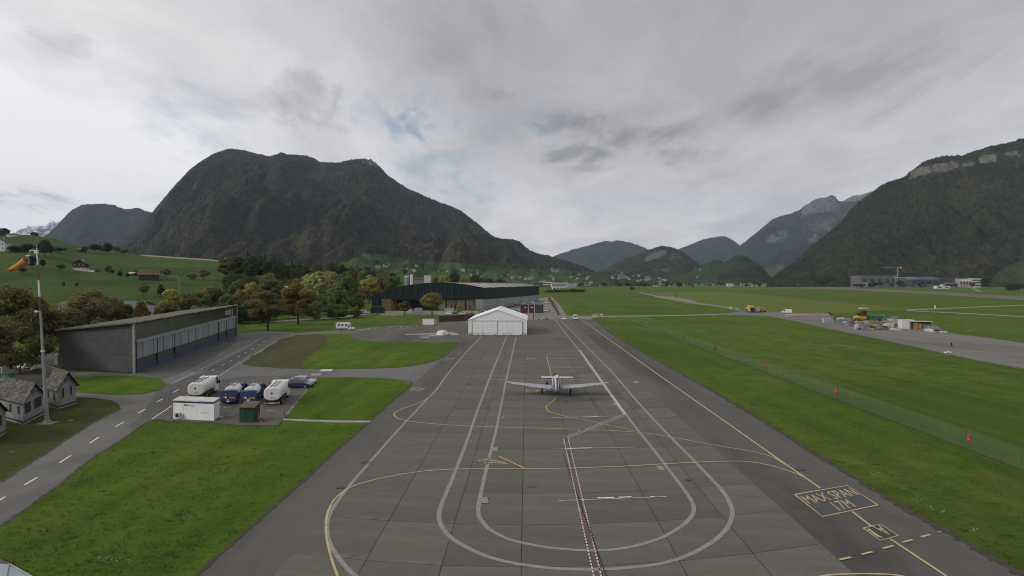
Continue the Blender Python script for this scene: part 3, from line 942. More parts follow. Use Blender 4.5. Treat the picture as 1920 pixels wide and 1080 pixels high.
# ================================================================== MOUNTAINS
def forest_mat(name, dark, mid, olive, brown, autumn, meadow=(.036, .070, .014), rock=(.23, .22, .20), cell=10.0, snow=None):
    n = NB(name)
    vo = n.N.new('ShaderNodeTexVoronoi'); n.L.new(n.obj, vo.inputs['Vector']); vo.inputs['Scale'].default_value = 1.0 / cell
    sc = n.N.new('ShaderNodeSeparateColor'); n.L.new(vo.outputs['Color'], sc.inputs[0])
    r1, r2, r3 = sc.outputs
    big = n.noise(.0026, 8, .68)
    con = n.noise(.0045, 5, .6)
    c = n.mix(r1, dark, mid)
    ol = n.math('MULTIPLY', n.rng(n.math('ADD', r2, n.math('MULTIPLY', n.math('SUBTRACT', con, .5), 2.2)), .45, .95), .75)
    c = n.mix(ol, c, olive)
    br = n.rng(n.math('ADD', n.math('MULTIPLY', r3, .6), n.math('MULTIPLY', n.math('SUBTRACT', big, .5), 2.6)), 1.0 - autumn, 1.35 - autumn)
    c = n.mix(n.math('MULTIPLY', br, .8), c, brown)
    c = n.scale(c, n.rng(n.noise(.0075, 7, .68), .30, .70, .74, 1.26))
    mz = n.rng(n.math('ADD', n.attr('meadow'), n.math('MULTIPLY', n.math('SUBTRACT', n.noise(.012, 6, .65), .5), .9)), .48, .56)
    mc = n.mix(n.rng(n.noise(.02, 5, .6), .35, .65), tuple(x * .75 for x in meadow), tuple(x * 1.25 for x in meadow))
    c = n.mix(mz, c, mc)
    rk = n.rng(n.math('ADD', n.attr('rock'), n.math('MULTIPLY', n.math('SUBTRACT', n.math('ADD', n.math('MULTIPLY', n.noise(.040, 6, .7, stretch=(1, 1, .22)), .65), n.math('MULTIPLY', n.noise(.010, 6, .7), .35)), .5), 3.4)), .55, .70)
    rc = n.mix(n.rng(n.noise(.03, 8, .7, stretch=(1.6, 1.6, .5)), .35, .65), tuple(x * .5 for x in rock), rock)
    c = n.mix(rk, c, rc)
    if snow:
        sn = n.rng(n.noise(.006, 8, .75), .44, .56)
        c = n.mix(sn, (.07, .075, .085), snow)
    n.b.inputs['Specular IOR Level'].default_value = .03
    n.bump(vo.outputs['Distance'], 2.5)
    return n.done(c, 1.0)


def dist_in(px, py, poly, soft):
    """soft membership of a picture region given as rows (x, y_top, y_bottom): land cover of that part of the slope"""
    xs_ = [p[0] for p in poly]; a = np.interp(px, xs_, [p[1] for p in poly]); b = np.interp(px, xs_, [p[2] for p in poly])
    d = np.minimum(py - a, b - py)
    d = np.minimum(d, np.minimum(px - xs_[0], xs_[-1] - px))
    return np.clip(.5 + d / soft, 0, 1)


BVHS = []


def mountain(name, crest, Dc, Df, cols, rows, m, amp=60, seed=1, p=1.12, jag=.9, canopy=4.0, meadow=(), rock=(), gully=1.0, relief=0.0, hitme=False, zf=0.0):
    xs_ = np.array([c[0] for c in crest], float); ys_ = np.array([c[1] for c in crest], float)
    u = np.linspace(xs_[0], xs_[-1], cols)
    cy = np.interp(u, xs_, ys_)
    k = max(1, int(cols / (xs_[-1] - xs_[0]) * 2.2)); ker = np.ones(2 * k + 1) / (2 * k + 1)
    cy = np.convolve(np.pad(cy, k, mode='edge'), ker, 'valid')
    cy = cy + (fbm(u / 26, u * 0, 4, seed) - .5) * 5 * relief
    cy = cy + (np.random.default_rng(seed + 5).random(cols) - .6) * 1.7 * (Dc < 5500)
    zc = zat(cy, Dc)
    r_ = np.random.default_rng(seed)
    T = np.concatenate([np.linspace(0, 1, rows) ** .92, np.linspace(1.03, 1.35, 8)])
    Y = (Df + (Dc - Df) * T)[:, None] * np.ones(cols)[None]
    X = (u - 960)[None] / F * Y * 1.0
    t = np.clip(T, 0, 1)[:, None]
    Z = zf - 3 + (zc[None] - zf + 3) * t ** p
    back = np.clip(T - 1, 0, None)[:, None]
    Z = Z - back * zc[None] * 1.6
    w = np.sin(np.pi * np.clip(t, 0, 1)) ** .8 * (back <= 0)
    hs = np.clip(zc[None] / 400, .1, 1.3)
    L1 = Dc * .075
    g = np.abs(fbm(X / (L1 * .55) + .35 * fbm(X / 300, Y / 300, 2, seed), Y / (L1 * 2.2), 4, seed + 3) - .5) * 2
    Z = Z + w * hs * amp * ((g - .35) * 1.3 * gully + (fbm(X / L1, Y / L1, 5, seed + 9) - .5) * 1.2)
    fine = (fbm(X / 45, Y / 45, 3, seed + 20) - .5)
    Z = Z + np.clip(t * 6, 0, 1) * fine * canopy * 3.0 * (back <= 0)
    can = (r_.random(Z.shape) - .5) * canopy * 2 * (back <= 0)
    edge = (t > .97)
    Z = Z + np.where(edge, can * jag, can)
    py = pyof(Y, Z)
    pxx = u[None] + 0 * Y
    # what grows there
    mm = np.zeros_like(Z); rr = np.zeros_like(Z)
    for poly, soft in meadow: mm = np.maximum(mm, dist_in(pxx, py, poly, soft))
    for poly, soft, st in rock: rr = np.maximum(rr, dist_in(pxx, py, poly, soft) * st)
    rr = np.where(back > 0, 0, rr)
    if len(meadow):
        Z = Z - np.clip(mm, 0, 1) * can * .9
    o, v, q = grid_mesh(name, X, Y, Z, m, {'meadow': mm, 'rock': rr}, smooth=True)
    o['kind'] = 'structure'
    if hitme: BVHS.append(BVHTree.FromPolygons([tuple(a) for a in v], [tuple(int(b) for b in a) for a in q]))
    return o


F1 = forest_mat('forest_near_dark', (.013, .013, .009), (.031, .030, .017), (.049, .045, .022), (.072, .053, .027), .48, cell=17, meadow=(.044, .078, .021), rock=(.22, .20, .18))
F4 = forest_mat('forest_slope_green', (.009, .013, .007), (.026, .031, .015), (.042, .044, .020), (.058, .044, .022), .47, cell=13, rock=(.17, .16, .14), meadow=(.036, .052, .020))
F2 = forest_mat('forest_far', (.012, .017, .010), (.022, .027, .016), (.030, .032, .018), (.04, .032, .02), .35, cell=18)
F5 = forest_mat('rocky_massif', (.013, .018, .013), (.022, .028, .020), (.030, .034, .024), (.035, .034, .026), .3, cell=20, rock=(.155, .15, .15), meadow=(.05, .075, .03))
F8 = forest_mat('wooded_hill', (.014, .020, .011), (.028, .036, .017), (.046, .052, .022), (.058, .046, .024), .4, cell=11, rock=(.165, .16, .15), meadow=(.033, .052, .018))
F3 = forest_mat('snow_peaks', (.05, .05, .06), (.07, .07, .08), (.08, .08, .09), (.08, .08, .09), .3, cell=40, snow=(.62, .66, .74))

M1 = [(150, 505), (200, 478), (235, 452), (262, 430), (285, 400), (310, 369), (332, 344), (352, 324), (376, 304), (400, 288), (418, 283), (434, 280), (448, 280), (468, 284), (486, 289), (505, 294), (516, 290), (527, 287), (542, 289), (558, 290), (575, 291), (588, 296), (602, 303), (625, 305), (640, 305), (652, 301), (664, 298), (682, 297), (697, 299), (706, 307), (715, 315), (730, 331), (760, 350), (790, 365), (820, 377), (850, 388), (868, 397), (890, 415), (910, 431), (930, 446), (945, 449), (960, 450), (974, 452), (984, 462), (996, 472), (1010, 476), (1030, 480), (1060, 489), (1090, 499), (1120, 511), (1150, 522), (1185, 532)]
mountain('wooded_mountain', M1, 4200, 1750, 620, 230, F1, amp=140, seed=11, p=1.10, hitme=True,
         meadow=[([(610, 505, 520), (650, 492, 540), (685, 474, 545), (722, 478, 545), (770, 487, 545), (820, 492, 545), (860, 492, 545), (905, 497, 545), (950, 502, 545), (1000, 505, 545), (1060, 506, 545), (1100, 512, 545), (1200, 530, 545)], 9)],
         rock=[([(310, 388, 410), (330, 385, 412), (350, 395, 415)], 18, .38), ([(676, 296, 306), (715, 300, 320), (740, 325, 338)], 8, .6)], relief=.25)
mountain('wooded_mountain', [(0, 500), (60, 462), (90, 440), (112, 419), (130, 398), (146, 388), (160, 383), (180, 385), (200, 383), (216, 385), (232, 392), (244, 394), (255, 389), (266, 392), (280, 397), (300, 405), (330, 425), (380, 470)], 6800, 4800, 200, 90, F2, amp=200, seed=21, canopy=6, jag=.5, relief=.5)
mountain('snowy_peak', [(-120, 470), (-40, 452), (0, 450), (24, 440), (34, 432), (46, 429), (55, 424), (64, 426), (74, 421), (84, 424), (92, 419), (100, 415), (106, 418), (112, 415), (125, 425), (170, 440), (260, 480)], 12400, 9600, 220, 60, F3, amp=330, seed=31, canopy=14, jag=.4, relief=1.0)
mountain('wooded_mountain', [(1436, 533), (1450, 519), (1475, 500), (1500, 481), (1540, 447), (1575, 416), (1602, 386), (1620, 370), (1640, 355), (1652, 346), (1672, 340), (1692, 332), (1703, 323), (1716, 314), (1732, 304), (1752, 297), (1772, 293), (1788, 292), (1800, 293), (1822, 283), (1850, 275), (1880, 270), (1900, 264), (1910, 262), (1925, 260), (1990, 250), (2100, 244), (2300, 250)], 3100, 1950, 520, 230, F4, amp=130, seed=41, p=1.06, canopy=4.2,
         rock=[([(1704, 322, 336), (1722, 313, 331), (1745, 308, 328), (1768, 303, 325), (1786, 303, 318), (1796, 306, 314)], 6, .92), ([(1800, 303, 314), (1816, 302, 314), (1828, 298, 308)], 8, .7), ([(1832, 293, 306), (1848, 288, 307), (1866, 288, 304)], 7, .88), ([(1880, 284, 296), (1910, 282, 296), (1960, 280, 292)], 10, .68)],
         meadow=[([(1862, 520, 545), (1885, 500, 545), (1925, 484, 545), (2050, 470, 545)], 8)], relief=.4)
mountain('rocky_mountain', [(1330, 500), (1372, 476), (1395, 455), (1425, 430), (1450, 410), (1462, 406), (1480, 400), (1500, 393), (1506, 386), (1520, 378), (1536, 372), (1548, 370), (1558, 365), (1565, 367), (1570, 374), (1580, 378), (1600, 377), (1640, 372), (1720, 380), (1800, 400)], 9200, 5200, 240, 130, F5, amp=330, seed=51, canopy=8, jag=.4, p=1.1,
         rock=[([(1500, 384, 412), (1530, 372, 400), (1560, 364, 400), (1575, 374, 405)], 12, .78), ([(1500, 412, 440), (1560, 395, 445), (1640, 385, 460)], 30, .55), ([(1436, 442, 458), (1455, 434, 456), (1478, 428, 450)], 9, .8), ([(1516, 445, 458), (1536, 430, 450)], 8, .75)],
         meadow=[([(1430, 505, 540), (1470, 495, 540)], 10)], relief=.7)
mountain('rocky_mountain', [(1500, 420), (1560, 392), (1576, 378), (1590, 370), (1602, 366), (1612, 367), (1628, 360), (1650, 355), (1700, 352), (1800, 380)], 11500, 9400, 120, 50, F5, amp=200, seed=61, canopy=9, jag=.4, rock=[([(1480, 300, 540), (1900, 300, 540)], 5, .85)], relief=.8)
mountain('blue_ridge', [(980, 500), (1030, 483), (1050, 476), (1082, 466), (1112, 458), (1132, 452), (1150, 452), (1158, 450), (1170, 453), (1192, 458), (1220, 470), (1260, 490), (1300, 505)], 11200, 8500, 160, 60, F2, amp=160, seed=71, canopy=8, jag=.4, relief=.4)
mountain('blue_ridge', [(1190, 500), (1240, 480), (1272, 467), (1290, 461), (1320, 448), (1345, 444), (1360, 443), (1372, 449), (1384, 458), (1410, 480), (1450, 510)], 10600, 8000, 140, 60, F2, amp=160, seed=81, canopy=8, jag=.4, relief=.4)
mountain('rocky_hill', [(1080, 533), (1110, 512), (1140, 500), (1172, 486), (1200, 476), (1222, 467), (1236, 462), (1252, 462), (1268, 465), (1284, 475), (1303, 489), (1318, 500), (1345, 514), (1380, 530)], 5000, 3300, 240, 110, F8, amp=85, seed=91, canopy=4, hitme=True, p=1.1,
         rock=[([(1208, 480, 492), (1228, 471, 486), (1250, 466, 480)], 8, .85), ([(1255, 474, 486), (1285, 478, 490)], 10, .6), ([(1225, 500, 512), (1260, 498, 512)], 10, .55)],
         meadow=[([(1080, 500, 545), (1120, 500, 545), (1150, 500, 545), (1175, 512, 545), (1230, 519, 545), (1400, 519, 545)], 8)], relief=.4)
mountain('wooded_hill', [(1270, 520), (1300, 505), (1320, 495), (1336, 489), (1350, 488), (1362, 495), (1400, 515)], 4300, 3400, 110, 50, F8, amp=20, seed=95, canopy=4, relief=.4)
mountain('meadow_hill', [(1190, 533), (1240, 520), (1290, 511), (1330, 500), (1352, 494), (1366, 489), (1373, 482), (1388, 479), (1400, 482), (1408, 489), (1418, 491), (1432, 505), (1446, 521), (1460, 535)], 3500, 2700, 240, 100, F8, amp=14, seed=99, canopy=3.5, hitme=True,
         meadow=[([(1180, 500, 545), (1300, 503, 545), (1330, 499, 540), (1352, 493, 512), (1408, 492, 499), (1420, 494, 498)], 6), ([(1190, 526, 545), (1390, 524, 534)], 5)], relief=.3)
mountain('valley_foothill', [(880, 536), (960, 524), (1040, 516), (1100, 511), (1150, 509), (1185, 514), (1230, 524), (1280, 534)], 3000, 2300, 150, 40, F8, amp=10, seed=103, canopy=2.5, hitme=True,
         meadow=[([(860, 500, 545), (1090, 500, 545), (1135, 514, 545), (1290, 528, 545)], 8)], relief=.2)


def hit_far(px, py):
    d = ray(px, py).normalized(); o = Vector((0, 0, H)); best = None
    for b in BVHS:
        loc, nrm, i, ds = b.ray_cast(o, d)
        if loc is not None and (best is None or ds < best[1]): best = (loc, ds)
    g = None
    if d.z < 0:
        t = -H / d.z; g = o + d * t
        if best is None or t < best[1]: return g
    return best[0] if best else None


# ------------------------------------------------------------------ the air of the valley
hz = bpy.data.materials.new('haze_air'); hz.use_nodes = True
hz.node_tree.nodes.clear()
_o = hz.node_tree.nodes.new('ShaderNodeOutputMaterial'); _v = hz.node_tree.nodes.new('ShaderNodeVolumePrincipled')
_v.inputs['Color'].default_value = (.66, .81, 1.0, 1)
_v.inputs['Density'].default_value = 3.2e-5
_v.inputs['Anisotropy'].default_value = .1
hz.node_tree.links.new(_v.outputs[0], _o.inputs['Volume'])
hb = MB().box(-13600, 13600, -420, 13700, -12, 1700)
tag(hb.build('haze', hz), kind='stuff')

# ================================================================== BUILDINGS NEAR BY
def frame(o, a, b):
    """plan frame: origin, and points that mark one unit along each side"""
    o, a, b = Vector(o), Vector(a), Vector(b)
    u, v = a - o, b - o
    u.z = v.z = 0
    return o, u, v


def affine(o, u, v):
    return lambda a, b, z: o + u * a + v * b + Vector((0, 0, z))


M_TENT = mat('tent_fabric', (.78, .78, .78), .6, .06, .5, bump=.03, bscale=.7)
M_TENT2 = mat('tent_roof_fabric', (.80, .80, .80), .6, .05, .4, bump=.05, bscale=.5)
M_SEAM = mat('seam_grey', (.16, .17, .18), .7)
M_DARKGAP = mat('dark_gap', (.02, .021, .023), .8)


def white_tent():
    o = G(878, 628); e = G(988, 628); w = 20.0
    t = thing('tent_hangar', 'large white gabled tent hangar standing at the far end of the concrete apron', 'tent', o)
    ax = Vector((.024, 1, 0)).normalized(); rx = Vector((1, -.012, 0)).normalized()
    L = (e - o).length; D = 30.0
    he, hp = 5.05, 8.5
    T = lambda x, y, z: o + rx * x + ax * y + Vector((0, 0, z))
    f = MB(T); f.add([(0, 0, 0), (L, 0, 0), (L, 0, he), (L / 2, 0, hp), (0, 0, he)], [(0, 1, 2, 3, 4)])
    f.build('gable_wall', M_TENT, t, world=True)
    f = MB(T); f.add([(0, D, 0), (L, D, 0), (L, D, he), (L / 2, D, hp), (0, D, he)], [(4, 3, 2, 1, 0)])
    f.build('gable_wall', M_TENT, t, world=True)
    for x, nm in ((0, 0), (L, 1)):
        for k in range(6):
            y0, y1 = D * k / 6 + .04, D * (k + 1) / 6 - .04
            m = MB(T); m.add([(x, y0, 0), (x, y1, 0), (x, y1, he), (x, y0, he)], [(0, 1, 2, 3)] if nm else [(3, 2, 1, 0)]); m.build('side_panel', M_TENT, t, world=True)
    for s in (0, 1):
        for k in range(6):
            y0, y1 = D * k / 6 - (.25 if k == 0 else -.03), D * (k + 1) / 6 - .03
            xa, xb = (-.25, L / 2) if s == 0 else (L / 2, L + .25)
            za, zb = (he - .08, hp + .06) if s == 0 else (hp + .06, he - .08)
            m = MB(T)
            m.add([(xa, y0, za), (xb, y0, zb), (xb, y1, zb), (xa, y1, za), (xa, y0, za + .14), (xb, y0, zb + .14), (xb, y1, zb + .14), (xa, y1, za + .14)],
                  [(3, 2, 1, 0), (4, 5, 6, 7), (0, 1, 5, 4), (1, 2, 6, 5), (2, 3, 7, 6), (3, 0, 4, 7)])
            m.build('roof_panel', M_TENT2, t, world=True)
    # sliding doors: two leaves of four panels each
    dh = 4.75
    for x0, x1 in ((1.45, 9.85), (9.95, 18.35)):
        n = 5; wd = (x1 - x0) / n
        for k in range(n):
            a, b = x0 + wd * k, x0 + wd * (k + 1)
            MB(T).box(a + .02, b - .02, -.16 - .03 * (k % 2), -.05, .06, dh - .05).build('door_panel', M_TENT, t, world=True)
    m = MB(T)
    m.box(1.3, 18.5, -.24, -.04, dh, dh + .12); m.box(1.3, 1.42, -.24, -.04, 0, dh); m.box(18.38, 18.5, -.24, -.04, 0, dh); m.box(9.86, 9.94, -.26, -.04, 0, dh)
    m.build('door_frame', M_SEAM, t, world=True)
    for a, b in ((.2, 1.3), (1.45, 7.6), (11.5, 15.0), (18.55, 19.8)): MB(T).box(a, b, -.24, -.02, .62, .72).build('ground_rail', M_SEAM, t, world=True)
    for a in (.05, 1.0, 3.2, 5.0, 8.9, 12.0, 14.3, 17.8, 19.4): MB(T).box(a, a + .5, -.5, -.25, 0, .22).build('ballast_weight', M_DARKGAP, t, world=True)
    m = MB(T); m.box(L + .02, L + .12, .0, D, he - .35, he - .1); m.box(L + .0, L + .12, .05, .2, 0, he); m.box(L + .01, L + .13, D - .2, D, 0, he)
    m.build('eave_beam', M_SEAM, t, world=True)


white_tent()

M_HWALL = mat('hangar_cladding', (.064, .067, .069), .65, .18, .6, bump=.01)
M_HWALL2 = mat('hangar_cladding_seam', (.03, .031, .033), .8)
M_HDOOR = mat('hangar_door_panel', (.27, .295, .30), .5, .16, .8, objvar=.10)
M_HGLASS = mat('hangar_glass', (.062, .066, .062), .16, .2, .12, spec=.6)
M_GREYST = mat('steel_grey', (.30, .31, .32), .5, .15, 1)
M_BLUEP = mat('blue_plinth', (.050, .070, .135), .6, .25, .6)
M_CONCW = mat('concrete_wall', (.28, .26, .23), .85, .25, 1.2)
M_ROOFD = mat('roof_bitumen', (.115, .105, .09), .9, .35, .35, bump=.03)


def dark_hangar():
    A = G(252, 700.5); B = G(440.5, 629); C = G(111, 690)
    o, u, v = frame(A, B, C)                       # a along the doors, b along the gable
    t = thing('dark_hangar', 'long dark grey aircraft hangar with sloping flat roof and grey sliding doors beside the road', 'hangar', o)
    T = affine(o, u, v)
    zf, zb = 10.0, 7.9
    Lu = u.length
    m = MB(T); m.add([(0, 0, 0), (0, 1, 0), (0, 1, zb), (0, 0, zf)], [(0, 1, 2, 3)][::1])
    m.add([(1, 0, 0), (1, 1, 0), (1, 1, zb), (1, 0, zf)], [(3, 2, 1, 0)]); m.add([(0, 1, 0), (1, 1, 0), (1, 1, zb), (0, 1, zb)], [(0, 1, 2, 3)])
    m.build('wall', M_HWALL, t, world=True)
    e = .0028                                       # cladding courses stand proud of the gable
    for z0, z1 in ((.25, 3.58), (3.62, 6.22), (6.25, 8.0)):
        for b0, b1 in ((.002, .3325), (.3335, .666), (.667, .998)):
            q = MB(T); q.add([(-e, b0, z0), (-e, b1, z0), (-e, b1, min(z1, zf + (zb - zf) * b1 - .1)), (-e, b0, min(z1, zf + (zb - zf) * b0 - .1)),
                              (0.0002, b0, z0), (0.0002, b1, z0), (0.0002, b1, min(z1, zf + (zb - zf) * b1 - .1)), (0.0002, b0, min(z1, zf + (zb - zf) * b0 - .1))], [(0, 1, 2, 3), (0, 4, 5, 1), (1, 5, 6, 2), (2, 6, 7, 3), (3, 7, 4, 0)])
            q.build('cladding_panel', M_HWALL, t, world=True)
    q = MB(T); q.box(-.005, .0028, -.012, .010, 0, zf); q.build('corner_post', M_CONCW, t, world=True)
    r = MB(T)
    ex, ey = .012, .03
    pr = [(-ex, -ey * 1.2, zf + .1), (1 + ex, -ey * 1.2, zf + .1), (1 + ex, 1 + ey, zb - .05), (-ex, 1 + ey, zb - .05)]
    r.add(pr + [(a, b, z + .32) for a, b, z in pr], [(3, 2, 1, 0), (4, 5, 6, 7), (0, 1, 5, 4), (1, 2, 6, 5), (2, 3, 7, 6), (3, 0, 4, 7)])
    ro = r.build('roof', M_ROOFD, t, world=True)
    q = MB(T)                                       # broken sheet edge along the front, in short lengths
    n = 46
    for k in range(n):
        a0 = -ex + (1 + 2 * ex) * k / n; a1 = a0 + (1 + 2 * ex) / n * .86; d = random.uniform(-.006, .006)
        q.box(a0, a1, -ey * 1.2 - .012 + d, -ey * 1.2 - .002, zf + .16 + d * 6, zf + .44 + d * 8)
    q.build('roof_edge_sheet', M_CONCW, ro, world=True)
    # front: band of clerestory glass, door rail, sliding doors, blue plinth
    ng = 14
    for k in range(ng):
        a0, a1 = .006 + .988 * k / ng, .006 + .988 * (k + 1) / ng
        g = MB(T); g.box(a0 + .0006, a1 - .0006, -.006, .012, 6.72, zf - .15); g.build('clerestory_pane', M_HGLASS, t, world=True)
    b = MB(T); b.box(.003, 1.0, -.035, .0, 6.1, 6.68); b.build('door_rail', M_GREYST, t, world=True)
    b = MB(T); b.box(.003, .999, -.004, .02, 0, 6.08); b.build('front_recess', M_DARKGAP, t, world=True)
    nd = 28
    for k in range(nd):
        a0, a1 = .008 + .985 * k / nd, .008 + .985 * (k + 1) / nd
        d = MB(T); d.box(a0 + .0008, a1 - .0008, -.018 - .004 * (k % 2), -.005, 2.85, 6.08); dp = d.build('door_panel', M_HDOOR, t, world=True)
    d = MB(T); d.box(.008, .993, -.012, -.005, 1.35, 2.82); d.build('door_skirt', mat('door_skirt_grey', (.07, .078, .072), .7, .2, 1), t, world=True)
    d = MB(T); d.box(.004, .995, -.02, -.006, 0, 1.33); d.build('plinth', M_BLUEP, t, world=True)
    for a in (.135, .27, .735, .845):
        c = MB(T); c.box(a, a + .0035, -.026, -.006, 0, 6.1); c.build('door_post', M_DARKGAP, t, world=True)
    c = MB(T); c.box(.996, 1.004, -.05, .0, 0, zf + .5); c.build('corner_post', M_CONCW, t, world=True)
    c = MB(T); c.box(.938, .944, -.02, -.008, 6.75, 9.6); c.build('white_strip', mat('sign_white', (.7, .7, .7), .5), t, world=True)
    wall_text('muse', lambda x, w: T(.842 + .082 * x, -.012, 7.5 + 1.5 * w), 'lettering', MATS['sign_white'], t, world=True)
    # plants on the far end of the roof
    return t


dark_hangar()

M_HUTW = mat('hut_render', (.23, .232, .228), .85, .28, .9, bump=.02)
M_HUTD = mat('hut_dark_wood', (.035, .032, .03), .8)
M_HUTT = mat('hut_trim', (.30, .30, .30), .7)
M_SHNG = mat('hut_roof_shingle', (.098, .092, .082), .95, .45, .9, objvar=.35, bump=.02)
M_MOSS = mat('hut_roof_moss', (.032, .025, .012), .95, .4, .8, objvar=.25, bump=.03)
M_FOUND = mat('hut_foundation', (.25, .235, .205), .9, .25, 1)


def hut(label, a, b, c, Ln, he, hr, wins, moss=0.0, door=False):
    """gable corners a, b and a point c along the side wall, in the picture"""
    A, B, Cc = G(*a), G(*b), G(*c)
    o = A; u = (B - A); u.z = 0
    wd = u.length; u = u / wd
    v = (Cc - A); v.z = 0; v.normalize()
    t = thing('hut', label, 'hut', o, group='rendered huts on the lawn by the road')
    T = affine(o, u, v)
    mb = MB(T); mb.box(-.06, wd + .06, -.08, Ln, 0, .34); mb.build('foundation', M_FOUND, t, world=True)
    mb = MB(T); mb.box(-.10, wd + .10, -.13, Ln, .34, .50); mb.build('sill_board', M_HUTD, t, world=True)
    mb = MB(T)
    mb.add([(0, 0, .5), (wd, 0, .5), (wd, 0, he), (wd / 2, 0, hr), (0, 0, he), (0, Ln, .5), (wd, Ln, .5), (wd, Ln, he), (wd / 2, Ln, hr), (0, Ln, he)],
           [(0, 1, 2, 3, 4), (9, 8, 7, 6, 5), (0, 4, 9, 5), (1, 6, 7, 2)])
    mb.build('wall', M_HUTW, t, world=True)
    # roof: battened shingles, course by course
    ov, ohang = .45, .55
    sl = (hr - he) / (wd / 2)
    rb = MB(T)
    for s in (0, 1):
        xe = -ov if s == 0 else wd + ov
        ze = he - ov * sl
        pts = [(xe, -ohang, ze + .05), (wd / 2, -ohang, hr + .06), (wd / 2, Ln + .3, hr + .06), (xe, Ln + .3, ze + .05)]
        rb.add(pts + [(x, y, z + .10) for x, y, z in pts], [(0, 1, 2, 3), (7, 6, 5, 4), (0, 4, 5, 1), (1, 5, 6, 2), (2, 6, 7, 3), (3, 7, 4, 0)])
    roof = rb.build('roof', M_HUTD, t, world=True)
    rows, per = 9, max(8, int(Ln / .55))
    for s in (0, 1):
        for k in range(rows):
            f0, f1 = k / rows, (k + 1.12) / rows
            for j in range(per):
                y0 = -ohang - .03 + (Ln + .8) * j / per + (k % 2) * .12; y1 = y0 + (Ln + .8) / per - .03
                if s == 1 and (j % 2 or j > 6): continue
                if s == 1: y1 = y0 + 2 * (Ln + .8) / per - .03
                def P(f, y, lift):
                    f = min(f, 1)
                    xx = (-ov - .05) * (1 - f) + wd / 2 * f if s == 0 else (wd + ov + .05) * (1 - f) + wd / 2 * f
                    zz = (he - ov * sl) * (1 - f) + hr * f
                    return (xx, y, zz + .17 + lift)
                j0 = random.uniform(0, .035)
                q = [P(f0, y0, .05 + j0), P(f0, y1, .05 + j0), P(f1, y1, .01), P(f1, y0, .01)]
                mb = MB(T); mb.add(q + [(x, y, z - .05) for x, y, z in q], [(0, 3, 2, 1), (0, 1, 5, 4), (1, 2, 6, 5), (3, 0, 4, 7)] if s == 0 else [(0, 1, 2, 3), (4, 5, 1, 0), (5, 6, 2, 1), (7, 4, 0, 3)])
                mossy = moss > 0 and y0 > Ln * (1 - moss)
                mb.build('shingle', M_MOSS if mossy else M_SHNG, roof, world=True)
    mb = MB(T); mb.box(wd / 2 - .12, wd / 2 + .12, -ohang, Ln + .3, hr + .17, hr + .26); mb.build('ridge_cap', M_SHNG, roof, world=True)
    # windows in the gable: x0,x1,z0,z1 in metres and a loft pair
    for (x0, x1, z0, z1) in wins:
        f = MB(T); f.box(x0 - .07, x1 + .07, -.05, .02, z0 - .07, z1 + .07); fo = f.build('window_frame', M_HUTT, t, world=True)
        n = 2 if x1 - x0 > .8 else 1
        for k in range(n):
            p0, p1 = x0 + (x1 - x0) * k / n + .03, x0 + (x1 - x0) * (k + 1) / n - .03
            g = MB(T); g.box(p0, p1, -.07, -.02, z0, z1); g.build('shutter', M_HUTD, fo, world=True)
    for y in (1.4, 4.0):
        if y < Ln - 1:
            f = MB(T); f.box(-.05, .02, y - .45, y + .45, 1.2, 2.4); fo = f.build('window_frame', M_HUTT, t, world=True)
            g = MB(T); g.box(-.07, -.02, y - .38, y + .38, 1.27, 2.33); g.build('shutter', M_HUTD, fo, world=True)
    mb = MB(T); mb.box(.2, wd - .2, -.06, -.004, .52, 1.05); mb.build('weathered_board', mat('hut_weathered', (.22, .23, .24), .9, .35, 2), t, world=True)
    return t


hut('small grey rendered hut behind the wind mast, its roof brown with moss at the back', (108, 768.5), (143.4, 757.6), (78, 757), 9.0, 3.0, 5.0, [(.9, 1.45, 1.5, 2.9), (2.7, 3.2, 1.6, 2.9), (1.45, 1.8, 3.6, 4.25), (1.95, 2.3, 3.7, 4.3)], moss=.42)
hut('grey rendered hut with two double shuttered windows in its gable, middle of the row', (44, 797.8), (82, 777.6), (9, 787.5), 10.0, 2.9, 4.75, [(.5, 2.3, 1.35, 2.75), (3.4, 5.9, 1.4, 2.8), (2.5, 2.95, 3.45, 4.1), (3.2, 3.65, 3.5, 4.15)])
hut('grey hut cut by the left picture edge with only its gable end showing', (-28, 838), (11, 813), (-62, 828), 8.0, 2.8, 4.6, [(1.0, 2.4, 1.3, 2.6), (3.6, 5.2, 1.3, 2.6)])

# ------------------------------------------------------------------ office container and green shed
M_CONT = mat('container_white', (.74, .75, .74), .55, .08, .8, bump=.004)
M_CONTR = mat('container_roof', (.52, .50, .46), .8, .3, 1.2)
M_NAVY = mat('navy_trim', (.030, .035, .11), .5)


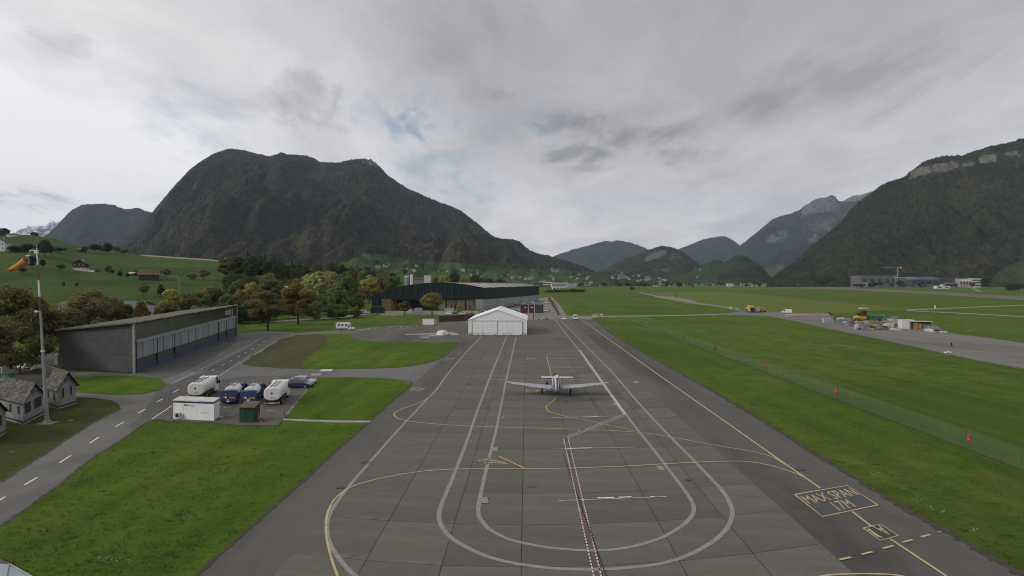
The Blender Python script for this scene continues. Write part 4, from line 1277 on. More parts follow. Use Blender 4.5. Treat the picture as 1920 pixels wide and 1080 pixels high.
def office_container():
    A, B, Cc = G(325, 786.6), G(401.5, 789.8), G(412, 781.4)
    o = A; u = (B - A).normalized(); Lx = (B - A).length; v = Cc - B; Ly = v.length; v.normalize()
    t = thing('office_container', 'white office container with a navy band round its roof beside the fuel trucks', 'container', o)
    T = affine(o, u, v)
    h = 2.62
    MB(T).box(0, Lx, 0, Ly, .10, h - .34).build('body', M_CONT, t, world=True)
    MB(T).box(-.02, Lx + .02, -.03, Ly + .03, h - .34, h - .12).build('trim_band', M_NAVY, t, world=True)
    MB(T).box(-.05, Lx + .05, -.06, Ly + .06, h - .12, h).build('roof', M_CONTR, t, world=True)
    for x in (0.02, Lx - .16):
        for y in (.0, Ly - .14): MB(T).box(x - .02, x + .16, y - .015, y + .155, .0, h - .35).build('corner_post', M_CONT, t, world=True)
    MB(T).box(-.1, Lx + .1, -.12, .0, 0, .09).build('base_rail', M_HUTT, t, world=True)
    d = MB(T); d.box(1.45, 1.48, -.012, .01, .2, h - .4); d.box(3.62, 3.64, -.008, .01, .2, h - .4); d.build('panel_seam', M_GREYST, t, world=True)
    ac = MB(T).box(.35, 1.1, -.36, .0, .32, .98).build('air_conditioner', mat('ac_case', (.42, .41, .38), .6), t, world=True)
    MB(T).tube((.68, -.38, .65), (.68, -.36, .65), .25, n=14).build('fan_grille', M_DARKGAP, ac, world=True)
    MB(T).box(1.12, 1.5, -.28, .0, .28, .7).build('meter_box', mat('meter_case', (.30, .30, .27), .6), t, world=True)
    MB(T).box(4.0, 5.0, -.012, .002, 1.02, 1.06).build('air_slot', M_DARKGAP, t, world=True)
    l = MB(T).box(1.62, 1.98, -.012, .002, 1.86, 2.08).build('logo_frame', M_DARKGAP, t, world=True)
    MB(T).box(1.68, 1.90, -.02, -.010, 1.90, 2.04).build('logo_mark', mat('logo_red', (.42, .10, .10), .6), l, world=True)
    wall_text('FINCE', lambda x, w: T(2.05 + 1.05 * x, -.014, 1.84 + .24 * w), 'lettering', mat('lettering_grey', (.07, .075, .085), .6), t, world=True)
    MB(T).box(Lx + .02, Lx + .55, Ly - .9, Ly + .1, .06, .14).build('step', M_HUTT, t, world=True)


office_container()


def green_shed():
    A, B = G(449, 793), G(477.6, 792.6)
    o = A; u = (B - A).normalized(); Lx = (B - A).length; v = Vector((-u.y, u.x, 0))
    t = thing('garden_shed', 'small green shed with a brown pent roof at the edge of the fuel yard', 'shed', o)
    T = affine(o, u, v)
    D = 1.9
    mb = MB(T); mb.add([(0, 0, .05), (Lx, 0, .05), (Lx, D, .05), (0, D, .05), (0, 0, 1.98), (Lx, 0, 1.98), (Lx, D, 2.3), (0, D, 2.3)], [(0, 1, 5, 4), (1, 2, 6, 5), (2, 3, 7, 6), (3, 0, 4, 7), (3, 2, 1, 0), (4, 5, 6, 7)])
    mb.build('body', mat('shed_green_dark', (.016, .050, .026), .7, .2, 1), t, world=True)
    n = 12
    for k in range(n):
        a = Lx * k / n
        MB(T).box(a + .012, a + Lx / n - .012, -.03, -.001, .08, 1.95).build('plank', mat('shed_green', (.020, .068, .034), .7, .22, 1.4, objvar=.15), t, world=True)
    mb = MB(T)
    pts = [(-.12, -.2, 1.97), (Lx + .12, -.2, 1.97), (Lx + .12, D + .15, 2.36), (-.12, D + .15, 2.36)]
    mb.add(pts + [(x, y, z + .08) for x, y, z in pts], [(3, 2, 1, 0), (4, 5, 6, 7), (0, 1, 5, 4), (1, 2, 6, 5), (2, 3, 7, 6), (3, 0, 4, 7)])
    mb.build('roof', mat('shed_roof_brown', (.115, .082, .062), .9, .3, 1.5), t, world=True)
    MB(T).box(-.05, Lx + .05, -.06, D, 0, .06).build('base', M_HUTD, t, world=True)
    c = thing('hose_trolley', 'red two wheeled hose trolley leaning next to the green shed', 'trolley', G(489, 792.4), R(15))
    MB().tube((-.3, 0, .25), (-.3, .25, 1.35), .03).tube((.3, 0, .25), (.3, .25, 1.35), .03).tube((-.3, .25, 1.35), (.3, .25, 1.35), .03).tube((-.3, .1, .75), (.3, .1, .75), .025).build('frame', mat('trolley_grey', (.20, .18, .17), .5), c)
    for s in (-.36, .36): MB().tube((s - .05, 0, .22), (s + .05, 0, .22), .22, n=14).build('wheel', M_DARKGAP, c)
    MB().box(-.35, .35, -.3, .02, .04, .12).build('toe_plate', mat('trolley_red', (.36, .05, .04), .5), c)
    MB().tube((-.15, .02, .62), (.15, .02, .62), .2, n=12).build('hose_reel', MATS['trolley_red'], c)
    p = thing('marker_post', 'thin dark post at the corner of the cream kerb by the fuel yard', 'post', G(533.6, 783))
    MB().tube((0, 0, 0), (0, 0, .95), .035).build('post', M_HUTD, p); MB().box(-.15, .15, -.15, .15, 0, .06).build('foot_plate', M_GREYST, p)


green_shed()

# ------------------------------------------------------------------ wind mast and windsock
M_POLE = mat('mast_grey', (.23, .245, .25), .5, .12, 1)
M_POLEW = mat('mast_white', (.66, .66, .66), .5)
M_POLER = mat('mast_red', (.15, .055, .045), .6)


def wind_mast():
    o = G(88.5, 794.6)
    s = 14.57
    t = thing('wind_mast', 'tall tapering grey mast with red and white bands beside the huts', 'mast', o)
    zt = 22.6
    tx = -1.16
    P = lambda z: Vector((tx * (z / zt) ** 1.0, 0, z))
    rr = lambda z: .27 - .205 * (z / zt) ** .8
    zs = [(0, 14.5, M_POLE, 'lower_tube'), (14.5, 16.4, M_POLER, 'red_band'), (16.4, 18.5, M_POLEW, 'white_band'), (18.5, 20.5, M_POLER, 'red_band'), (20.5, 22.6, M_POLEW, 'white_band')]
    for a, b, m, nm in zs:
        mb = MB(); n = 6 if b - a > 5 else 1
        for k in range(n):
            z0, z1 = a + (b - a) * k / n, a + (b - a) * (k + 1) / n
            mb.tube(P(z0), P(z1), rr(z0), rr(z1), 12, cap=(k in (0, n - 1)))
        mb.build(nm, m, t, smooth=False)
    MB().box(-1.05, 1.05, -.85, .85, 0, .14).build('base_slab', mat('mast_base_concrete', (.17, .155, .13), .9, .25, 1), t)
    MB().tube((0, 0, .1), (0, 0, .42), .5, .42, 12).build('base_flange', M_POLE, t)
    MB().tube(P(9.3) + Vector((0, 0, 0)), P(9.5), .23, n=12).build('joint_ring', M_POLEW, t)
    MB().tube(P(14.5), P(14.5) + Vector((-.6, 0, 0)), .05).box(-1.45, -1.15, -.12, .12, 14.38, 14.62).build('bracket', M_POLEW, t)
    top = P(22.3)
    arm = MB(); arm.tube(top, top + Vector((-.85, 0, .05)), .06); arm.tube(top + Vector((-.85, 0, .12)), top + Vector((-.85, 0, -.2)), .05); arm.build('arm', M_POLEW, t)
    MB().tube(top, top + Vector((0, 0, .75)), .04, .02).build('lightning_rod', M_POLEW, t)
    MB().box(top.x - .22, top.x + .12, -.16, .16, top.z - .35, top.z + .05).build('lamp', M_POLEW, t)
    # windsock hung from the arm
    w0 = o + top + Vector((-.85, 0, 0))
    k = 79.0 / F
    big = PD(49.5, 488.5, o.y); small = PD(18, 506.5, o.y)
    ws = thing('windsock', 'faded orange windsock blowing to the left of the mast', 'windsock', big)
    d = (small - big); L = d.length; d.normalize()
    side = Vector((0, 1, 0)); up = d.cross(side).normalized()
    rings = []
    for i, f in enumerate((0, .12, .3, .5, .7, .88, 1.0)):
        r = (.50 * (1 - f) + .27 * f) * (1 + .03 * math.sin(i * 2.4))
        c = d * (L * f) + Vector((0, 0, -.10 * math.sin(f * 3.14)))
        rings.append([c + (side * math.cos(a) + up * math.sin(a)) * r for a in [2 * math.pi * j / 16 for j in range(16)]])
    MB().loft(rings[:6], cap=False).build('sock', mat('windsock_orange', (.50, .20, .08), .8, .15, 1.5), ws, smooth=True)
    MB().loft(rings[5:], cap=False).build('tail_band', mat('windsock_red', (.50, .075, .035), .8), ws, smooth=True)
    hoop = MB()
    for j in range(16): hoop.tube(rings[0][j], rings[0][(j + 1) % 16], .025, n=5)
    hp = hoop.build('hoop', M_GREYST, ws)
    a = w0 - big
    ln = MB()
    kn = a * .45 + Vector((-.0, 0, .0))
    ln.tube(a, kn, .012, n=4)
    for j in (0, 4, 8, 12): ln.tube(kn, rings[0][j], .010, n=4)
    ln.build('line', M_POLEW, ws)
    MB().box(kn.x - .25, kn.x + .25, -.06, .06, kn.z + .0, kn.z + .14).build('swivel', M_POLEW, ws)


wind_mast()

# ------------------------------------------------------------------ green arched works hall
M_GREEN = mat('hall_green_cladding', (.011, .024, .024), .55, .14, .12, objvar=.12)
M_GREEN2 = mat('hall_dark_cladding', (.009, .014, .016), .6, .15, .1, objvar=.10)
M_HALLW = mat('hall_light_panel', (.30, .32, .315), .7, .1, .2, objvar=.07)
M_HROOF = mat('hall_roof_membrane', (.40, .38, .355), .7, .2, .05)
M_TAN = mat('hall_timber_tan', (.20, .135, .06), .8, .2, .3)


def works_hall():
    A, B, Cc = G(697, 582.4), G(906, 580), G(1010, 563.2)
    o = A; u = B - A; u.z = 0; v = Cc - B; v.z = 0
    t = thing('works_hall', 'big dark green hall with a curved gable and long pale roof behind the white tent', 'hall', o)
    T = affine(o, u, v)
    prof = [(0, 556), (.158, 543), (.30, 535.8), (.46, 532), (.62, 530.4), (.75, 531.6), (.885, 535.4), (.97, 538.8), (1, 540)]
    # heights of the arch at each place along the facade
    pz = []
    for a, y in prof:
        p = o + u * a
        pz.append((a, float(zat(y, p.y))))
    za = lambda a: float(np.interp(a, [q[0] for q in pz], [q[1] for q in pz]))
    n = 30
    zl = 7.4
    for k in range(n):
        a0, a1 = k / n, (k + 1) / n
        zb0 = 0.0 if a1 <= .135 else zl - .6 * (a0 > .5) * 0
        e = .0012
        m = MB(T); m.add([(a0 + e, -.001 * (k % 2), zb0), (a1 - e, -.001 * (k % 2), zb0), (a1 - e, -.001 * (k % 2), za(a1)), (a0 + e, -.001 * (k % 2), za(a0)),
                          (a0 + e, .006, zb0), (a1 - e, .006, zb0), (a1 - e, .006, za(a1)), (a0 + e, .006, za(a0))], [(0, 1, 2, 3), (7, 6, 5, 4), (0, 4, 5, 1), (1, 5, 6, 2), (2, 6, 7, 3), (3, 7, 4, 0)])
        m.build('cladding_panel', M_GREEN, t, world=True)
    m = MB(T); m.box(.135, 1, .0, .02, zl - .9, zl); m.build('lintel', M_GREEN2, t, world=True)
    # the open front under the curved gable
    m = MB(T); m.box(.135, .56, .14, .15, 0, zl + 1); m.box(.56, 1.0, .034, .037, 0, zl + 1); m.build('inner_wall', mat('hall_inner_wall', (.52, .51, .46), .8, .2, .1), t, world=True)
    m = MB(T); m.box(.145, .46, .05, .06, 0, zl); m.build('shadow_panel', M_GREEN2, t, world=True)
    m = MB(T); m.box(.10, .175, -.012, .04, 0, zl - .2); m.build('timber_wall', M_TAN, t, world=True)
    m = MB(T); m.box(.93, 1.0, -.002, .03, 0, zl - .9); m.build('corner_wall', M_HALLW, t, world=True)
    for a in (.46, .56, .65, .74, .83): MB(T).box(a, a + .004, .004, .010, 0, zl - .9).build('column', M_GREEN2, t, world=True)
    # curved roof: strips
    nr = 14
    for k in range(nr):
        b0, b1 = k / nr, (k + 1) / nr
        m = MB(T)
        aa = np.linspace(-.004, 1.012, 16)
        up_ = .10 * (k % 2)
        V = [(a, b0 + .002, za(a) * (1 - .0 * b0) + .25 + up_) for a in aa] + [(a, b1 - .002, za(a) - .35 * b1 + .25 + up_) for a in aa]
        m.add(V, [(i, i + 1, 17 + i, 16 + i) for i in range(15)])
        m.build('roof_strip', M_HROOF, t, world=True)
    m = MB(T); m.add([(a, -.004, za(a) - .2) for a in np.linspace(-.004, 1.01, 20)] + [(a, -.004, za(a) + .28) for a in np.linspace(-.004, 1.01, 20)], [(i, i + 1, 21 + i, 20 + i) for i in range(19)])
    m.build('roof_edge', M_GREEN2, t, world=True)
    # right side: dark upper band over light wall panels
    z1 = za(1.0)
    ns = 16
    for k in range(ns):
        b0, b1 = k / ns, (k + 1) / ns
        MB(T).box(1.0, 1.006, b0 + .0007, b1 - .0007, 6.4 - 1.2 * b0, z1 - .2 - .5 * b0).build('dark_panel', M_GREEN2, t, world=True)
        q = MB(T); q.box(1.0, 1.003, b0 + .0016, b1 - .0016, 0, 6.3 - 1.25 * b0); q.build('wall_panel', M_HALLW, t, world=True)
    m = MB(T); m.box(.99, .9995, .001, .999, 0, z1 - .6); m.build('side_structure', M_DARKGAP, t, world=True)
    m = MB(T); m.box(0.0, .99, .995, 1.0, 0, 12); m.box(-.001, .002, .01, .99, 0, za(0) - .1); m.build('rear_wall', M_GREEN2, t, world=True)
    return t, T


hall, HT = works_hall()
# timber stacks and boxes in the open front of the hall
M_TIMB = mat('stacked_timber', (.42, .24, .13), .8, .2, .5, objvar=.2)
for k, (a, w, z) in enumerate(((.655, .032, 3.6), (.70, .02, 3.4), (.735, .02, 3.6), (.80, .018, 3.6), (.835, .02, 3.2), (.885, .03, 3.6))):
    ps = thing('timber_stack', ['orange board stack nearest the tree in the hall opening', 'orange board stack second from the tree in the hall opening', 'narrow board stack left of the gap in the hall opening', 'narrow board stack right of the gap in the hall opening',
                                'low board stack in the right half of the hall opening', 'wide board stack next to the light corner wall of the hall'][k], 'timber stack', HT(a, .02, 0), group='timber stacks inside the works hall')
    for j in range(4):
        z0 = .15 + (z - .2) * j / 4
        MB(HT).box(a, a + w, .012, .026, z0, z0 + (z - .2) / 4 - .15).build('board_pack', M_TIMB, ps, world=True)
M_CRATE = mat('yard_crate_grey', (.30, .31, .30), .8, .2, .4, objvar=.2)


def ybox(name, label, cat, px, py, w, d, h, m, rz=0.0, group=None, lid=None):
    """a box-shaped thing with corner frame and lid standing on the ground"""
    p = G(px, py)
    t = thing(name, label, cat, p, rz, group)
    MB().box(-w / 2, w / 2, 0, d, .1, h).build('body', m, t)
    f = MB()
    for x in (-w / 2, w / 2 - .1):
        for y in (0, d - .1): f.box(x - .03, x + .13, y - .03, y + .13, 0, h + .03)
    f.build('corner_frame', lid or M_GREYST, t)
    MB().box(-w / 2 - .06, w / 2 + .06, -.06, d + .06, h + .03, h + .15).build('lid', lid or M_GREYST, t)
    return t


ybox('storage_crate', 'grey storage box in front of the open hall, left of the big round tree', 'crate', 784, 587, 4.2, 3, 2.7, M_CRATE, group=None)
ybox('storage_crate', 'pale crate just right of the round tree in front of the hall', 'crate', 842, 587, 5.4, 3, 2.4, M_CRATE)
ybox('storage_crate', 'low pale box in the hall yard beside the grey storage box', 'crate', 766, 587, 4.2, 2.4, 2.2, mat('crate_pale', (.40, .38, .34), .8, .2, .5))
ybox('skip_container', 'dark green skip container at the left end of the green hall', 'skip', 707, 587.6, 7.4, 3, 3.6, mat('skip_green', (.014, .028, .026), .6, .2, .4), lid=mat('skip_rim', (.05, .06, .06), .6))
ybox('site_cabin', 'small white cabin with brown edges beside the left lawn', 'cabin', 803, 609.2, 5.3, 3, 2.55, mat('cabin_white', (.66, .65, .63), .6, .06, .6), rz=R(-8), lid=mat('cabin_edge', (.16, .07, .05), .7))
# low wall along the hall yard and rusty screen wall
yw = thing('yard_wall', 'low pale concrete wall in front of the green hall', 'wall', G(712, 592))
p0, p1 = G(712, 592), G(818, 592)
for k in range(16):
    a, b = p0.lerp(p1, k / 16), p0.lerp(p1, (k + 1) / 16)
    MB().box(a.x + .04, b.x - .04, a.y, a.y + .3, 0, 1.15 + .05 * (k % 2)).build('wall_block', mat('yard_wall_concrete', (.34, .32, .29), .9, .2, .5, objvar=.12), yw, world=True)
sw = thing('screen_wall', 'rusty brown screen wall running from the left lawn towards the white tent', 'wall', G(823, 603.6))
p0, p1 = G(823, 603.6), G(892, 599.6)
nb = 14
for k in range(nb):
    a, b = p0.lerp(p1, k / nb), p0.lerp(p1, (k + 1) / nb)
    d = (b - a).normalized(); q = Vector((-d.y, d.x, 0)) * .12
    m = MB(); a2, b2 = a + d * .03, b - d * .03
    m.prism([(a2 - q)[:2], (b2 - q)[:2], (b2 + q)[:2], (a2 + q)[:2]], 0, 2.75)
    m.build('screen_panel', mat('screen_rust', (.090, .058, .046), .9, .25, .6, objvar=.12), sw, world=True)

# covered white load on the pad left of the tent
cw = thing('covered_load', 'white tarpaulin over a low load on the asphalt left of the tent', 'tarpaulin', G(829.5, 629))
u_ = np.linspace(0, 2 * np.pi, 18, endpoint=False)
rings = []
for z, f in ((0.0, 1.0), (.5, 1.0), (1.15, .93), (1.5, .8), (1.62, .55)):
    rings.append([(math.cos(a) * 1.75 * f * (1 + .12 * math.cos(4 * a)) + .1 * math.sin(3 * a + z * 3), math.sin(a) * 1.3 * f * (1 + .12 * math.cos(4 * a)), z + .07 * math.sin(5 * a) * (z > .2)) for a in u_])
MB().loft(rings).build('tarpaulin', mat('tarp_white', (.66, .66, .65), .7, .1, 2, bump=.05, bscale=2), cw)
MB().box(-1.9, 1.9, -1.5, 1.5, 0, .12).build('pallet', M_HUTD, cw)

# ================================================================== VEHICLES
M_TYRE = mat('tyre_rubber', (.018, .018, .018), .9)
M_RIM = mat('wheel_rim', (.35, .35, .36), .4, metallic=.4)
M_VGLASS = mat('vehicle_glass', (.016, .018, .022), .06, spec=.8)
M_CHASSIS = mat('chassis_dark', (.025, .025, .028), .7)
M_TANKW = mat('tank_white', (.72, .72, .70), .4, .06, .6)
M_TRUCKB = mat('truck_blue', (.040, .068, .150), .4, .12, 1)
M_ORPL = mat('hazard_plate_orange', (.50, .22, .05), .5)
M_LAMP = mat('lamp_clear', (.75, .75, .72), .2)
M_TAIL = mat('lamp_red', (.12, .015, .015), .3)
_cache = {}


def wheel_mesh(r, w):
    k = ('w', r, w)
    if k not in _cache:
        m = MB(); m.tube((0, -w / 2, 0), (0, w / 2, 0), r, n=16); m.m(1); m.tube((0, -w / 2 - .012, 0), (0, w / 2 + .012, 0), r * .58, n=12)
        _cache[k] = m.mesh('wheel', [M_TYRE, M_RIM])
    return _cache[k]


def wheels(t, xs, y, r, w):
    for x in xs:
        for s in (-1, 1): link('wheel', wheel_mesh(r, w), t, (x, s * y, r))


def car(label, px, py, head, col, kind='hatch', group=None, name='parked_car', z=None, cat='car'):
    p = G(px, py)
    t = thing(name, label, cat, p, head, group)
    cm = col if not isinstance(col, tuple) else mat('car_paint_%d_%d_%d' % tuple(int(c * 1000) for c in col), col, .3, coat=.5, spec=.5)
    key = (kind, cm.name)
    if key not in _cache:
        if kind == 'van':
            L, w, hb = 5.4, .98, 2.3
            low = [(-L / 2, .35), (-L / 2, 1.15), (L / 2 - .15, 1.15), (L / 2, .95), (L / 2, .35)]
            cab = [(-L / 2 + .02, 1.15), (-L / 2 + .08, 2.3), (L / 2 - 1.65, 2.3), (L / 2 - 1.25, 2.1), (L / 2 - .55, 1.2), (L / 2 - .5, 1.15)]
            rr, xw = .34, 1.65
        else:
            L, w, hb = (4.4, .89, 1.47) if kind == 'hatch' else (4.6, .92, 1.7)
            low = [(-L / 2 + .02, .28), (-L / 2, .62), (-L / 2 + .06, .92), (L / 2 - 1.15, .95), (L / 2 - .12, .76), (L / 2, .58), (L / 2 - .02, .28)]
            cab = [(-L / 2 + .12, .92), (-L / 2 + .62, hb - .1), (-L / 2 + 1.1, hb), (.25, hb), (.55, hb - .07), (1.15, .95)]
            rr, xw = .32, 1.33
        b = MB(); b.prof(low, -w, w)
        inset = .15
        n = len(cab); z0 = min(q[1] for q in cab); zt = max(q[1] for q in cab)
        fy = lambda z: w - .02 - inset * (z - z0) / (zt - z0)
        pts = [(x, -fy(z), z) for x, z in cab] + [(x, fy(z), z) for x, z in cab]
        b.add(pts, [tuple(range(n - 1, -1, -1))[::-1][::-1], tuple(range(n, 2 * n))[::-1][::-1]] + [(i, (i + 1) % n, n + (i + 1) % n, n + i) for i in range(n)])
        body = b.mesh('body', cm)
        g = MB()
        zi0, zi1 = z0 + .08, zt - .12

        def side(x0, x1, x0t, x1t):
            for s in (-1, 1):
                y0, y1 = (fy(zi0) + .012) * s, (fy(zi1) + .012) * s
                q = [(x0, y0, zi0), (x1, y0, zi0), (x1t, y1, zi1), (x0t, y1, zi1)]
                g.add(q, [(0, 1, 2, 3)] if s < 0 else [(3, 2, 1, 0)])
        if kind == 'van':
            side(L / 2 - 1.75, L / 2 - .75, L / 2 - 1.75, L / 2 - 1.3)
            a0, a1 = (L / 2 - .58, 1.26), (L / 2 - 1.18, 2.04)
        else:
            side(-L / 2 + .5, -.32, -L / 2 + .85, -.28); side(-.22, .95, -.18, .42)
            a0, a1 = (1.10, 1.0), (.62, hb - .12)
            r0, r1 = (-L / 2 + .19, 1.02), (-L / 2 + .55, hb - .16)
            g.add([(r0[0] - .02, -fy(r0[1]) + .1, r0[1]), (r0[0] - .02, fy(r0[1]) - .1, r0[1]), (r1[0] - .02, fy(r1[1]) - .1, r1[1]), (r1[0] - .02, -fy(r1[1]) + .1, r1[1])], [(3, 2, 1, 0)])
        g.add([(a0[0] + .025, -fy(a0[1]) + .08, a0[1]), (a0[0] + .025, fy(a0[1]) - .08, a0[1]), (a1[0] + .03, fy(a1[1]) - .08, a1[1]), (a1[0] + .03, -fy(a1[1]) + .08, a1[1])], [(0, 1, 2, 3)])
        glass = g.mesh('window_glass', M_VGLASS)
        bm_ = MB().box(-L / 2 - .03, L / 2 + .03, -w + .06, w - .06, .24, .42).mesh('bumper', M_CHASSIS)
        hl = MB().box(-.04, .04, -.18, .18, -.07, .07).mesh('headlight', M_LAMP)
        tl = MB().box(-.04, .04, -.14, .14, -.09, .09).mesh('tail_light', M_TAIL)
        _cache[key] = (body, glass, bm_, hl, tl, rr, xw, L, w)
    body, glass, bm_, hl, tl, rr, xw, L, w = _cache[key]
    link('body', body, t); link('window_glass', glass, t); link('bumper', bm_, t)
    for s in (-1, 1):
        link('headlight', hl, t, (L / 2 - .04, s * (w - .24), .66)); link('tail_light', tl, t, (-L / 2 + .0, s * (w - .2), .78))
    wheels(t, (-xw, xw), w - .1, rr, .2)
    return t


def tanker(label, rear_px, rear_py, head, style):
    p = G(rear_px, rear_py)                         # middle of the rear end, on the ground
    fwd = Vector((math.cos(head), math.sin(head), 0))
    t = thing('tanker_truck', label, 'fuel truck', p, head, 'fuel tankers parked in the yard')
    big = style == 'white'
    L = 8.4 if big else 6.9
    w = 1.2 if big else 1.07
    MB().box(.3, L - .3, -.45, .45, .62, .86).build('chassis', M_CHASSIS, t)
    ra, rb, zc = (1.19, .98, 1.84) if big else (.9, .84, 1.72)
    x0, x1 = (.12, L - 2.35) if big else (1.15, L - 2.0)
    rings = []
    for x, f in ((x0, .88), (x0 + .10, .985), (x0 + .2, 1), (x1 - .2, 1), (x1 - .1, .985), (x1, .86)):
        rr = []
        for j in range(28):
            a = 2 * math.pi * j / 28
            c, s_ = math.cos(a), math.sin(a)
            e = .72 if big else .95
            rr.append((x, math.copysign(abs(c) ** e, c) * ra * f, zc + math.copysign(abs(s_) ** e, s_) * rb * f))
        rings.append(rr)
    tk = MB().loft(rings).build('tank', M_TANKW, t, smooth=False)
    tp = MB(); tp.box(x0 + .2, x1 - .2, -.34, -.28, zc + rb - .02, zc + rb + .12); tp.box(x0 + .2, x1 - .2, .28, .34, zc + rb - .02, zc + rb + .12)
    tp.build('walkway_rail', M_HUTT, tk)
    for k in range(3 if big else 2):
        xx = x0 + .9 + k * (x1 - x0 - 1.6) / 2.2
        MB().tube((xx, 0, zc + rb - .05), (xx, 0, zc + rb + .10), .24, n=12).build('manhole', M_GREYST, tk)
    cabm = M_TANKW if big else M_TRUCKB
    ch = 2.75 if big else 2.35
    c0 = L - 2.05 if big else L - 1.85
    cab = MB(); cab.prof([(c0, .55), (c0, ch - .05), (c0 + .15, ch), (L - .55, ch), (L - .12, ch - .85), (L, 1.15), (L, .45), (c0, .45)], -w, w)
    cb = cab.build('cab', cabm, t)
    g = MB(); g.add([(L - .10, -w + .12, ch - .9), (L - .10, w - .12, ch - .9), (L - .50, w - .14, ch - .12), (L - .50, -w + .14, ch - .12)], [(0, 1, 2, 3)])
    g.build('windscreen', M_VGLASS, cb)
    for s in (-1, 1):
        q = MB(); q.add([(c0 + .45, s * (w + .006), 1.5), (L - .35, s * (w + .006), 1.45), (L - .62, s * (w + .006), ch - .2), (c0 + .45, s * (w + .006), ch - .2)], [(0, 1, 2, 3)] if s < 0 else [(3, 2, 1, 0)]); q.build('side_window', M_VGLASS, cb)
        MB().box(L - .35, L - .15, s * (w + .02), s * (w + .22), 1.45, 2.0).build('mirror', M_CHASSIS, cb)
        MB().box(L - .02, L + .03, s * .75 - .18, s * .75 + .18, .7, .9).build('headlight', M_LAMP, cb)
        MB().box(2.0 if big else 2.6, c0 - .5, s * (w - .28), s * (w - .08), .55, .95).build('side_locker', M_CHASSIS if big else M_TRUCKB, t)
    rw = .5 if big else .42
    wheels(t, (1.75, L - 1.25) if big else (1.55, L - 1.1), w - .18, rw, .32)
    for s in (-1, 1): MB().box(1.1, 2.4, s * (w - .36) - .18, s * (w - .36) + .18, rw * 2, rw * 2 + .06).build('mudguard', M_CHASSIS, t)
    MB().box(-.04, .12, -w + .1, w - .1, .45, .60).build('rear_bumper', M_HUTT if big else M_CHASSIS, t)
    MB().box(-.06, -.035, -.28, .28, .47, .58).build('number_plate', M_LAMP, t)
    for s in (-1, 1): MB().box(-.06, .0, s * (w - .28) - .14, s * (w - .28) + .14, .66, .80).build('tail_light', M_TAIL, t)

    def diamond(m, y, z, r, x=-.012):
        q = MB(); q.add([(x, y - r, z), (x, y, z - r), (x, y + r, z), (x, y, z + r)], [(0, 3, 2, 1)][::1]); return q
    if big:
        xr = x0 - .015
        rp = MB().box(x0 - .01, x0 + .05, -.95, .95, 1.2, 2.52).build('rear_head', M_TANKW, tk)
        diamond(None, .05, 1.95, .19, xr).build('hazard_diamond', M_CHASSIS, rp)
        MB().box(xr - .004, xr + .01, -.35, .25, 1.24, 1.32).build('lettering_bar', M_CHASSIS, rp)
    else:
        rc = MB().box(.0, 1.12, -w, w, .48, 2.02).build('rear_cabinet', M_TRUCKB, t)
        MB().box(-.03, 1.15, -w - .03, w + .03, 2.02, 2.08).build('cabinet_lid', mat('truck_blue_dark', (.025, .04, .09), .5), rc)
        MB().box(-.02, .0, -.98, -.12, .98, 1.22).build('hazard_plate', M_ORPL, rc)
        diamond(None, .34, 1.16, .19, -.02).build('hazard_diamond', M_LAMP, rc)
        diamond(None, .66, 1.24, .19, -.02).build('hazard_diamond', mat('hazard_red', (.42, .09, .08), .5), rc)
        if 'first' in style:
            diamond(None, .34, 1.66, .19, -.02).build('hazard_diamond', MATS['hazard_red'], rc); MB().box(-.02, 0, -.02, .14, .62, .84).build('notice', M_LAMP, rc)
        else: MB().box(-.02, 0, -.22, .16, .62, .92).build('notice', M_LAMP, rc)
        MB().box(.25, 1.0, -.7, .7, 2.08, 2.13).build('roof_hatch', M_TRUCKB, rc)
    return t


HD = math.atan2(5.8, -1.15)
tanker('white rounded fuel tanker at the right end of the row in the yard', 510, 762.6, HD, 'white')
tanker('left one of the two blue fuel trucks with white tanks in the yard', 428, 759.6, HD, 'blue first')
tanker('blue fuel truck with white tank, parked between a blue truck and a white tanker', 465, 760.4, HD, 'blue second')
tanker('white fuel tanker standing behind the white office container', 366.5, 752.5, HD, 'white')
car('dark blue car parked at the grass edge next to the fuel trucks', 562, 726.6, R(-4), (.022, .030, .075))
car('silver car parked behind the dark blue one at the fuel yard', 568, 720.6, R(-6), (.42, .44, .47))

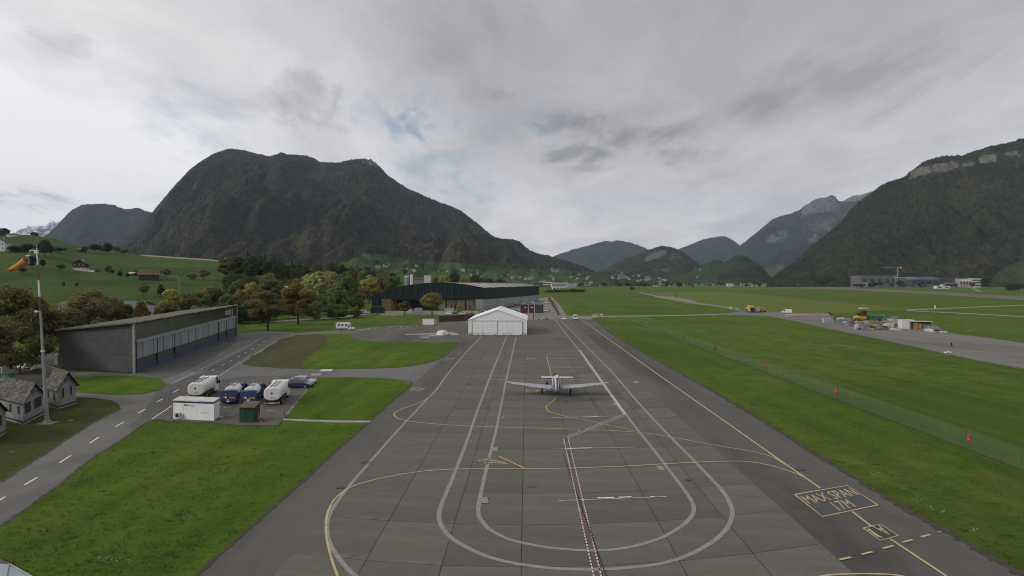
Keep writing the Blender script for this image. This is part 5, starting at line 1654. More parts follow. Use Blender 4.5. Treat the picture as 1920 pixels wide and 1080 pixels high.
# camper van on the road edge
def camper():
    p = G(648, 619.2); t = thing('camper_van', 'white camper van with an alcove over the cab by the road bend', 'camper van', p, R(-6))
    CW = mat('camper_white', (.60, .60, .61), .4, .06, .6)
    MB().prof([(-3.3, .5), (-3.4, 2.85), (1.1, 2.9), (1.75, 2.55), (1.7, 2.0), (1.2, 1.6), (1.2, .5)], -1.1, 1.1).build('living_box', CW, t)
    cb = MB(); cb.prof([(1.2, .4), (1.2, 1.95), (1.75, 1.92), (2.35, 1.2), (3.3, 1.05), (3.4, .8), (3.4, .4)], -.95, .95); c = cb.build('cab', CW, t)
    MB().add([(1.83, -.85, 1.86), (1.83, .85, 1.86), (2.40, .88, 1.2), (2.40, -.88, 1.2)], [(3, 2, 1, 0)][::-1]).build('windscreen', M_VGLASS, c)
    for s in (-1, 1):
        MB().add([(1.3, s * .957, 1.85), (1.7, s * .957, 1.85), (2.15, s * .957, 1.2), (1.3, s * .957, 1.15)], [(3, 2, 1, 0)] if s < 0 else [(0, 1, 2, 3)]).build('side_window', M_VGLASS, c)
        for x in (-2.6, -1.2, .2): MB().box(x, x + .85, s * 1.1 - .02, s * 1.1 + .02, 1.75, 2.3).build('side_window', M_VGLASS, t)
        MB().box(-3.3, 1.2, s * 1.1 - .012, s * 1.1 + .012, .5, .95).build('skirt', mat('camper_grey', (.22, .22, .24), .5), t)
        MB().box(3.36, 3.42, s * .65 - .16, s * .65 + .16, .7, .9).build('headlight', M_LAMP, c)
    wheels(t, (-2.0, 2.4), .92, .34, .22)
    MB().box(-2.4, -1.7, -.4, .4, 2.88, 2.98).build('roof_light', M_HUTT, t)
    MB().box(-3.55, -3.4, -.9, .9, .45, .62).build('rear_bumper', M_CHASSIS, t)


camper()
car('white car facing the tower at the field gate, left of the white van', 1057, 600, R(-90), (.66, .66, .67), 'hatch')
car('white delivery van facing the tower at the field gate', 1078.5, 599.4, R(-90), (.66, .66, .66), 'van', name='delivery_van', cat='van')
# parked cars beside the works hall
PC = [(.05, .06, .12), (.30, .31, .33), (.03, .03, .035), (.50, .50, .50), (.10, .10, .11), (.035, .05, .10), (.22, .03, .03), (.38, .40, .42), (.60, .60, .60), (.07, .075, .08)]
cl_names = ['navy', 'grey', 'black', 'pale grey', 'charcoal', 'blue', 'dark red', 'silver', 'white', 'slate']
rows_ = [(904 + 7.2 * k, 588.4 - 1.6 * k, R(60)) for k in range(13)] + [(968, 585.5, R(62)), (975, 583.5, R(62)), (962, 588.0, R(62))]
ORD = ['first', 'second', 'third', 'fourth', 'fifth', 'sixth', 'seventh', 'eighth', 'ninth', 'tenth', 'eleventh', 'twelfth', 'last']
for k, (x, y, hd) in enumerate(rows_):
    c = (k * 7 + 3 * (k // 4)) % 10
    car(['%s car in the row beside the green hall, %s from its near end' % (cl_names[c], ORD[k])][0] if k < 13 else '%s car parked behind the white tent, %s of three' % (cl_names[c], ORD[k - 13]), x, y, hd, PC[c], 'hatch' if k % 3 else 'suv', 'cars parked beside the works hall')
for k, (x, y) in enumerate(((866, 590), (842, 589.4), (852, 589.4), (874, 588.6), (884, 588.0))):
    c = (3, 8, 2, 7, 1)[k]
    car('%s car standing behind the rusty screen wall' % cl_names[c], x, y, R(170 - 20 * k), PC[c], 'hatch', 'cars behind the screen wall')
for k, (x, y, lab) in enumerate(((1024.5, 569.5, 'white van on the yard track beside the hedge'), (1014, 568, 'white car parked near the far corner of the hall'), (998, 569.6, 'white van parked behind the red doors'))):
    car(lab, x, y, R(-80), (.62, .62, .62), 'van' if k != 1 else 'suv', name='delivery_van' if k != 1 else 'parked_car', cat='van' if k != 1 else 'car')
car('white car beside the dark store at the gate', 1022.4, 584.4, R(-95), (.64, .64, .64), 'suv')
car('white small van parked at the left end of the hall yard', 684, 588.6, R(10), (.6, .6, .6), 'van', name='delivery_van', cat='van')


def red_store():
    o = G(976, 587); e = G(1019, 587); L = (e - o).length; t = thing('gate_store', 'dark flat store with two red doors beside the airfield gate', 'building', o)
    T = affine(o, Vector((1, 0, 0)), Vector((.03, 1, 0)))
    DK = mat('store_dark', (.035, .036, .042), .7, .2, .5)
    MB(T).box(0, L, 0, 5, 0, 4.9).build('body', DK, t, world=True)
    MB(T).box(-.2, L + .2, -.2, 5.2, 4.9, 5.15).build('roof', mat('store_roof', (.17, .21, .20), .8, .2, .4), t, world=True)
    for x in (1.15, 4.7): 
        d = MB(T).box(x, x + 3.0, -.12, .02, .2, 4.6).build('red_door', mat('store_red', (.105, .018, .020), .6, .15, .8), t, world=True)
        MB(T).box(x + 1.3, x + 2.1, -.16, -.10, 2.9, 3.5).build('notice', M_LAMP, d, world=True)
    for x in (4.3, 7.9): MB(T).box(x, x + .25, -.3, -.05, 0, 5.0).build('white_post', M_POLEW, t, world=True)
    MB(T).box(8.6, 12.6, -.08, .02, .3, 4.4).build('shutter', mat('store_shutter', (.055, .056, .066), .6), t, world=True)


red_store()


def post(name, label, cat, px, py, h, r, m, arm=None, top=None, group=None):
    t = thing(name, label, cat, G(px, py), 0, group)
    MB().tube((0, 0, 0), (0, 0, h), r, r * .7, 8).build('post', m, t)
    MB().box(-r * 2, r * 2, -r * 2, r * 2, 0, .12).build('foot', M_CONCW, t)
    if arm: MB().tube((0, 0, h - .05), arm, r * .6).build('arm', m, t)
    if top: MB().box(-top, top, -top * .6, top * .6, h, h + top).build('cap', top and M_DARKGAP, t)
    return t


post('flag_pole', 'tall pale pole at the corner of the airfield gate next to the hedge', 'pole', 1044.6, 592, 7.2, .12, M_CONCW, top=.15)
post('gate_post', 'short pale post left of the tall gate pole', 'post', 1039.6, 584, 3.0, .12, M_CONCW, top=.14)
post('gate_post', 'dark gate post right of the white tent', 'post', 1000.4, 600, 3.0, .14, M_DARKGAP, top=.15)
for k, x in enumerate((1010.6, 1027)):
    bo = thing('barrier_block', 'small dark barrier block %s of the grey trailer' % ('left' if k == 0 else 'right'), 'barrier', G(x, 600))
    MB().prof([(-.3, 0), (-.2, .9), (.2, .9), (.3, 0)], -.3, .3).build('block', mat('barrier_brown', (.05, .03, .028), .8), bo); MB().box(-.21, .21, -.31, .31, .55, .7).build('band', M_LAMP, bo)
tr = thing('trailer', 'small grey box trailer at the airfield gate', 'trailer', G(1022, 599.5), R(95))
MB().box(-1.3, 1.3, -.85, .85, .55, 1.7).build('box', mat('trailer_grey', (.30, .31, .35), .6, .15, 1), tr); wheels(tr, (0,), .85, .32, .2)
MB().tube((1.3, 0, .6), (2.4, 0, .5), .06).build('drawbar', M_CHASSIS, tr); MB().box(-.2, .3, -.5, .5, 1.7, 2.6).build('mast_block', MATS['trailer_grey'], tr)
for k, (px, py, w, h, lb) in enumerate(((1115, 596.2, 2.1, 1.9, 'pale grey cable cabinet beside the field gate, the largest of three'), (1122, 593.4, .5, 1.2, 'narrow white cabinet between the two larger ones at the field gate'), (1128.6, 592.6, 1.35, 1.25, 'small white cabinet at the right end of the three at the field gate'))):
    b = thing('cable_cabinet', lb, 'cabinet', G(px, py), 0, 'cable cabinets at the field gate')
    MB().box(-w / 2, w / 2, 0, .7, .12, h).build('body', mat('cabinet_grey', (.42, .43, .42), .6, .1, 1), b); MB().box(-w / 2 - .08, w / 2 + .08, -.08, .78, h, h + .09).build('roof', M_HUTT, b); MB().box(-w / 2 - .05, w / 2 + .05, -.05, .75, 0, .12).build('base', M_CONCW, b)

# street lamp behind the dark hangar
lp = thing('street_lamp', 'tall grey lamp post with long arm reaching left behind the dark hangar', 'street lamp', G(335.5, 603))
P_ = PD(335.5, 520, lp.location.y) - lp.location
Q_ = PD(303, 515.5, lp.location.y) - lp.location
MB().tube((0, 0, 0), P_, .16, .09).build('pole', M_GREYST, lp); MB().tube(P_, Q_, .09, .06).build('arm', M_GREYST, lp)
h_ = MB().box(Q_.x - .2, Q_.x + 1.6, -.2, .2, Q_.z - .1, Q_.z + .12).build('lamp_head', M_GREYST, lp)
MB().tube(Q_ * .7 + P_ * .3, Q_ * .45 + P_ * .55 + Vector((0, 0, .8)), .05).build('stay', M_GREYST, lp)
# things behind the huts
ml = thing('mobile_lamp', 'grey wall box with a white lamp at the far left corner of the dark hangar', 'lamp', G(107, 684))
MB().box(-.5, .3, -.2, .2, 0, 2.0).build('box', M_GREYST, ml); MB().prof([(-.35, 2.1), (-.3, 2.45), (.25, 2.5), (.3, 2.2)], -.25, .25).build('lamp_head', M_LAMP, ml)
for k, (px, py) in enumerate(((50, 690), (57, 691.5), (63, 690.4), (69, 693.6))):
    b = thing('stacked_boat', ['upturned white rowing boat at the left of the pile behind the huts', 'upturned white rowing boat in the middle of the pile behind the huts', 'topmost upturned white boat behind the huts', 'short white boat hull nearest the wind mast behind the huts'][k], 'boat', G(px, py), R(20 + 12 * k), 'white boats stored behind the huts')
    Lb = (3.2, 3.4, 3.0, 2.0)[k]
    rg = []
    for x, f in ((-.5, .55), (-.3, .9), (0, 1), (.3, .8), (.5, .05)):
        rg.append([(x * Lb, y * f * .65, z * f) for y, z in ((-1, .35), (-.7, .8), (0, 1.0), (.7, .8), (1, .35))])
    MB().loft(rg).build('hull', mat('boat_white', (.66, .66, .64), .4), b); MB().box(-.4, .4, -.4, .4, 0, .4).build('trestle', M_HUTD, b)
gv = thing('market_cart', 'green cart with a white frame under the big left tree', 'cart', G(5, 712))
MB().box(-1.6, 1.6, -.8, .8, .5, 1.3).build('box', mat('cart_green', (.06, .16, .09), .6, .15, 1), gv); MB().tube((-1.4, -.7, 1.3), (-1.4, -.7, 2.4), .06).tube((.4, -.7, 1.3), (.4, -.7, 2.4), .06).tube((-1.4, -.7, 2.4), (.4, -.7, 2.4), .06).build('frame', M_POLEW, gv); wheels(gv, (-.9, .9), .75, .3, .15)
mp_ = tag(patch([(126, 788.6), (134, 786.2), (140, 787.2), (132, 789.8)], 'manhole_cover', mat('manhole_concrete', (.16, .145, .12), .9), None, ZASP + .06, thick=.03), kind='structure')
tag(patch([(17, 847), (24, 844.4), (29, 846), (22, 848.6)], 'manhole_cover', mat('manhole_brown', (.13, .09, .075), .9), None, ZASP + .06, thick=.03), kind='structure')

# corner of the annex roof below the camera
an = thing('annex_roof', 'pale blue sheet metal roof corner of the annex at the bottom left', 'roof', G(17, 1090, 3.2))
pl = [(-60, 1052), (1, 1057), (16.5, 1058), (56, 1080), (100, 1108), (60, 1180), (-60, 1180)]
ro_ = [G(x, y, 3.2) for x, y in pl]
MB().prism([p[:2] for p in ro_], 2.95, 3.2).build('sheet', mat('annex_sheet', (.25, .30, .34), .45, .08, .4), an, world=True)
MB().prism([((p - ro_[0]) * .97 + ro_[0])[:2] for p in ro_], 0, 2.94).build('wall', M_CONCW, an, world=True)
q0, q1, q2 = ro_[2], G(8, 1120, 3.2), ro_[3]
for a, b in ((ro_[2], G(9, 1090, 3.2)), (ro_[2], ro_[3]), (ro_[3], ro_[4])):
    d = (b - a).normalized(); s_ = Vector((-d.y, d.x, 0)) * .03
    MB().prism([(a - s_)[:2], (b - s_)[:2], (b + s_)[:2], (a + s_)[:2]], 3.202, 3.26).build('seam', M_GREYST, an, world=True)
tag(patch([(-60, 1040), (0, 1046.5), (20, 1056), (62, 1081), (110, 1112), (110, 1150), (-60, 1150)], 'annex_forecourt', mat('annex_earth', (.095, .08, .065), .95, .25, 1), None, ZASP + .055), kind='structure')

# ================================================================== AIRCRAFT
M_AIRW = mat('aircraft_white', (.52, .53, .55), .3, .05, 1.5, coat=.4)
M_AIRG = mat('aircraft_grey_wing', (.31, .32, .335), .4, .15, 2.0)
M_AIRN = mat('aircraft_navy', (.022, .025, .06), .3, coat=.4)


def stripes_mat():
    n = NB('aircraft_fuselage_livery')
    w = n.N.new('ShaderNodeTexWave'); w.wave_type = 'BANDS'; w.bands_direction = 'DIAGONAL'
    mp = n.N.new('ShaderNodeMapping'); n.L.new(n.obj, mp.inputs[0]); mp.inputs['Scale'].default_value = (.25, 1.0, 1.0)
    n.L.new(mp.outputs[0], w.inputs['Vector']); w.inputs['Scale'].default_value = 1.7; w.inputs['Distortion'].default_value = .3
    sep = n.N.new('ShaderNodeSeparateXYZ'); n.L.new(n.obj, sep.inputs[0])
    low = n.rng(sep.outputs[2], 2.15, 2.0)
    st = n.rng(w.outputs[0], .47, .53)
    ay = n.math('ABSOLUTE', sep.outputs[1])
    band = n.math('MULTIPLY', n.rng(ay, .30, .33), n.rng(ay, .56, .52))
    band = n.math('MULTIPLY', band, n.rng(sep.outputs[2], 1.75, 1.85))
    c = n.mix(n.math('MAXIMUM', n.math('MULTIPLY', st, low), band), (.52, .53, .55), (.022, .025, .055))
    return n.done(c, .35)


def aircraft():
    c = (G(1016, 739.6) + G(1070, 739.6)) / 2
    head = R(86.8)
    t = thing('turboprop_aircraft', 'white single engined turboprop aircraft with T-tail seen from behind on the apron', 'aircraft', c, head)
    # local: +x forward, origin under the main wheels
    LV = stripes_mat()
    prof = [(-7.55, .06, .10, 2.05), (-7.2, .16, .24, 2.0), (-6.2, .30, .42, 1.93), (-4.8, .50, .62, 1.82), (-3.2, .68, .80, 1.75), (-1.5, .80, .88, 1.72), (1.5, .82, .90, 1.72), (3.2, .80, .88, 1.70), (4.3, .70, .72, 1.62), (5.2, .58, .56, 1.55), (6.0, .46, .46, 1.5), (6.55, .34, .36, 1.48)]
    rg = []
    for x, ry, rz_, z in prof:
        rg.append([(x, ry * math.cos(a), z + rz_ * math.sin(a)) for a in [2 * math.pi * j / 20 for j in range(20)]])
    fu = MB().loft(rg).build('fuselage', LV, t, smooth=True)
    g = MB(); g.add([(3.55, -.62, 2.22), (3.55, .62, 2.22), (2.75, .66, 2.5), (2.75, -.66, 2.5)], [(0, 1, 2, 3)]); g.build('windscreen', M_VGLASS, fu)
    for s in (-1, 1):
        for k in range(5): MB().cbox((1.9 - k * .85, s * .79, 2.02), (.38, .08, .36)).build('cabin_window', M_VGLASS, fu)
    MB().tube((6.55, 0, 1.48), (7.15, 0, 1.48), .30, .04, 14).build('spinner', M_GREYST, t)
    for k in range(4):
        a = k * math.pi / 2 + .02
        dy, dz = math.cos(a), math.sin(a)
        b = MB(); q = Vector((6.75, 0, 1.48))
        b.add([q + Vector((-.03, dy * .2 - dz * .07, dz * .2 + dy * .07)), q + Vector((.03, dy * .2 + dz * .07, dz * .2 - dy * .07)), q + Vector((.03, dy * 1.33 + dz * .05, dz * 1.33 - dy * .05)), q + Vector((-.03, dy * 1.33 - dz * .05, dz * 1.33 + dy * .05)),
               q + Vector((0, dy * .2 - dz * .07, dz * .2 + dy * .07)) + Vector((.04, 0, 0)), q + Vector((0, dy * 1.33, dz * 1.33)) + Vector((.05, 0, 0))], [(0, 1, 2, 3), (4, 5, 2, 1), (0, 3, 5, 4)])
        b.build('propeller_blade', M_CHASSIS, t)
    for s in (-1, 1):
        # wing: five stations, dihedral, upturned tip
        st = [(0.35, 1.35, -1.35, 1.28, .26), (2.2, 1.2, -1.2, 1.40, .22), (5.0, .95, -.78, 1.66, .17), (7.5, .75, -.45, 1.90, .12), (8.05, .50, -.40, 1.98, .09), (8.3, .15, -.35, 2.10, .04)]
        rings = []
        for y, le, te, z, th in st:
            ch = le - te
            rings.append([(te, s * y, z), (te + ch * .3, s * y, z + th * .45), (te + ch * .7, s * y, z + th * .6), (le, s * y, z), (te + ch * .7, s * y, z - th * .4), (te + ch * .3, s * y, z - th * .2)])
        if s < 0: rings = [r[::-1] for r in rings]
        w = MB().loft(rings).build('wing', M_AIRG, t)
        for y0, y1, nm in ((1.0, 4.9, 'flap'), (5.05, 7.3, 'aileron')):
            f = lambda y, i: float(np.interp(y, [q[0] for q in st], [q[i] for q in st]))
            drop = .10 if nm == 'flap' else .02
            q = MB(); pts = [(f(y0, 2) - .02, s * y0, f(y0, 3) - .02), (f(y1, 2) - .02, s * y1, f(y1, 3) - .02), (f(y1, 2) - .36, s * y1, f(y1, 3) - .05 - drop), (f(y0, 2) - .42, s * y0, f(y0, 3) - .05 - drop)]
            q.add(pts + [(x, y, z + .05) for x, y, z in pts], [(0, 1, 2, 3), (7, 6, 5, 4), (0, 4, 5, 1), (1, 5, 6, 2), (2, 6, 7, 3), (3, 7, 4, 0)])
            q.build(nm, mat('aircraft_flap', (.36, .37, .39), .4, .1, 2), w)
        for y in (1.7, 3.1, 4.6, 6.1): 
            f = lambda y, i: float(np.interp(y, [q[0] for q in st], [q[i] for q in st]))
            MB().box(f(y, 2) - .45, f(y, 2) + .5, s * y - .05, s * y + .05, f(y, 3) - .22, f(y, 3) - .06).build('flap_fairing', M_CHASSIS, w)
        # T-tail, each half
        q = MB(); tp = [(-6.55, s * .05, 3.90), (-6.62, s * 2.4, 3.90), (-7.35, s * 2.4, 3.90), (-7.72, s * .05, 3.90)]
        q.add([(x, y, z - .03) for x, y, z in tp] + [(x, y, z + .05) for x, y, z in tp], [(3, 2, 1, 0), (4, 5, 6, 7), (0, 1, 5, 4), (1, 2, 6, 5), (2, 3, 7, 6), (3, 0, 4, 7)]); q.build('tailplane', M_AIRW, t)
        # main gear
        lg = MB().tube((.0, s * 2.32, 1.35), (.0, s * 2.27, .42), .085).tube((.25, s * 2.3, 1.2), (.0, s * 2.27, .55), .05).build('main_gear_leg', M_CHASSIS, t)
        wm = MB().tube((0, s * 2.27 - .11, .34), (0, s * 2.27 + .11, .34), .34, n=16).build('wheel', M_TYRE, lg)
        MB().box(-.35, .35, s * 2.42 - .02, s * 2.42 + .02, .55, 1.3).build('gear_door', M_CHASSIS, lg)
    fin = [(-4.9, 2.25), (-6.35, 3.86), (-7.75, 3.9), (-7.75, 2.0), (-6.6, 2.05)]
    fi = MB().prof(fin, -.10, .10).build('fin', M_AIRW, t)
    MB().box(-7.98, -7.75, -.075, .075, 2.05, 3.82).build('rudder', M_AIRN, fi)
    for s in (-1, 1): MB().prof([(-5.6, 2.35), (-6.5, 3.5), (-6.95, 3.6), (-6.4, 2.2)], s * .106 - .004, s * .106 + .004).build('fin_stripe', M_AIRN, fi)
    for s in (-1, 1): MB().prof([(-7.3, 1.75), (-5.9, 1.5), (-5.9, 1.32), (-7.0, 1.42)], s * .3 - .02, s * .3 + .02).build('ventral_fin', M_AIRN, t)
    rg = []
    for x, r in ((-8.05, .08), (-7.7, .30), (-7.0, .36), (-6.4, .30), (-6.0, .08)): rg.append([(x, r * math.cos(a) * .9, 3.98 + r * .75 * math.sin(a)) for a in [2 * math.pi * j / 12 for j in range(12)]])
    MB().loft(rg).build('tail_fairing', M_AIRW, t, smooth=True)
    ng = MB().tube((3.5, 0, 1.0), (3.48, 0, .35), .07).build('nose_gear_leg', M_CHASSIS, t); MB().tube((3.48, -.09, .27), (3.48, .09, .27), .27, n=14).build('wheel', M_TYRE, ng)
    for s in (-1, 1): MB().tube((5.3, s * .55, 1.45), (4.7, s * .85, 1.35), .14, .12, 10).build('exhaust_stack', M_CHASSIS, t)
    ad = MB()
    ad.add([(2.05, .80, .95), (2.75, .80, .95), (2.75, 1.75, .12), (2.05, 1.75, .12), (2.05, .82, 1.02), (2.75, .82, 1.02), (2.75, 1.77, .19), (2.05, 1.77, .19)], [(3, 2, 1, 0), (4, 5, 6, 7), (0, 1, 5, 4), (1, 2, 6, 5), (2, 3, 7, 6), (3, 0, 4, 7)]); ad.build('airstair_door', M_AIRG, t)


aircraft()


# ------------------------------------------------------------------ people
def person(label, loc, rz, top, legs):
    """one continuous body grown over a skeleton; clothing colours by height, head and hair on top"""
    t = thing('person', label, 'person', loc, rz)
    J = [(0, 0, .95), (0, 0, 1.12), (0, .01, 1.32), (0, .0, 1.47), (0, .02, 1.56), (0, .03, 1.66),
         (.19, .0, 1.42), (.25, .02, 1.16), (.24, .14, .95), (.24, .19, .87), (-.19, .0, 1.42), (-.26, .0, 1.15), (-.27, .06, .90), (-.27, .08, .81),
         (.10, 0, .88), (.11, .03, .50), (.11, 0, .09), (.12, .16, .04), (-.10, 0, .88), (-.12, -.02, .50), (-.13, -.05, .09), (-.14, .11, .04)]
    E = [(0, 1), (1, 2), (2, 3), (3, 4), (4, 5), (3, 6), (6, 7), (7, 8), (8, 9), (3, 10), (10, 11), (11, 12), (12, 13), (0, 14), (14, 15), (15, 16), (16, 17), (0, 18), (18, 19), (19, 20), (20, 21)]
    RR = [.15, .14, .165, .10, .065, .095, .075, .055, .042, .045, .075, .055, .042, .045, .10, .068, .05, .045, .10, .068, .05, .045]
    me = bpy.data.meshes.new('body'); me.from_pydata(J, E, [])
    o = bpy.data.objects.new('body', me); COL.objects.link(o)
    md = o.modifiers.new('skin', 'SKIN')
    if not me.skin_vertices: bpy.context.view_layer.objects.active = o
    lay = me.skin_vertices[0].data if me.skin_vertices else None
    if lay is None:
        bm = bmesh.new(); bm.from_mesh(me); bm.verts.layers.skin.verify(); bm.to_mesh(me); bm.free(); lay = me.skin_vertices[0].data
    for i, r in enumerate(RR): lay[i].radius = (r, r * .8); lay[i].use_root = (i == 0)
    sb = o.modifiers.new('sub', 'SUBSURF'); sb.levels = 1; sb.render_levels = 1
    bpy.context.view_layer.update()
    em = bpy.data.meshes.new_from_object(o.evaluated_get(bpy.context.evaluated_depsgraph_get()))
    bpy.data.objects.remove(o)
    em.name = 'body'
    for m in (top, legs, mat('skin_tone', (.36, .22, .16), .6), M_TYRE): em.materials.append(m)
    for p in em.polygons:
        z = sum(em.vertices[i].co.z for i in p.vertices) / len(p.vertices); x = abs(p.center.x)
        p.material_index = 2 if (z > 1.53 or (z < .90 and x > .2 and z > .72)) else (3 if z < .10 else (1 if z < .93 and x < .22 else 0))
        p.use_smooth = True
    link('body', em, t)
    h = MB(); rg = []
    for z, r in ((1.64, .105), (1.70, .115), (1.75, .09), (1.78, .03)): rg.append([(r * .85 * math.cos(a), .02 + r * math.sin(a) * (1 if math.sin(a) < .3 else .8), z) for a in [2 * math.pi * j / 12 for j in range(12)]])
    h.loft(rg).build('hair', mat('hair_dark', (.03, .022, .016), .8), t)
    f = MB(); f.box(-.012, .012, .11, .135, 1.63, 1.67)
    f.build('nose', MATS['skin_tone'], t)
    return t


ac = (G(1016, 739.6) + G(1070, 739.6)) / 2
DKC = mat('clothes_dark', (.016, .017, .02), .9, .2, 6)
person('person in dark clothes standing beside the left side of the white aircraft', ac + Vector((-1.35, 2.75, 0)), R(200), DKC, mat('clothes_navy', (.014, .016, .028), .9))
person('person in dark clothes standing on the yard near the dark store', G(1030.5, 586.4), R(160), DKC, mat('clothes_black', (.012, .012, .013), .9))

# ================================================================== FENCE
M_FPOST = mat('fence_post_green', (.075, .105, .07), .6, .1, 1)


def net_mat():
    n = NB('fence_mesh_wire')
    n.b.inputs['Alpha'].default_value = .135
    n.b.inputs['Base Color'].default_value = (.19, .25, .215, 1)
    n.b.inputs['Roughness'].default_value = .6
    return n.m


M_NET = net_mat()
fa, fb = G(1157, 593.2), G(1803, 838.6)
fd = (fb - fa); FL = fd.length; fd.normalize()
fence = thing('mesh_fence', 'long pale green wire mesh fence crossing the grass right of the apron', 'fence', fa)
fang = math.atan2(fd.y, fd.x)
fn = Vector((-fd.y, fd.x, 0))
sp = 2.5
npn = int(FL / sp) + 8
pm = MB().tube((0, 0, 0), (0, 0, 2.25), .022, n=6, cap=True).mesh('fence_post', M_FPOST)
q = MB(); q.add([(.03, 0, .06), (sp - .03, 0, .06), (sp - .03, 0, 2.14), (.03, 0, 2.14)], [(0, 1, 2, 3)])
nm_ = q.mesh('mesh_panel', M_NET)
rl = MB(); rl.tube((.03, 0, 2.15), (sp - .03, 0, 2.15), .018, n=5, cap=False)
rm_ = rl.mesh('top_rail', M_FPOST)
ks = MB().box(.05, sp - .05, -.06, .06, 0, .12).mesh('ground_strip', mat('fence_ground_strip', (.07, .055, .035), .95, .3, 2))
for k in range(npn):
    if k > 148: break
    L_ = fd * (sp * k)
    jit = Vector((fn.x, fn.y, 0)) * random.uniform(-.03, .03)
    link('fence_post', pm, fence, L_ + jit)
    link('mesh_panel', nm_, fence, L_, fang)
    link('top_rail', rm_, fence, L_, fang)
    link('ground_strip', ks, fence, L_ , fang)
M_MKR = mat('marker_red', (.46, .035, .03), .5)
M_MKW = mat('marker_white', (.55, .53, .50), .5)
mat('marker_pale_red', (.50, .16, .14), .5); M_MKD = mat('marker_dark', (.05, .055, .06), .6)
names_ = ['nearest red marker on the mesh fence', 'second red marker along the mesh fence, counted from the tower', 'third red marker along the mesh fence, counted from the tower', 'dark marker on the fence beyond the third red one', 'dark marker halfway along the far stretch of the fence', 'small red marker far along the fence', 'dark marker close to the far end of the fence', 'last dark marker at the far end of the fence']
for k, (px, py, red) in enumerate(((1818, 821.5, 1), (1569.5, 732.5, 1), (1430, 684.5, 1), (1342, 653, 0), (1282, 632.8, 0), (1238, 617.5, 1), (1203, 605.6, 0), (1180, 597.6, 0))):
    r_ = ray(px, py); best = None
    # crossing of the line of sight with the fence's upright plane
    den = r_.x * fn.x + r_.y * fn.y
    tt = ((fa - Vector((0, 0, H))).dot(Vector((fn.x, fn.y, 0)))) / den
    p = Vector((0, 0, H)) + r_ * tt
    z = max(.5, min(p.z, 1.7))
    mk = thing('fence_marker', names_[k], 'marker', (p.x - fn.x * .05 * (1 if fn.y < 0 else 1), p.y, 0) - fn * .0 if False else Vector((p.x, p.y, 0)) - Vector((fn.x, fn.y, 0)) * (.07 if den > 0 else -.07), fang, 'markers hung on the mesh fence')
    a = MB().tube((0, 0, z - .36), (0, 0, z + .36), .17, n=10).build('tube', M_MKR if red else M_MKD, mk)
    MB().tube((0, 0, z + .30), (0, 0, z + .37), .178, n=10).build('cap', M_MKR if red else M_MKD, a)
    MB().tube((0, 0, z - .12), (0, 0, z - .02), .176, n=10).build('band', MATS['marker_pale_red'] if red else M_MKD, a)
    MB().tube((0, 0, 0), (0, 0, z - .3), .025, n=6).build('stake', M_FPOST, mk)

# ================================================================== TREES
def leaf_mat(name, dark, light, odd):
    n = NB(name)
    geo = n.N.new('ShaderNodeNewGeometry')
    r = geo.outputs['Random Per Island']
    c = n.mix(r, dark, light)
    c = n.mix(n.math('MULTIPLY', n.rng(n.noise(.35, 3, .6), .5, .72), .8), c, odd)
    sc = n.rng(n.rand(), 0, 1, .82, 1.2, False)
    n.b.inputs['Specular IOR Level'].default_value = .08
    col = n.scale(c, sc)
    n.done(col, .9)
    tr = n.N.new('ShaderNodeBsdfTranslucent'); n.L.new(col, tr.inputs[0])
    ms = n.N.new('ShaderNodeMixShader'); ms.inputs[0].default_value = .5
    n.L.new(n.b.outputs[0], ms.inputs[1]); n.L.new(tr.outputs[0], ms.inputs[2])
    n.L.new(ms.outputs[0], n.N['Material Output'].inputs[0])
    return n.m


LM = {
    'olive': leaf_mat('leaves_olive', (0.116, 0.124, 0.048), (0.251, 0.244, 0.098), (0.264, 0.205, 0.079)),
    'brown': leaf_mat('leaves_autumn_brown', (.158, .140, .062), (.285, .250, .112), (.25, .185, .075)),
    'rust': leaf_mat('leaves_rust', (.200, .150, .058), (.340, .255, .098), (.29, .185, .070)),
    'orange': leaf_mat('leaves_orange', (0.405, 0.216, 0.053), (0.420, 0.395, 0.096), (0.420, 0.239, 0.071)),
    'yellow': leaf_mat('leaves_yellow_green', (0.286, 0.268, 0.075), (0.420, 0.420, 0.144), (0.420, 0.358, 0.100)),
    'pale': leaf_mat('leaves_pale_green', (0.203, 0.234, 0.096), (0.383, 0.420, 0.180), (0.420, 0.371, 0.119)),
    'green': leaf_mat('leaves_green', (0.096, 0.139, 0.048), (0.197, 0.249, 0.086), (0.216, 0.203, 0.071)),
    'dark': leaf_mat('leaves_dark_green', (0.048, 0.070, 0.033), (0.111, 0.139, 0.059), (0.144, 0.124, 0.053)),
}
M_BARK = mat('bark', (.045, .036, .028), .95, .3, 2)


def rand_unit(n, g):
    v = g.normal(size=(n, 3)); return v / np.linalg.norm(v, axis=1)[:, None]


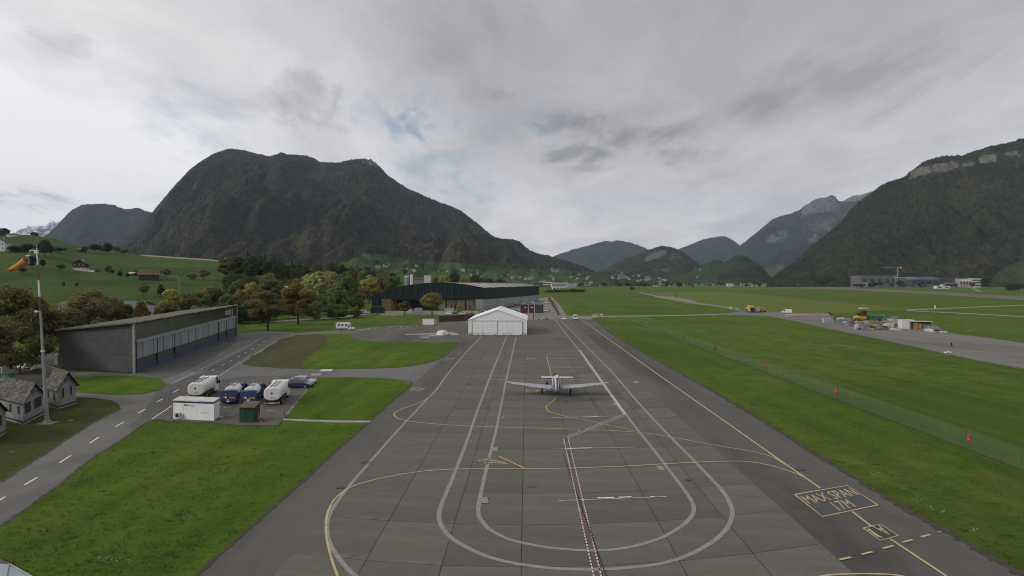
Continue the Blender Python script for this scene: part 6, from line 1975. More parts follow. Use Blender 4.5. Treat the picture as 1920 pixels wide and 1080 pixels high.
def crown_mesh(kind, mname, seed, nleaf=2600, leaf=.42):
    """crown for a tree 15 m tall: leaf-clump faces on clusters through the crown's volume"""
    g = np.random.default_rng(seed)
    H0 = 15.0
    if kind == 'conifer':
        n = nleaf
        f = g.random(n) ** .75
        z = 1.6 + (H0 - 1.6) * (1 - f)  * 1.0
        z = H0 - (H0 - 1.4) * np.sqrt(g.random(n))
        rad = 3.1 * ((H0 - z) / H0) ** .85 * (.82 + .25 * np.sin(z * 4.2 + seed)) + .1
        a = g.random(n) * 6.283; rr = rad * np.sqrt(g.uniform(.25, 1.0, n))
        cen = np.stack([rr * np.cos(a), rr * np.sin(a), z - rr * .25], -1)
        nor = np.stack([np.cos(a) * .6, np.sin(a) * .6, np.full(n, .75)], -1) + .5 * rand_unit(n, g)
        size = leaf * g.uniform(.7, 1.4, n)
        asp = .55
    else:
        if kind == 'round': cz, rz, rx, n_c, z0 = 9.2, 5.8, 5.6, 34, 3.4
        elif kind == 'tall': cz, rz, rx, n_c, z0 = 8.8, 6.2, 3.6, 30, 2.6
        elif kind == 'poplar': cz, rz, rx, n_c, z0 = 8.0, 7.0, 2.0, 26, 1.2
        elif kind == 'willow': cz, rz, rx, n_c, z0 = 8.6, 6.2, 6.2, 40, 1.5
        elif kind == 'cone': cz, rz, rx, n_c, z0 = 7.4, 7.4, 3.2, 30, .8
        else: cz, rz, rx, n_c, z0 = 7.0, 7.2, 8.5, 26, .2           # bush
        d = rand_unit(n_c, g); rr = g.uniform(.45, .95, n_c) ** .6
        C = d * rr[:, None] * np.array([rx * .78, rx * .78, rz * .80]) + np.array([0, 0, cz])
        if kind == 'cone':
            s = np.clip((15.2 - C[:, 2]) / 14, .12, 1); C[:, :2] *= (s * 1.25)[:, None]
        C[:, 2] = np.maximum(C[:, 2], z0 + .5)
        Rc = g.uniform(.22, .40, n_c) * (rx + rz) * .5 * (.8 if kind in ('cone', 'poplar') else 1)
        k = g.integers(0, n_c, nleaf)
        u = rand_unit(nleaf, g); u[:, 2] = u[:, 2] * .9 + .12
        rad = Rc[k] * g.uniform(.55, 1.08, nleaf) ** .35
        cen = C[k] + u * rad[:, None] * np.array([1, 1, .78])
        if kind == 'willow':
            out = np.hypot(cen[:, 0], cen[:, 1]) / rx
            cen[:, 2] -= g.random(nleaf) * 3.2 * np.clip(out, 0, 1)
        cen[:, 2] = np.maximum(cen[:, 2], z0)
        nor = u * .8 + rand_unit(nleaf, g) * .55 + np.array([0, 0, .75])
        size = leaf * g.uniform(.6, 1.5, nleaf)
        asp = .8 if kind != 'willow' else 1.5
    nor /= np.linalg.norm(nor, axis=1)[:, None]
    t = np.cross(nor, rand_unit(len(nor), g)); t /= np.linalg.norm(t, axis=1)[:, None] + 1e-9
    b = np.cross(nor, t)
    if kind == 'willow':
        t = np.cross(nor, np.tile([0, 0, 1.0], (len(nor), 1))) + 1e-3; t /= np.linalg.norm(t, axis=1)[:, None]; b = np.cross(nor, t)
    s = size[:, None]
    bend = nor * s * .25
    V = np.stack([cen - t * s - b * s * asp * .3, cen - b * s * asp - bend, cen + t * s - b * s * asp * .1, cen + t * s * .4 + b * s * asp, cen - t * s * .6 + b * s * asp * .8 - bend], 1).reshape(-1, 3)
    n = len(cen)
    me = bpy.data.meshes.new('crown')
    me.vertices.add(len(V)); me.vertices.foreach_set('co', V.astype(np.float32).ravel())
    me.loops.add(n * 5); me.loops.foreach_set('vertex_index', np.arange(n * 5, dtype=np.int32))
    me.polygons.add(n); me.polygons.foreach_set('loop_start', np.arange(0, n * 5, 5, dtype=np.int32)); me.polygons.foreach_set('loop_total', np.full(n, 5, dtype=np.int32))
    me.update(calc_edges=True)
    me.materials.append(LM[mname])
    return me


def trunk_mesh(kind, seed):
    r = random.Random(seed); m = MB()
    h = {'conifer': 14, 'poplar': 12, 'cone': 12, 'bush': 5}.get(kind, 9.5)
    p = Vector((0, 0, -.6)); rad = .34 if kind != 'bush' else .2
    nseg = 5
    for k in range(nseg):
        q = Vector((r.uniform(-.2, .2) * k * .4, r.uniform(-.2, .2) * k * .4, -.6 + (h + .6) * (k + 1) / nseg))
        r2 = rad * (.80 if k else .75)
        m.tube(p, q, rad, r2, 8, cap=False)
        if k and kind not in ('conifer',):
            for j in range(3):
                a = r.uniform(0, 6.28); L_ = r.uniform(1.8, 3.6) * (1.2 if kind == 'round' else .8)
                e = p.lerp(q, r.random()); m.tube(e, e + Vector((math.cos(a) * L_, math.sin(a) * L_, L_ * r.uniform(.4, .9))), r2 * .5, r2 * .14, 5, cap=False)
        p, rad = q, r2
    return m.mesh('trunk', M_BARK, smooth=True)


_tc = {}


def tree_meshes(kind, mname, var, lod):
    k = (kind, mname, var, lod)
    if k not in _tc:
        n, lf = {0: (6800, .25), 1: (4200, .34), 2: (1400, .58)}[lod]
        if kind == 'conifer': n, lf = int(n * .8), lf * 1.0
        _tc[k] = (crown_mesh(kind, mname, hash((kind, var)) % 9973 if False else (sum(map(ord, kind + mname)) * 31 + var * 101), n, lf), trunk_mesh(kind, var * 7 + len(kind)))
    return _tc[k]


KW = {'round': 11.2, 'tall': 7.6, 'poplar': 4.6, 'willow': 12.6, 'cone': 6.0, 'bush': 16.0, 'conifer': 6.2}
_tv = [0]


def tree(px, top, w, kind, col, label, Y=None, base=None, group=None, lod=1, name=None, cat='tree'):
    """a tree whose crown top is seen at (px, top); its place on the ground comes from its distance Y or the picture row of its foot"""
    if base is not None:
        p = hit(px, base)
    else:
        q = PD(px, 500, Y); p = Vector((q.x, Y, gz(q.x, Y)))
    ht = float(zat(top, p.y)) - p.z
    ht = max(ht, 1.5)
    wm = w * p.y / F
    _tv[0] += 1
    cm, tm = tree_meshes(kind, col, _tv[0] % 3, lod)
    nm = name or {'conifer': 'conifer_tree', 'bush': 'bush', 'willow': 'willow_tree', 'poplar': 'poplar_tree'}.get(kind, 'deciduous_tree')
    t = thing(nm, label, cat if kind != 'bush' else 'bush', p, random.uniform(0, 6.28), group)
    t.scale = (wm / KW[kind], wm / KW[kind], ht / 15.0)
    link('trunk', tm, t); link('crown', cm, t)
    return t


# the big trees at the left edge, behind the huts
GL = 'trees at the left edge behind the huts'
tree(18, 520, 118, 'round', 'olive', 'big olive tree cut by the left picture edge, above the huts', Y=128, group=GL, lod=0)
tree(66, 560, 100, 'round', 'brown', 'brownish round tree behind the wind mast', Y=140, group=GL, lod=0)
tree(-30, 560, 120, 'round', 'brown', 'brown tree half outside the left picture edge', Y=112, group=GL, lod=0)
tree(36, 590, 110, 'bush', 'olive', 'dark olive shrub under the big left trees', Y=122, group=GL, lod=0)
tree(84, 622, 66, 'round', 'olive', 'smaller olive tree right of the wind mast, left of the dark hangar', Y=160, group=GL, lod=0)
tree(106, 596, 50, 'tall', 'brown', 'slim brown tree at the left corner of the dark hangar', Y=185, group=GL, lod=0)
# behind the dark hangar
GH = 'trees behind the dark hangar'
for px, top, w, kind, col, Y, lab in ((165, 540, 82, 'round', 'brown', 200, 'wide rust brown tree behind the left half of the dark hangar'), (206, 549, 52, 'round', 'brown', 215, 'brown tree right of the widest one behind the hangar'), (132, 575, 54, 'round', 'olive', 190, 'low olive tree behind the left end of the hangar roof'),
                                      (232, 566, 44, 'round', 'olive', 220, 'olive tree left of the orange one behind the hangar'), (264, 556, 34, 'cone', 'rust', 205, 'narrow rust orange tree behind the middle of the hangar roof'), (300, 572, 36, 'bush', 'olive', 235, 'low olive bush right of the orange tree'),
                                      (318, 527, 40, 'poplar', 'yellow', 215, 'slim yellow green poplar beside the street lamp'), (312, 560, 46, 'round', 'olive', 210, 'olive tree at the foot of the yellow poplar'), (350, 546, 50, 'round', 'olive', 260, 'olive tree right of the street lamp'),
                                      (376, 540, 44, 'round', 'green', 275, 'dull green tree second right of the street lamp'), (402, 532, 56, 'round', 'olive', 285, 'broad olive tree behind the right half of the hangar'), (432, 548, 46, 'round', 'green', 270, 'green tree above the right end of the hangar'),
                                      (366, 570, 44, 'bush', 'yellow', 240, 'yellowish bush just above the hangar roof'), (398, 566, 50, 'bush', 'olive', 245, 'dark bush above the hangar roof near its right end'), (452, 566, 52, 'bush', 'dark', 262, 'dark bush beyond the right end of the hangar'), (340, 575, 40, 'bush', 'brown', 232, 'brown bush behind the middle of the hangar roof'),
                                      (426, 578, 26, 'bush', 'yellow', 232, 'small yellow bush at the right end of the hangar roof')):
    tree(px, top, w, kind, col, lab, Y=Y, group=GH, lod=0 if Y < 240 else 1)
# two standing on the lawn
tree(502, 544, 90, 'round', 'brown', 'round bronze tree with dark trunk, left of two on the lawn by the road', base=620.5, lod=0)
tree(559, 524, 56, 'tall', 'rust', 'taller golden brown tree, right of two on the lawn by the road', base=609.5, lod=0)
for k in range(15):
    px = 330 + 12.5 * k; Y = random.uniform(262, 330)
    tree(px, random.uniform(562, 577), 44, 'bush', ['olive', 'green', 'brown', 'olive', 'dark'][k % 5], '%s shrub in the belt behind the dark hangar' % ['olive', 'green', 'brown', 'pale olive', 'dark'][k % 5], Y=Y, group='shrub belt behind the dark hangar', lod=1)
for k in range(6):
    px = 112 + 28 * k
    tree(px, random.uniform(578, 592), 50, 'bush', ['brown', 'olive'][k % 2], '%s shrub below the brown trees behind the hangar' % ['brown', 'olive'][k % 2], Y=random.uniform(225, 250), group='shrubs below the brown trees', lod=1)
# willow group and the edge of the wood
GW = 'trees along the stream'
for px, top, w, kind, col, Y, lab in ((598, 503, 74, 'willow', 'pale', 340, 'large pale green willow in the middle of the tree belt'), (618, 502, 40, 'round', 'yellow', 350, 'golden topped tree just behind the pale willow'), (572, 530, 40, 'willow', 'pale', 325, 'smaller pale willow behind the golden brown tree'),
                                      (650, 508, 48, 'round', 'green', 380, 'dark green tree right of the pale willow'), (634, 530, 44, 'willow', 'green', 330, 'green willow right below the pale one'), (588, 560, 60, 'bush', 'green', 290, 'green thicket under the pale willow'), (632, 566, 56, 'bush', 'green', 300, 'green thicket right of the willow foot'),
                                      (666, 574, 38, 'bush', 'olive', 310, 'olive thicket at the road bend'), (540, 556, 44, 'bush', 'olive', 300, 'olive thicket between the two lawn trees'), (478, 560, 50, 'bush', 'dark', 290, 'dark thicket left of the bronze tree'), (450, 574, 40, 'bush', 'olive', 268, 'low olive thicket beside the hangar end'),
                                      (470, 528, 38, 'round', 'yellow', 360, 'yellowish tree behind the bronze tree'), (446, 522, 34, 'round', 'green', 380, 'pale green tree under the dark wood'), (452, 540, 32, 'round', 'rust', 330, 'small rusty tree left of the bronze tree'), (508, 520, 44, 'round', 'olive', 370, 'olive tree behind the bronze tree top'),
                                      (680, 534, 36, 'round', 'rust', 470, 'orange brown tree left of the green hall'), (700, 527, 30, 'round', 'orange', 500, 'bright orange tree above the left end of the green hall'), (692, 512, 30, 'tall', 'yellow', 520, 'yellow tree behind the orange one'), (708, 510, 26, 'round', 'rust', 540, 'rust tree right of the orange one'),
                                      (722, 508, 40, 'round', 'olive', 540, 'olive tree above the arch of the green hall'), (736, 512, 34, 'round', 'green', 520, 'green tree left of the white silos'), (660, 540, 46, 'bush', 'green', 420, 'dark green bank of shrub behind the road'), (676, 558, 16, 'tall', 'olive', 352, 'small oval tree by the road left of the green hall')):
    tree(px, top, w, kind, col, lab, Y=Y, group=GW, lod=1)
tree(758, 562, 27, 'round', 'olive', 'small thin tree in front of the left part of the green hall', base=592.5, lod=1)
tree(810, 546.5, 45, 'round', 'yellow', 'round golden green tree in front of the middle of the green hall', base=593.5, lod=0)
tree(862, 567, 14, 'bush', 'yellow', 'little yellow green bush in front of the hall opening', base=589, lod=1)
for px, top, w, kind, col, Y, lab in ((834, 511, 26, 'willow', 'yellow', 640, 'yellow green willow behind the arch of the hall'), (852, 508, 28, 'round', 'dark', 700, 'dark tree between the two yellow ones behind the hall'), (868, 511.5, 16, 'willow', 'orange', 650, 'orange willow behind the hall, left half of a pair'), (876, 511.5, 15, 'willow', 'yellow', 655, 'golden willow behind the hall, right half of a pair'),
                                      (890, 514, 30, 'round', 'dark', 720, 'dark tree right of the golden willows'), (912, 518, 34, 'round', 'green', 780, 'green tree above the pale hall roof'), (818, 516, 24, 'round', 'olive', 720, 'olive tree right of the silos'), (938, 521, 30, 'round', 'dark', 820, 'dark green tree above the middle of the pale roof')):
    tree(px, top, w, kind, col, lab, Y=Y, group='trees behind the works hall', lod=1)
# the dark wood: individuals that nothing tells apart
g_ = random.Random(3)
for k in range(34):
    px = 424 + 5.4 * k + g_.uniform(-3, 3); Y = g_.uniform(470, 580)
    top = np.interp(px, [424, 450, 470, 500, 540, 560, 600, 620], [478, 474, 471, 478, 484, 490, 492, 496]) + g_.uniform(-3, 7)
    con = g_.random() < .45
    tree(px, top + (-3 if con else 2), 17 if con else 30, 'conifer' if con else 'tall', 'dark' if con or g_.random() < .6 else g_.choice(['olive', 'green', 'brown']),
         'dark conifer in the wood at the foot of the mountain' if con else 'broadleaved tree in the wood at the foot of the mountain', Y=Y, group='conifers in the dark wood' if con else 'broadleaved trees in the dark wood', lod=1)
for k in range(16):
    px = 430 + 13 * k + g_.uniform(-4, 4); Y = g_.uniform(400, 460)
    tree(px, np.interp(px, [424, 520, 640], [508, 512, 516]) + g_.uniform(-5, 7), 34, 'bush', g_.choice(['dark', 'dark', 'olive', 'green']), 'dense dark shrub along the lower edge of the wood', Y=Y, group='shrubs along the wood', lod=1)
for k in range(22):
    px = 618 + 5.6 * k + g_.uniform(-3, 3); Y = g_.uniform(580, 700)
    top = np.interp(px, [618, 650, 700, 760, 800], [488, 494, 502, 512, 517]) + g_.uniform(-3, 5)
    tree(px, top, 24, g_.choice(['round', 'tall', 'tall', 'conifer']), g_.choice(['dark', 'olive', 'brown', 'green', 'dark']), 'tree of the brown and green belt behind the green hall', Y=Y, group='tree belt behind the works hall', lod=1)
# trees on the hillside
GS = 'trees on the meadow slope'
for px, top, base, w, kind, col, lab in ((84, 446, 484, 20, 'tall', 'dark', 'tall dark tree on the ridge above the windsock arm'), (72, 456, 482, 14, 'tall', 'dark', 'dark tree left of the tallest one on the ridge'), (96, 458, 482, 12, 'round', 'dark', 'dark round tree right of the tallest one on the ridge'), (112, 463, 475, 23, 'round', 'dark', 'wide round dark tree on the upper slope'),
                                         (52, 456, 472, 24, 'round', 'dark', 'dark tree left of the mast top'), (28, 460, 474, 26, 'round', 'dark', 'dark tree near the white farmhouse at the edge'), (60, 478, 505, 18, 'tall', 'dark', 'dark slim tree behind the mast on the slope'), (80, 484, 506, 12, 'tall', 'dark', 'dark slim tree right of the mast on the slope'),
                                         (160, 461, 474, 16, 'round', 'olive', 'leftmost tree of the row along the ridge'), (178, 456, 475, 22, 'round', 'dark', 'second tree of the row along the ridge'), (190, 459, 475, 15, 'round', 'olive', 'third tree of the row along the ridge'), (201, 455, 476, 18, 'tall', 'dark', 'fourth tree of the row along the ridge'), (216, 461, 476, 18, 'round', 'olive', 'fifth tree of the row along the ridge'), (232, 466, 477, 18, 'round', 'brown', 'last tree of the row along the ridge'),
                                         (114, 494, 508, 17, 'round', 'brown', 'brownish round tree left of the farmhouse'), (184, 503, 514, 10, 'round', 'olive', 'small tree right of the farmhouse'), (203, 496, 515, 13, 'tall', 'olive', 'tallest of the small trees right of the farmhouse'), (211, 506, 515, 9, 'round', 'dark', 'small dark tree next to the tallest by the farmhouse'), (225, 507, 519, 10, 'cone', 'dark', 'small dark pointed tree between farmhouse and barn'), (239, 510, 520, 8, 'cone', 'dark', 'small dark tree left of the barn'),
                                         (119, 528, 541, 6, 'round', 'dark', 'tiny tree on the lower slope, left of two'), (144, 529, 541, 7, 'round', 'dark', 'tiny tree on the lower slope, right of two'), (255, 505, 517, 14, 'round', 'olive', 'olive tree right behind the barn'), (298, 503, 520, 14, 'round', 'brown', 'brown tree at the right end of the barn'), (313, 503, 524, 18, 'round', 'brown', 'brown tree right of the barn'),
                                         (360, 509, 524, 22, 'bush', 'brown', 'brown bush on the slope, left of two'), (382, 504, 526, 22, 'round', 'brown', 'brown round tree on the slope, right of two'), (268, 528, 558, 23, 'round', 'brown', 'dark round tree on the lower slope above the orange tree'), (302, 530, 556, 15, 'cone', 'dark', 'dark green pointed tree beside the yellow poplar'), (42, 500, 514, 16, 'round', 'dark', 'dark round tree below the windsock')):
    tree(px, top, w, kind, col, lab, base=base, group=GS, lod=1)
# hedge by the gate track
for k in range(9):
    px = 1030 + 2.2 * k; by = 562 + 3.6 * k
    tree(px, by - 5.4, 7, 'bush', 'orange' if k < 4 else 'brown', ['orange hedge bush at the far end of the gate track', 'brown hedge bush along the gate track'][k >= 4], base=by, group='hedge along the gate track', lod=2)

# ================================================================== FARM BUILDINGS ON THE SLOPE
M_BARNW = mat('barn_wood', (.050, .038, .030), .9, .3, .5)
M_TILE = mat('roof_tile_brown', (.105, .065, .045), .9, .3, .4)
M_TILEG = mat('roof_tile_grey', (.10, .09, .085), .9, .3, .4)
M_PLAST = mat('plaster_white', (.58, .57, .54), .8, .08, .5)
M_WIN = mat('window_dark', (.025, .028, .032), .2, spec=.6)


def house(name, label, cat, p, w, d, he, hr, rz, wall, roof, group=None, low=None, nwin=0, balcony=False):
    t = thing(name, label, cat, p, rz, group)
    b = MB()
    b.prof([(-w / 2, -1.5), (w / 2, -1.5), (w / 2, he), (0, hr), (-w / 2, he)], -d / 2, d / 2); b.build('wall', wall, t)
    if low: MB().box(-w / 2 - .06, w / 2 + .06, -d / 2 - .06, d / 2 + .06, -1.5, he * .38).build('lower_wall', low, t)
    r = MB(); ov = w * .09; s = (hr - he) / (w / 2)
    for sg in (-1, 1):
        pts = [(sg * (w / 2 + ov), -d / 2 - ov, he - ov * s), (0, -d / 2 - ov, hr), (0, d / 2 + ov, hr), (sg * (w / 2 + ov), d / 2 + ov, he - ov * s)]
        r.add([(x, y, z + .02) for x, y, z in pts] + [(x, y, z + .3) for x, y, z in pts], [(0, 1, 2, 3), (7, 6, 5, 4), (0, 4, 5, 1), (1, 5, 6, 2), (2, 6, 7, 3), (3, 7, 4, 0)])
    ro = r.build('roof', roof, t)
    if nwin:
        for fl in range(2):
            for k in range(nwin):
                x = -w / 2 + w * (k + .5) / nwin
                z = he * (.15 + .45 * fl) + .6
                f = MB().box(x - .55, x + .55, -d / 2 - .10, -d / 2 - .005, z, z + 1.4).build('window', M_PLAST, t)
                MB().box(x - .42, x + .42, -d / 2 - .13, -d / 2 - .08, z + .12, z + 1.28).build('pane', M_WIN, f)
        MB().box(w * .15, w * .15 + .7, -.4, .4, hr - 1, hr + 1.0).build('chimney', M_PLAST, ro)
    return t


house('farmhouse', 'old farmhouse with hipped brown roof and white ground floor on the slope', 'house', hit(152, 507.5), 9.5, 9, 6.4, 9.4, R(18), M_BARNW, M_TILEG, low=M_PLAST, nwin=3)
sd = thing('annex_wall', 'long white low wall right of the farmhouse on the slope', 'wall', hit(167, 509.6)); MB().box(-4.5, 4.5, -.3, .3, -1, 1.4).build('wall', M_PLAST, sd); MB().box(-4.6, 4.6, -.4, .4, 1.4, 1.6).build('coping', M_CONCW, sd)
house('barn', 'dark brown wooden barn with wide tiled roof on the slope', 'barn', hit(280, 524.5), 13, 14, 4.4, 8.4, R(-62), M_BARNW, M_TILE)
house('farm_shed', 'low shed with pale sheet roof left of the barn', 'shed', hit(250, 517.5), 6, 5, 2.0, 3.0, R(80), M_BARNW, mat('sheet_roof_pale', (.45, .45, .45), .6), )
house('farmhouse', 'white farmhouse with arched upper windows cut by the left picture edge', 'house', hit(3, 471), 11, 9, 9, 12.5, R(10), M_PLAST, M_TILEG, nwin=3)
house('farm_shed', 'long dark shed in front of the ridge trees at the left', 'shed', hit(36, 472), 16, 7, 3.2, 5, R(90), M_BARNW, M_TILE)
house('ridge_house', 'small dark house on the skyline of the slope', 'house', hit(64.5, 442), 7, 6, 3.2, 4.8, R(5), M_BARNW, M_TILEG)
house('ridge_house', 'wide dark house on the skyline at the left edge', 'house', hit(4, 441), 14, 8, 6, 9, R(80), M_BARNW, M_TILEG)
house('ridge_house', 'low dark house with pale front on the skyline between two others', 'house', hit(22, 444), 10, 6, 2.4, 4.0, R(85), M_PLAST, M_TILEG)
house('farm_shed', 'tiny shed at the left end of the ridge row of trees', 'shed', hit(153, 472.5), 8, 5, 2.6, 4.4, R(80), M_BARNW, M_TILEG)
vp = lambda px, py, Y: Vector((PD(px, py, Y).x, Y, gz(PD(px, py, Y).x, Y)))
house('house', 'blue grey roofed house behind the autumn trees left of the yellow poplar', 'house', vp(247, 560, 300), 16, 16, 5.2, 8.4, R(75), M_PLAST, mat('roof_slate_blue', (.085, .095, .12), .8, .2, .5))
house('house', 'grey roofed house between the orange tree and the yellow poplar', 'house', vp(285, 580, 285), 12, 10, 3.0, 6.8, R(85), M_PLAST, mat('roof_slate_grey', (.10, .10, .105), .8, .2, .5))
house('house', 'small white house just behind the brown trees, left of the hangar middle', 'house', vp(127, 570, 330), 6, 6, 3.5, 5, R(70), M_CONCW, M_TILEG)
vl = thing('villa', 'white flat roofed villa between the bronze tree and the wood', 'house', vp(536, 560, 420))
zt_ = float(zat(537, 420)) - vl.location.z
MB().box(-8, 5, -4, 4, -1, zt_ - 3.2).build('lower_storey', mat('villa_shade_wall', (.30, .30, .29), .8), vl); MB().box(-9, 5.5, -4.5, 4.5, zt_ - 3.1, zt_ - 2.3).build('terrace_slab', M_PLAST, vl)
MB().box(-1, 5, -3.5, 3.5, zt_ - 2.3, zt_).build('upper_storey', M_PLAST, vl); MB().box(-.2, 1.5, -3.6, -3.45, zt_ - 1.9, zt_ - .5).build('window', M_WIN, vl); MB().box(2.6, 4.2, -3.6, -3.45, zt_ - 1.9, zt_ - .5).build('window', M_WIN, vl); MB().box(-3, 4.5, -4.1, -3.98, zt_ - 5.4, zt_ - 4.6).build('balcony_rail', M_PLAST, vl)

# silos and block behind the hall
def on(px, Y): return Vector((PD(px, 500, Y).x, Y, 0))


for k, (px, w, top, m, lab) in enumerate(((763, 9.2, 517, mat('silo_grey', (.22, .25, .28), .5, .08, .3), 'grey blue silo behind the green hall, left of two'), (772, 6.0, 514.8, mat('silo_white', (.60, .61, .60), .5, .06, .3), 'white silo behind the green hall, right of two'))):
    Y = 620 - 6 * k; t = thing('silo', lab, 'silo', on(px, Y), 0, 'silos behind the works hall'); h = float(zat(top, Y)); r_ = w * Y / F / 2
    MB().tube((0, 0, 0), (0, 0, h - 1), r_, n=18).build('drum', m, t, smooth=False); MB().tube((0, 0, h - 1), (0, 0, h), r_ * 1.03, r_ * .8, 18).build('cap', M_PLAST, t)
    MB().box(r_ * .96, r_ * 1.08, -.3, .3, 0, h).build('ladder', M_CHASSIS, t)
cb = thing('concrete_works', 'grey brown concrete works building behind the hall beside the silos', 'building', on(791, 640)); h = float(zat(521, 640)); h2 = float(zat(516.6, 640))
MB().box(-8.5, 8.5, 0, 10, 0, h).build('body', mat('works_concrete', (.21, .18, .155), .85, .2, .1), cb)
MB().box(2.4, 9, -.6, 7, h - 5.2, h2).build('tower_room', mat('works_white', (.50, .51, .50), .7, .08, .2), cb)
for k in range(5): MB().box(-7.6 + 1.9 * k, -6.5 + 1.9 * k, -.06, .05, h - 2.6, h - 1.2).build('window', M_WIN, cb)
MB().box(-8.7, 2.2, -.2, 10.2, h, h + .3).build('roof', mat('works_roof', (.14, .11, .09), .9), cb)

# ================================================================== CONSTRUCTION DEPOT ON THE TAXIWAY
M_SITE = {'grey': mat('depot_grey', (.22, .22, .215), .8, .25, .5, objvar=.25), 'pale': mat('depot_pale', (.50, .49, .46), .8, .15, .5, objvar=.15), 'rust': mat('depot_rust', (.16, .085, .065), .9, .25, .5, objvar=.2),
          'green': mat('depot_green', (.035, .11, .075), .6, .2, .5, objvar=.2), 'dark': mat('depot_dark', (.035, .035, .036), .8, .3, .5), 'wood': mat('depot_wood', (.32, .21, .11), .85, .2, .5, objvar=.2), 'blue': mat('depot_bluegrey', (.14, .16, .19), .7, .2, .5, objvar=.2)}
M_SYEL = mat('machine_yellow', (.56, .36, .05), .5, .1, .5)
dg = random.Random(12)
words_ = ['flat', 'low', 'short', 'long', 'broad', 'narrow', 'thick', 'thin', 'square', 'crooked']
places = ['at the left end of the depot', 'beside the pale mesh crate in the depot', 'in front of the yellow excavator', 'left of the green machine', 'under the green beam in the depot', 'in front of the green machine', 'right of the small yellow digger', 'at the right end of the heap', 'on the near edge of the heap', 'in the middle of the heap']
kn = 0
for i in range(150):
    f = dg.random()
    px = 1562 + 130 * f; py0 = 601 + 6.5 * math.sin(f * 3.0); py = py0 + dg.uniform(-2, 12.5 * min(1, f * 2.4 + .2) * (1 if f < .8 else .7))
    col = dg.choice(['grey', 'grey', 'pale', 'pale', 'rust', 'blue', 'dark', 'grey', 'green' if f > .5 else 'grey', 'wood' if f > .4 else 'pale'])
    pl_ = places[min(9, int(f * 8))] if py < py0 + 6 else places[8 if i % 2 else 9]
    p = G(px, py); w = dg.uniform(1.2, 3.6); d = dg.uniform(1.0, 2.4); h = dg.uniform(.5, 2.1)
    t = thing('material_stack', '%s %s stack of building material %s' % (words_[(i * 7 + int(f * 10)) % 10], {'blue': 'blue grey', 'dark': 'black'}.get(col, col), pl_), 'stack', p, dg.uniform(-.5, .5), 'stacks of building material on the taxiway')
    n = dg.randint(2, 4)
    for k in range(n):
        y0 = -d / 2 + d * k / n
        if i % 3 == 0: MB().tube((-w / 2, y0 + d / n / 2, h / 2 + .12), (w / 2, y0 + d / n / 2, h / 2 + .12 + dg.uniform(-.1, .1)), min(h / 2, d / n / 2) * .95, n=8).build('pipe', M_SITE[col], t)
        else: MB().box(-w / 2 + dg.uniform(0, .3), w / 2 - dg.uniform(0, .3), y0 + .03, y0 + d / n - .03, .13, h * dg.uniform(.8, 1.1)).build('pack', M_SITE[col], t)
    for x in (-w * .3, w * .3): MB().box(x - .07, x + .07, -d / 2 - .1, d / 2 + .1, 0, .12).build('bearer', M_SITE['wood'], t)
tm = thing('timber_stockpile', 'long low timber and plank stockpile on the near edge of the depot', 'stockpile', G(1638, 619), R(-14))
for k in range(6): MB().box(-5 + 1.7 * k, -3.4 + 1.7 * k, -.5, .6, 0, .75).build('plank_pack', M_SITE['wood' if k < 3 else 'rust'], tm)
for k in range(7): MB().box(-1 + 1.5 * k, .4 + 1.5 * k, .8, 2.2, 0, .55 + .1 * (k % 2)).build('white_block', M_SITE['pale'], tm)
ms = thing('mesh_crate', 'pale mesh crate at the left end of the depot', 'crate', G(1554, 605.8)); MB().box(-2, 2, 0, 2, .1, 2.1).build('body', mat('mesh_crate_grey', (.34, .34, .34), .7, .15, 1), ms)
for x in (-2, -1, 0, 1, 2): MB().box(x - .06, x + .06, -.08, -.005, 0, 2.2).build('bar', M_GREYST, ms)
gm = thing('paving_machine', 'long green machine with a conveyor beam in the middle of the depot', 'machine', G(1630, 604), R(-4)); gm.scale = (1.15, 1.15, 1.25)
MB().box(-4, 5, 0, 1.6, 1.1, 2.1).build('body', M_SITE['green'], gm); MB().box(-4.4, 6, .3, 1.0, 2.3, 2.7).build('beam', mat('machine_teal', (.06, .26, .19), .5), gm); wheels(gm, (-3, 3.6), .9, .5, .35); MB().box(-4.2, -2.6, .1, 1.5, 2.1, 3.3).build('cab', M_SITE['dark'], gm)
ex = thing('excavator', 'yellow and black excavator with a pale roof at the back of the depot', 'excavator', G(1613, 604), R(15)); ex.scale = (1.35, 1.35, 1.4)
MB().box(-1.7, 1.7, -1.3, -.8, 0, .8).build('track', M_SITE['dark'], ex); MB().box(-1.7, 1.7, .8, 1.3, 0, .8).build('track', M_SITE['dark'], ex)
MB().box(-1.7, 1.3, -1.2, 1.2, .9, 2.0).build('upper_body', M_SYEL, ex); c = MB().box(.2, 1.5, -1.1, .2, 2.0, 3.6).build('cab', M_SITE['dark'], ex); MB().box(-.3, 2.2, -1.3, .6, 4.3, 4.6).build('canopy', mat('canopy_pale', (.62, .50, .24), .6), ex); MB().box(.9, 1.0, -.6, -.5, 3.5, 4.3).build('canopy_post', M_SITE['dark'], ex)
MB().prof([(1.2, 1.6), (3.0, 3.3), (3.4, 3.2), (1.8, 1.4)], .4, .8).build('boom', M_SYEL, ex); MB().prof([(3.0, 3.3), (4.2, 1.4), (4.0, 1.2), (2.8, 2.9)], .45, .75).build('stick', M_SYEL, ex); MB().prof([(3.6, 1.3), (4.4, 1.4), (4.3, .5), (3.5, .6)], .2, 1.0).build('bucket', M_SITE['dark'], ex)
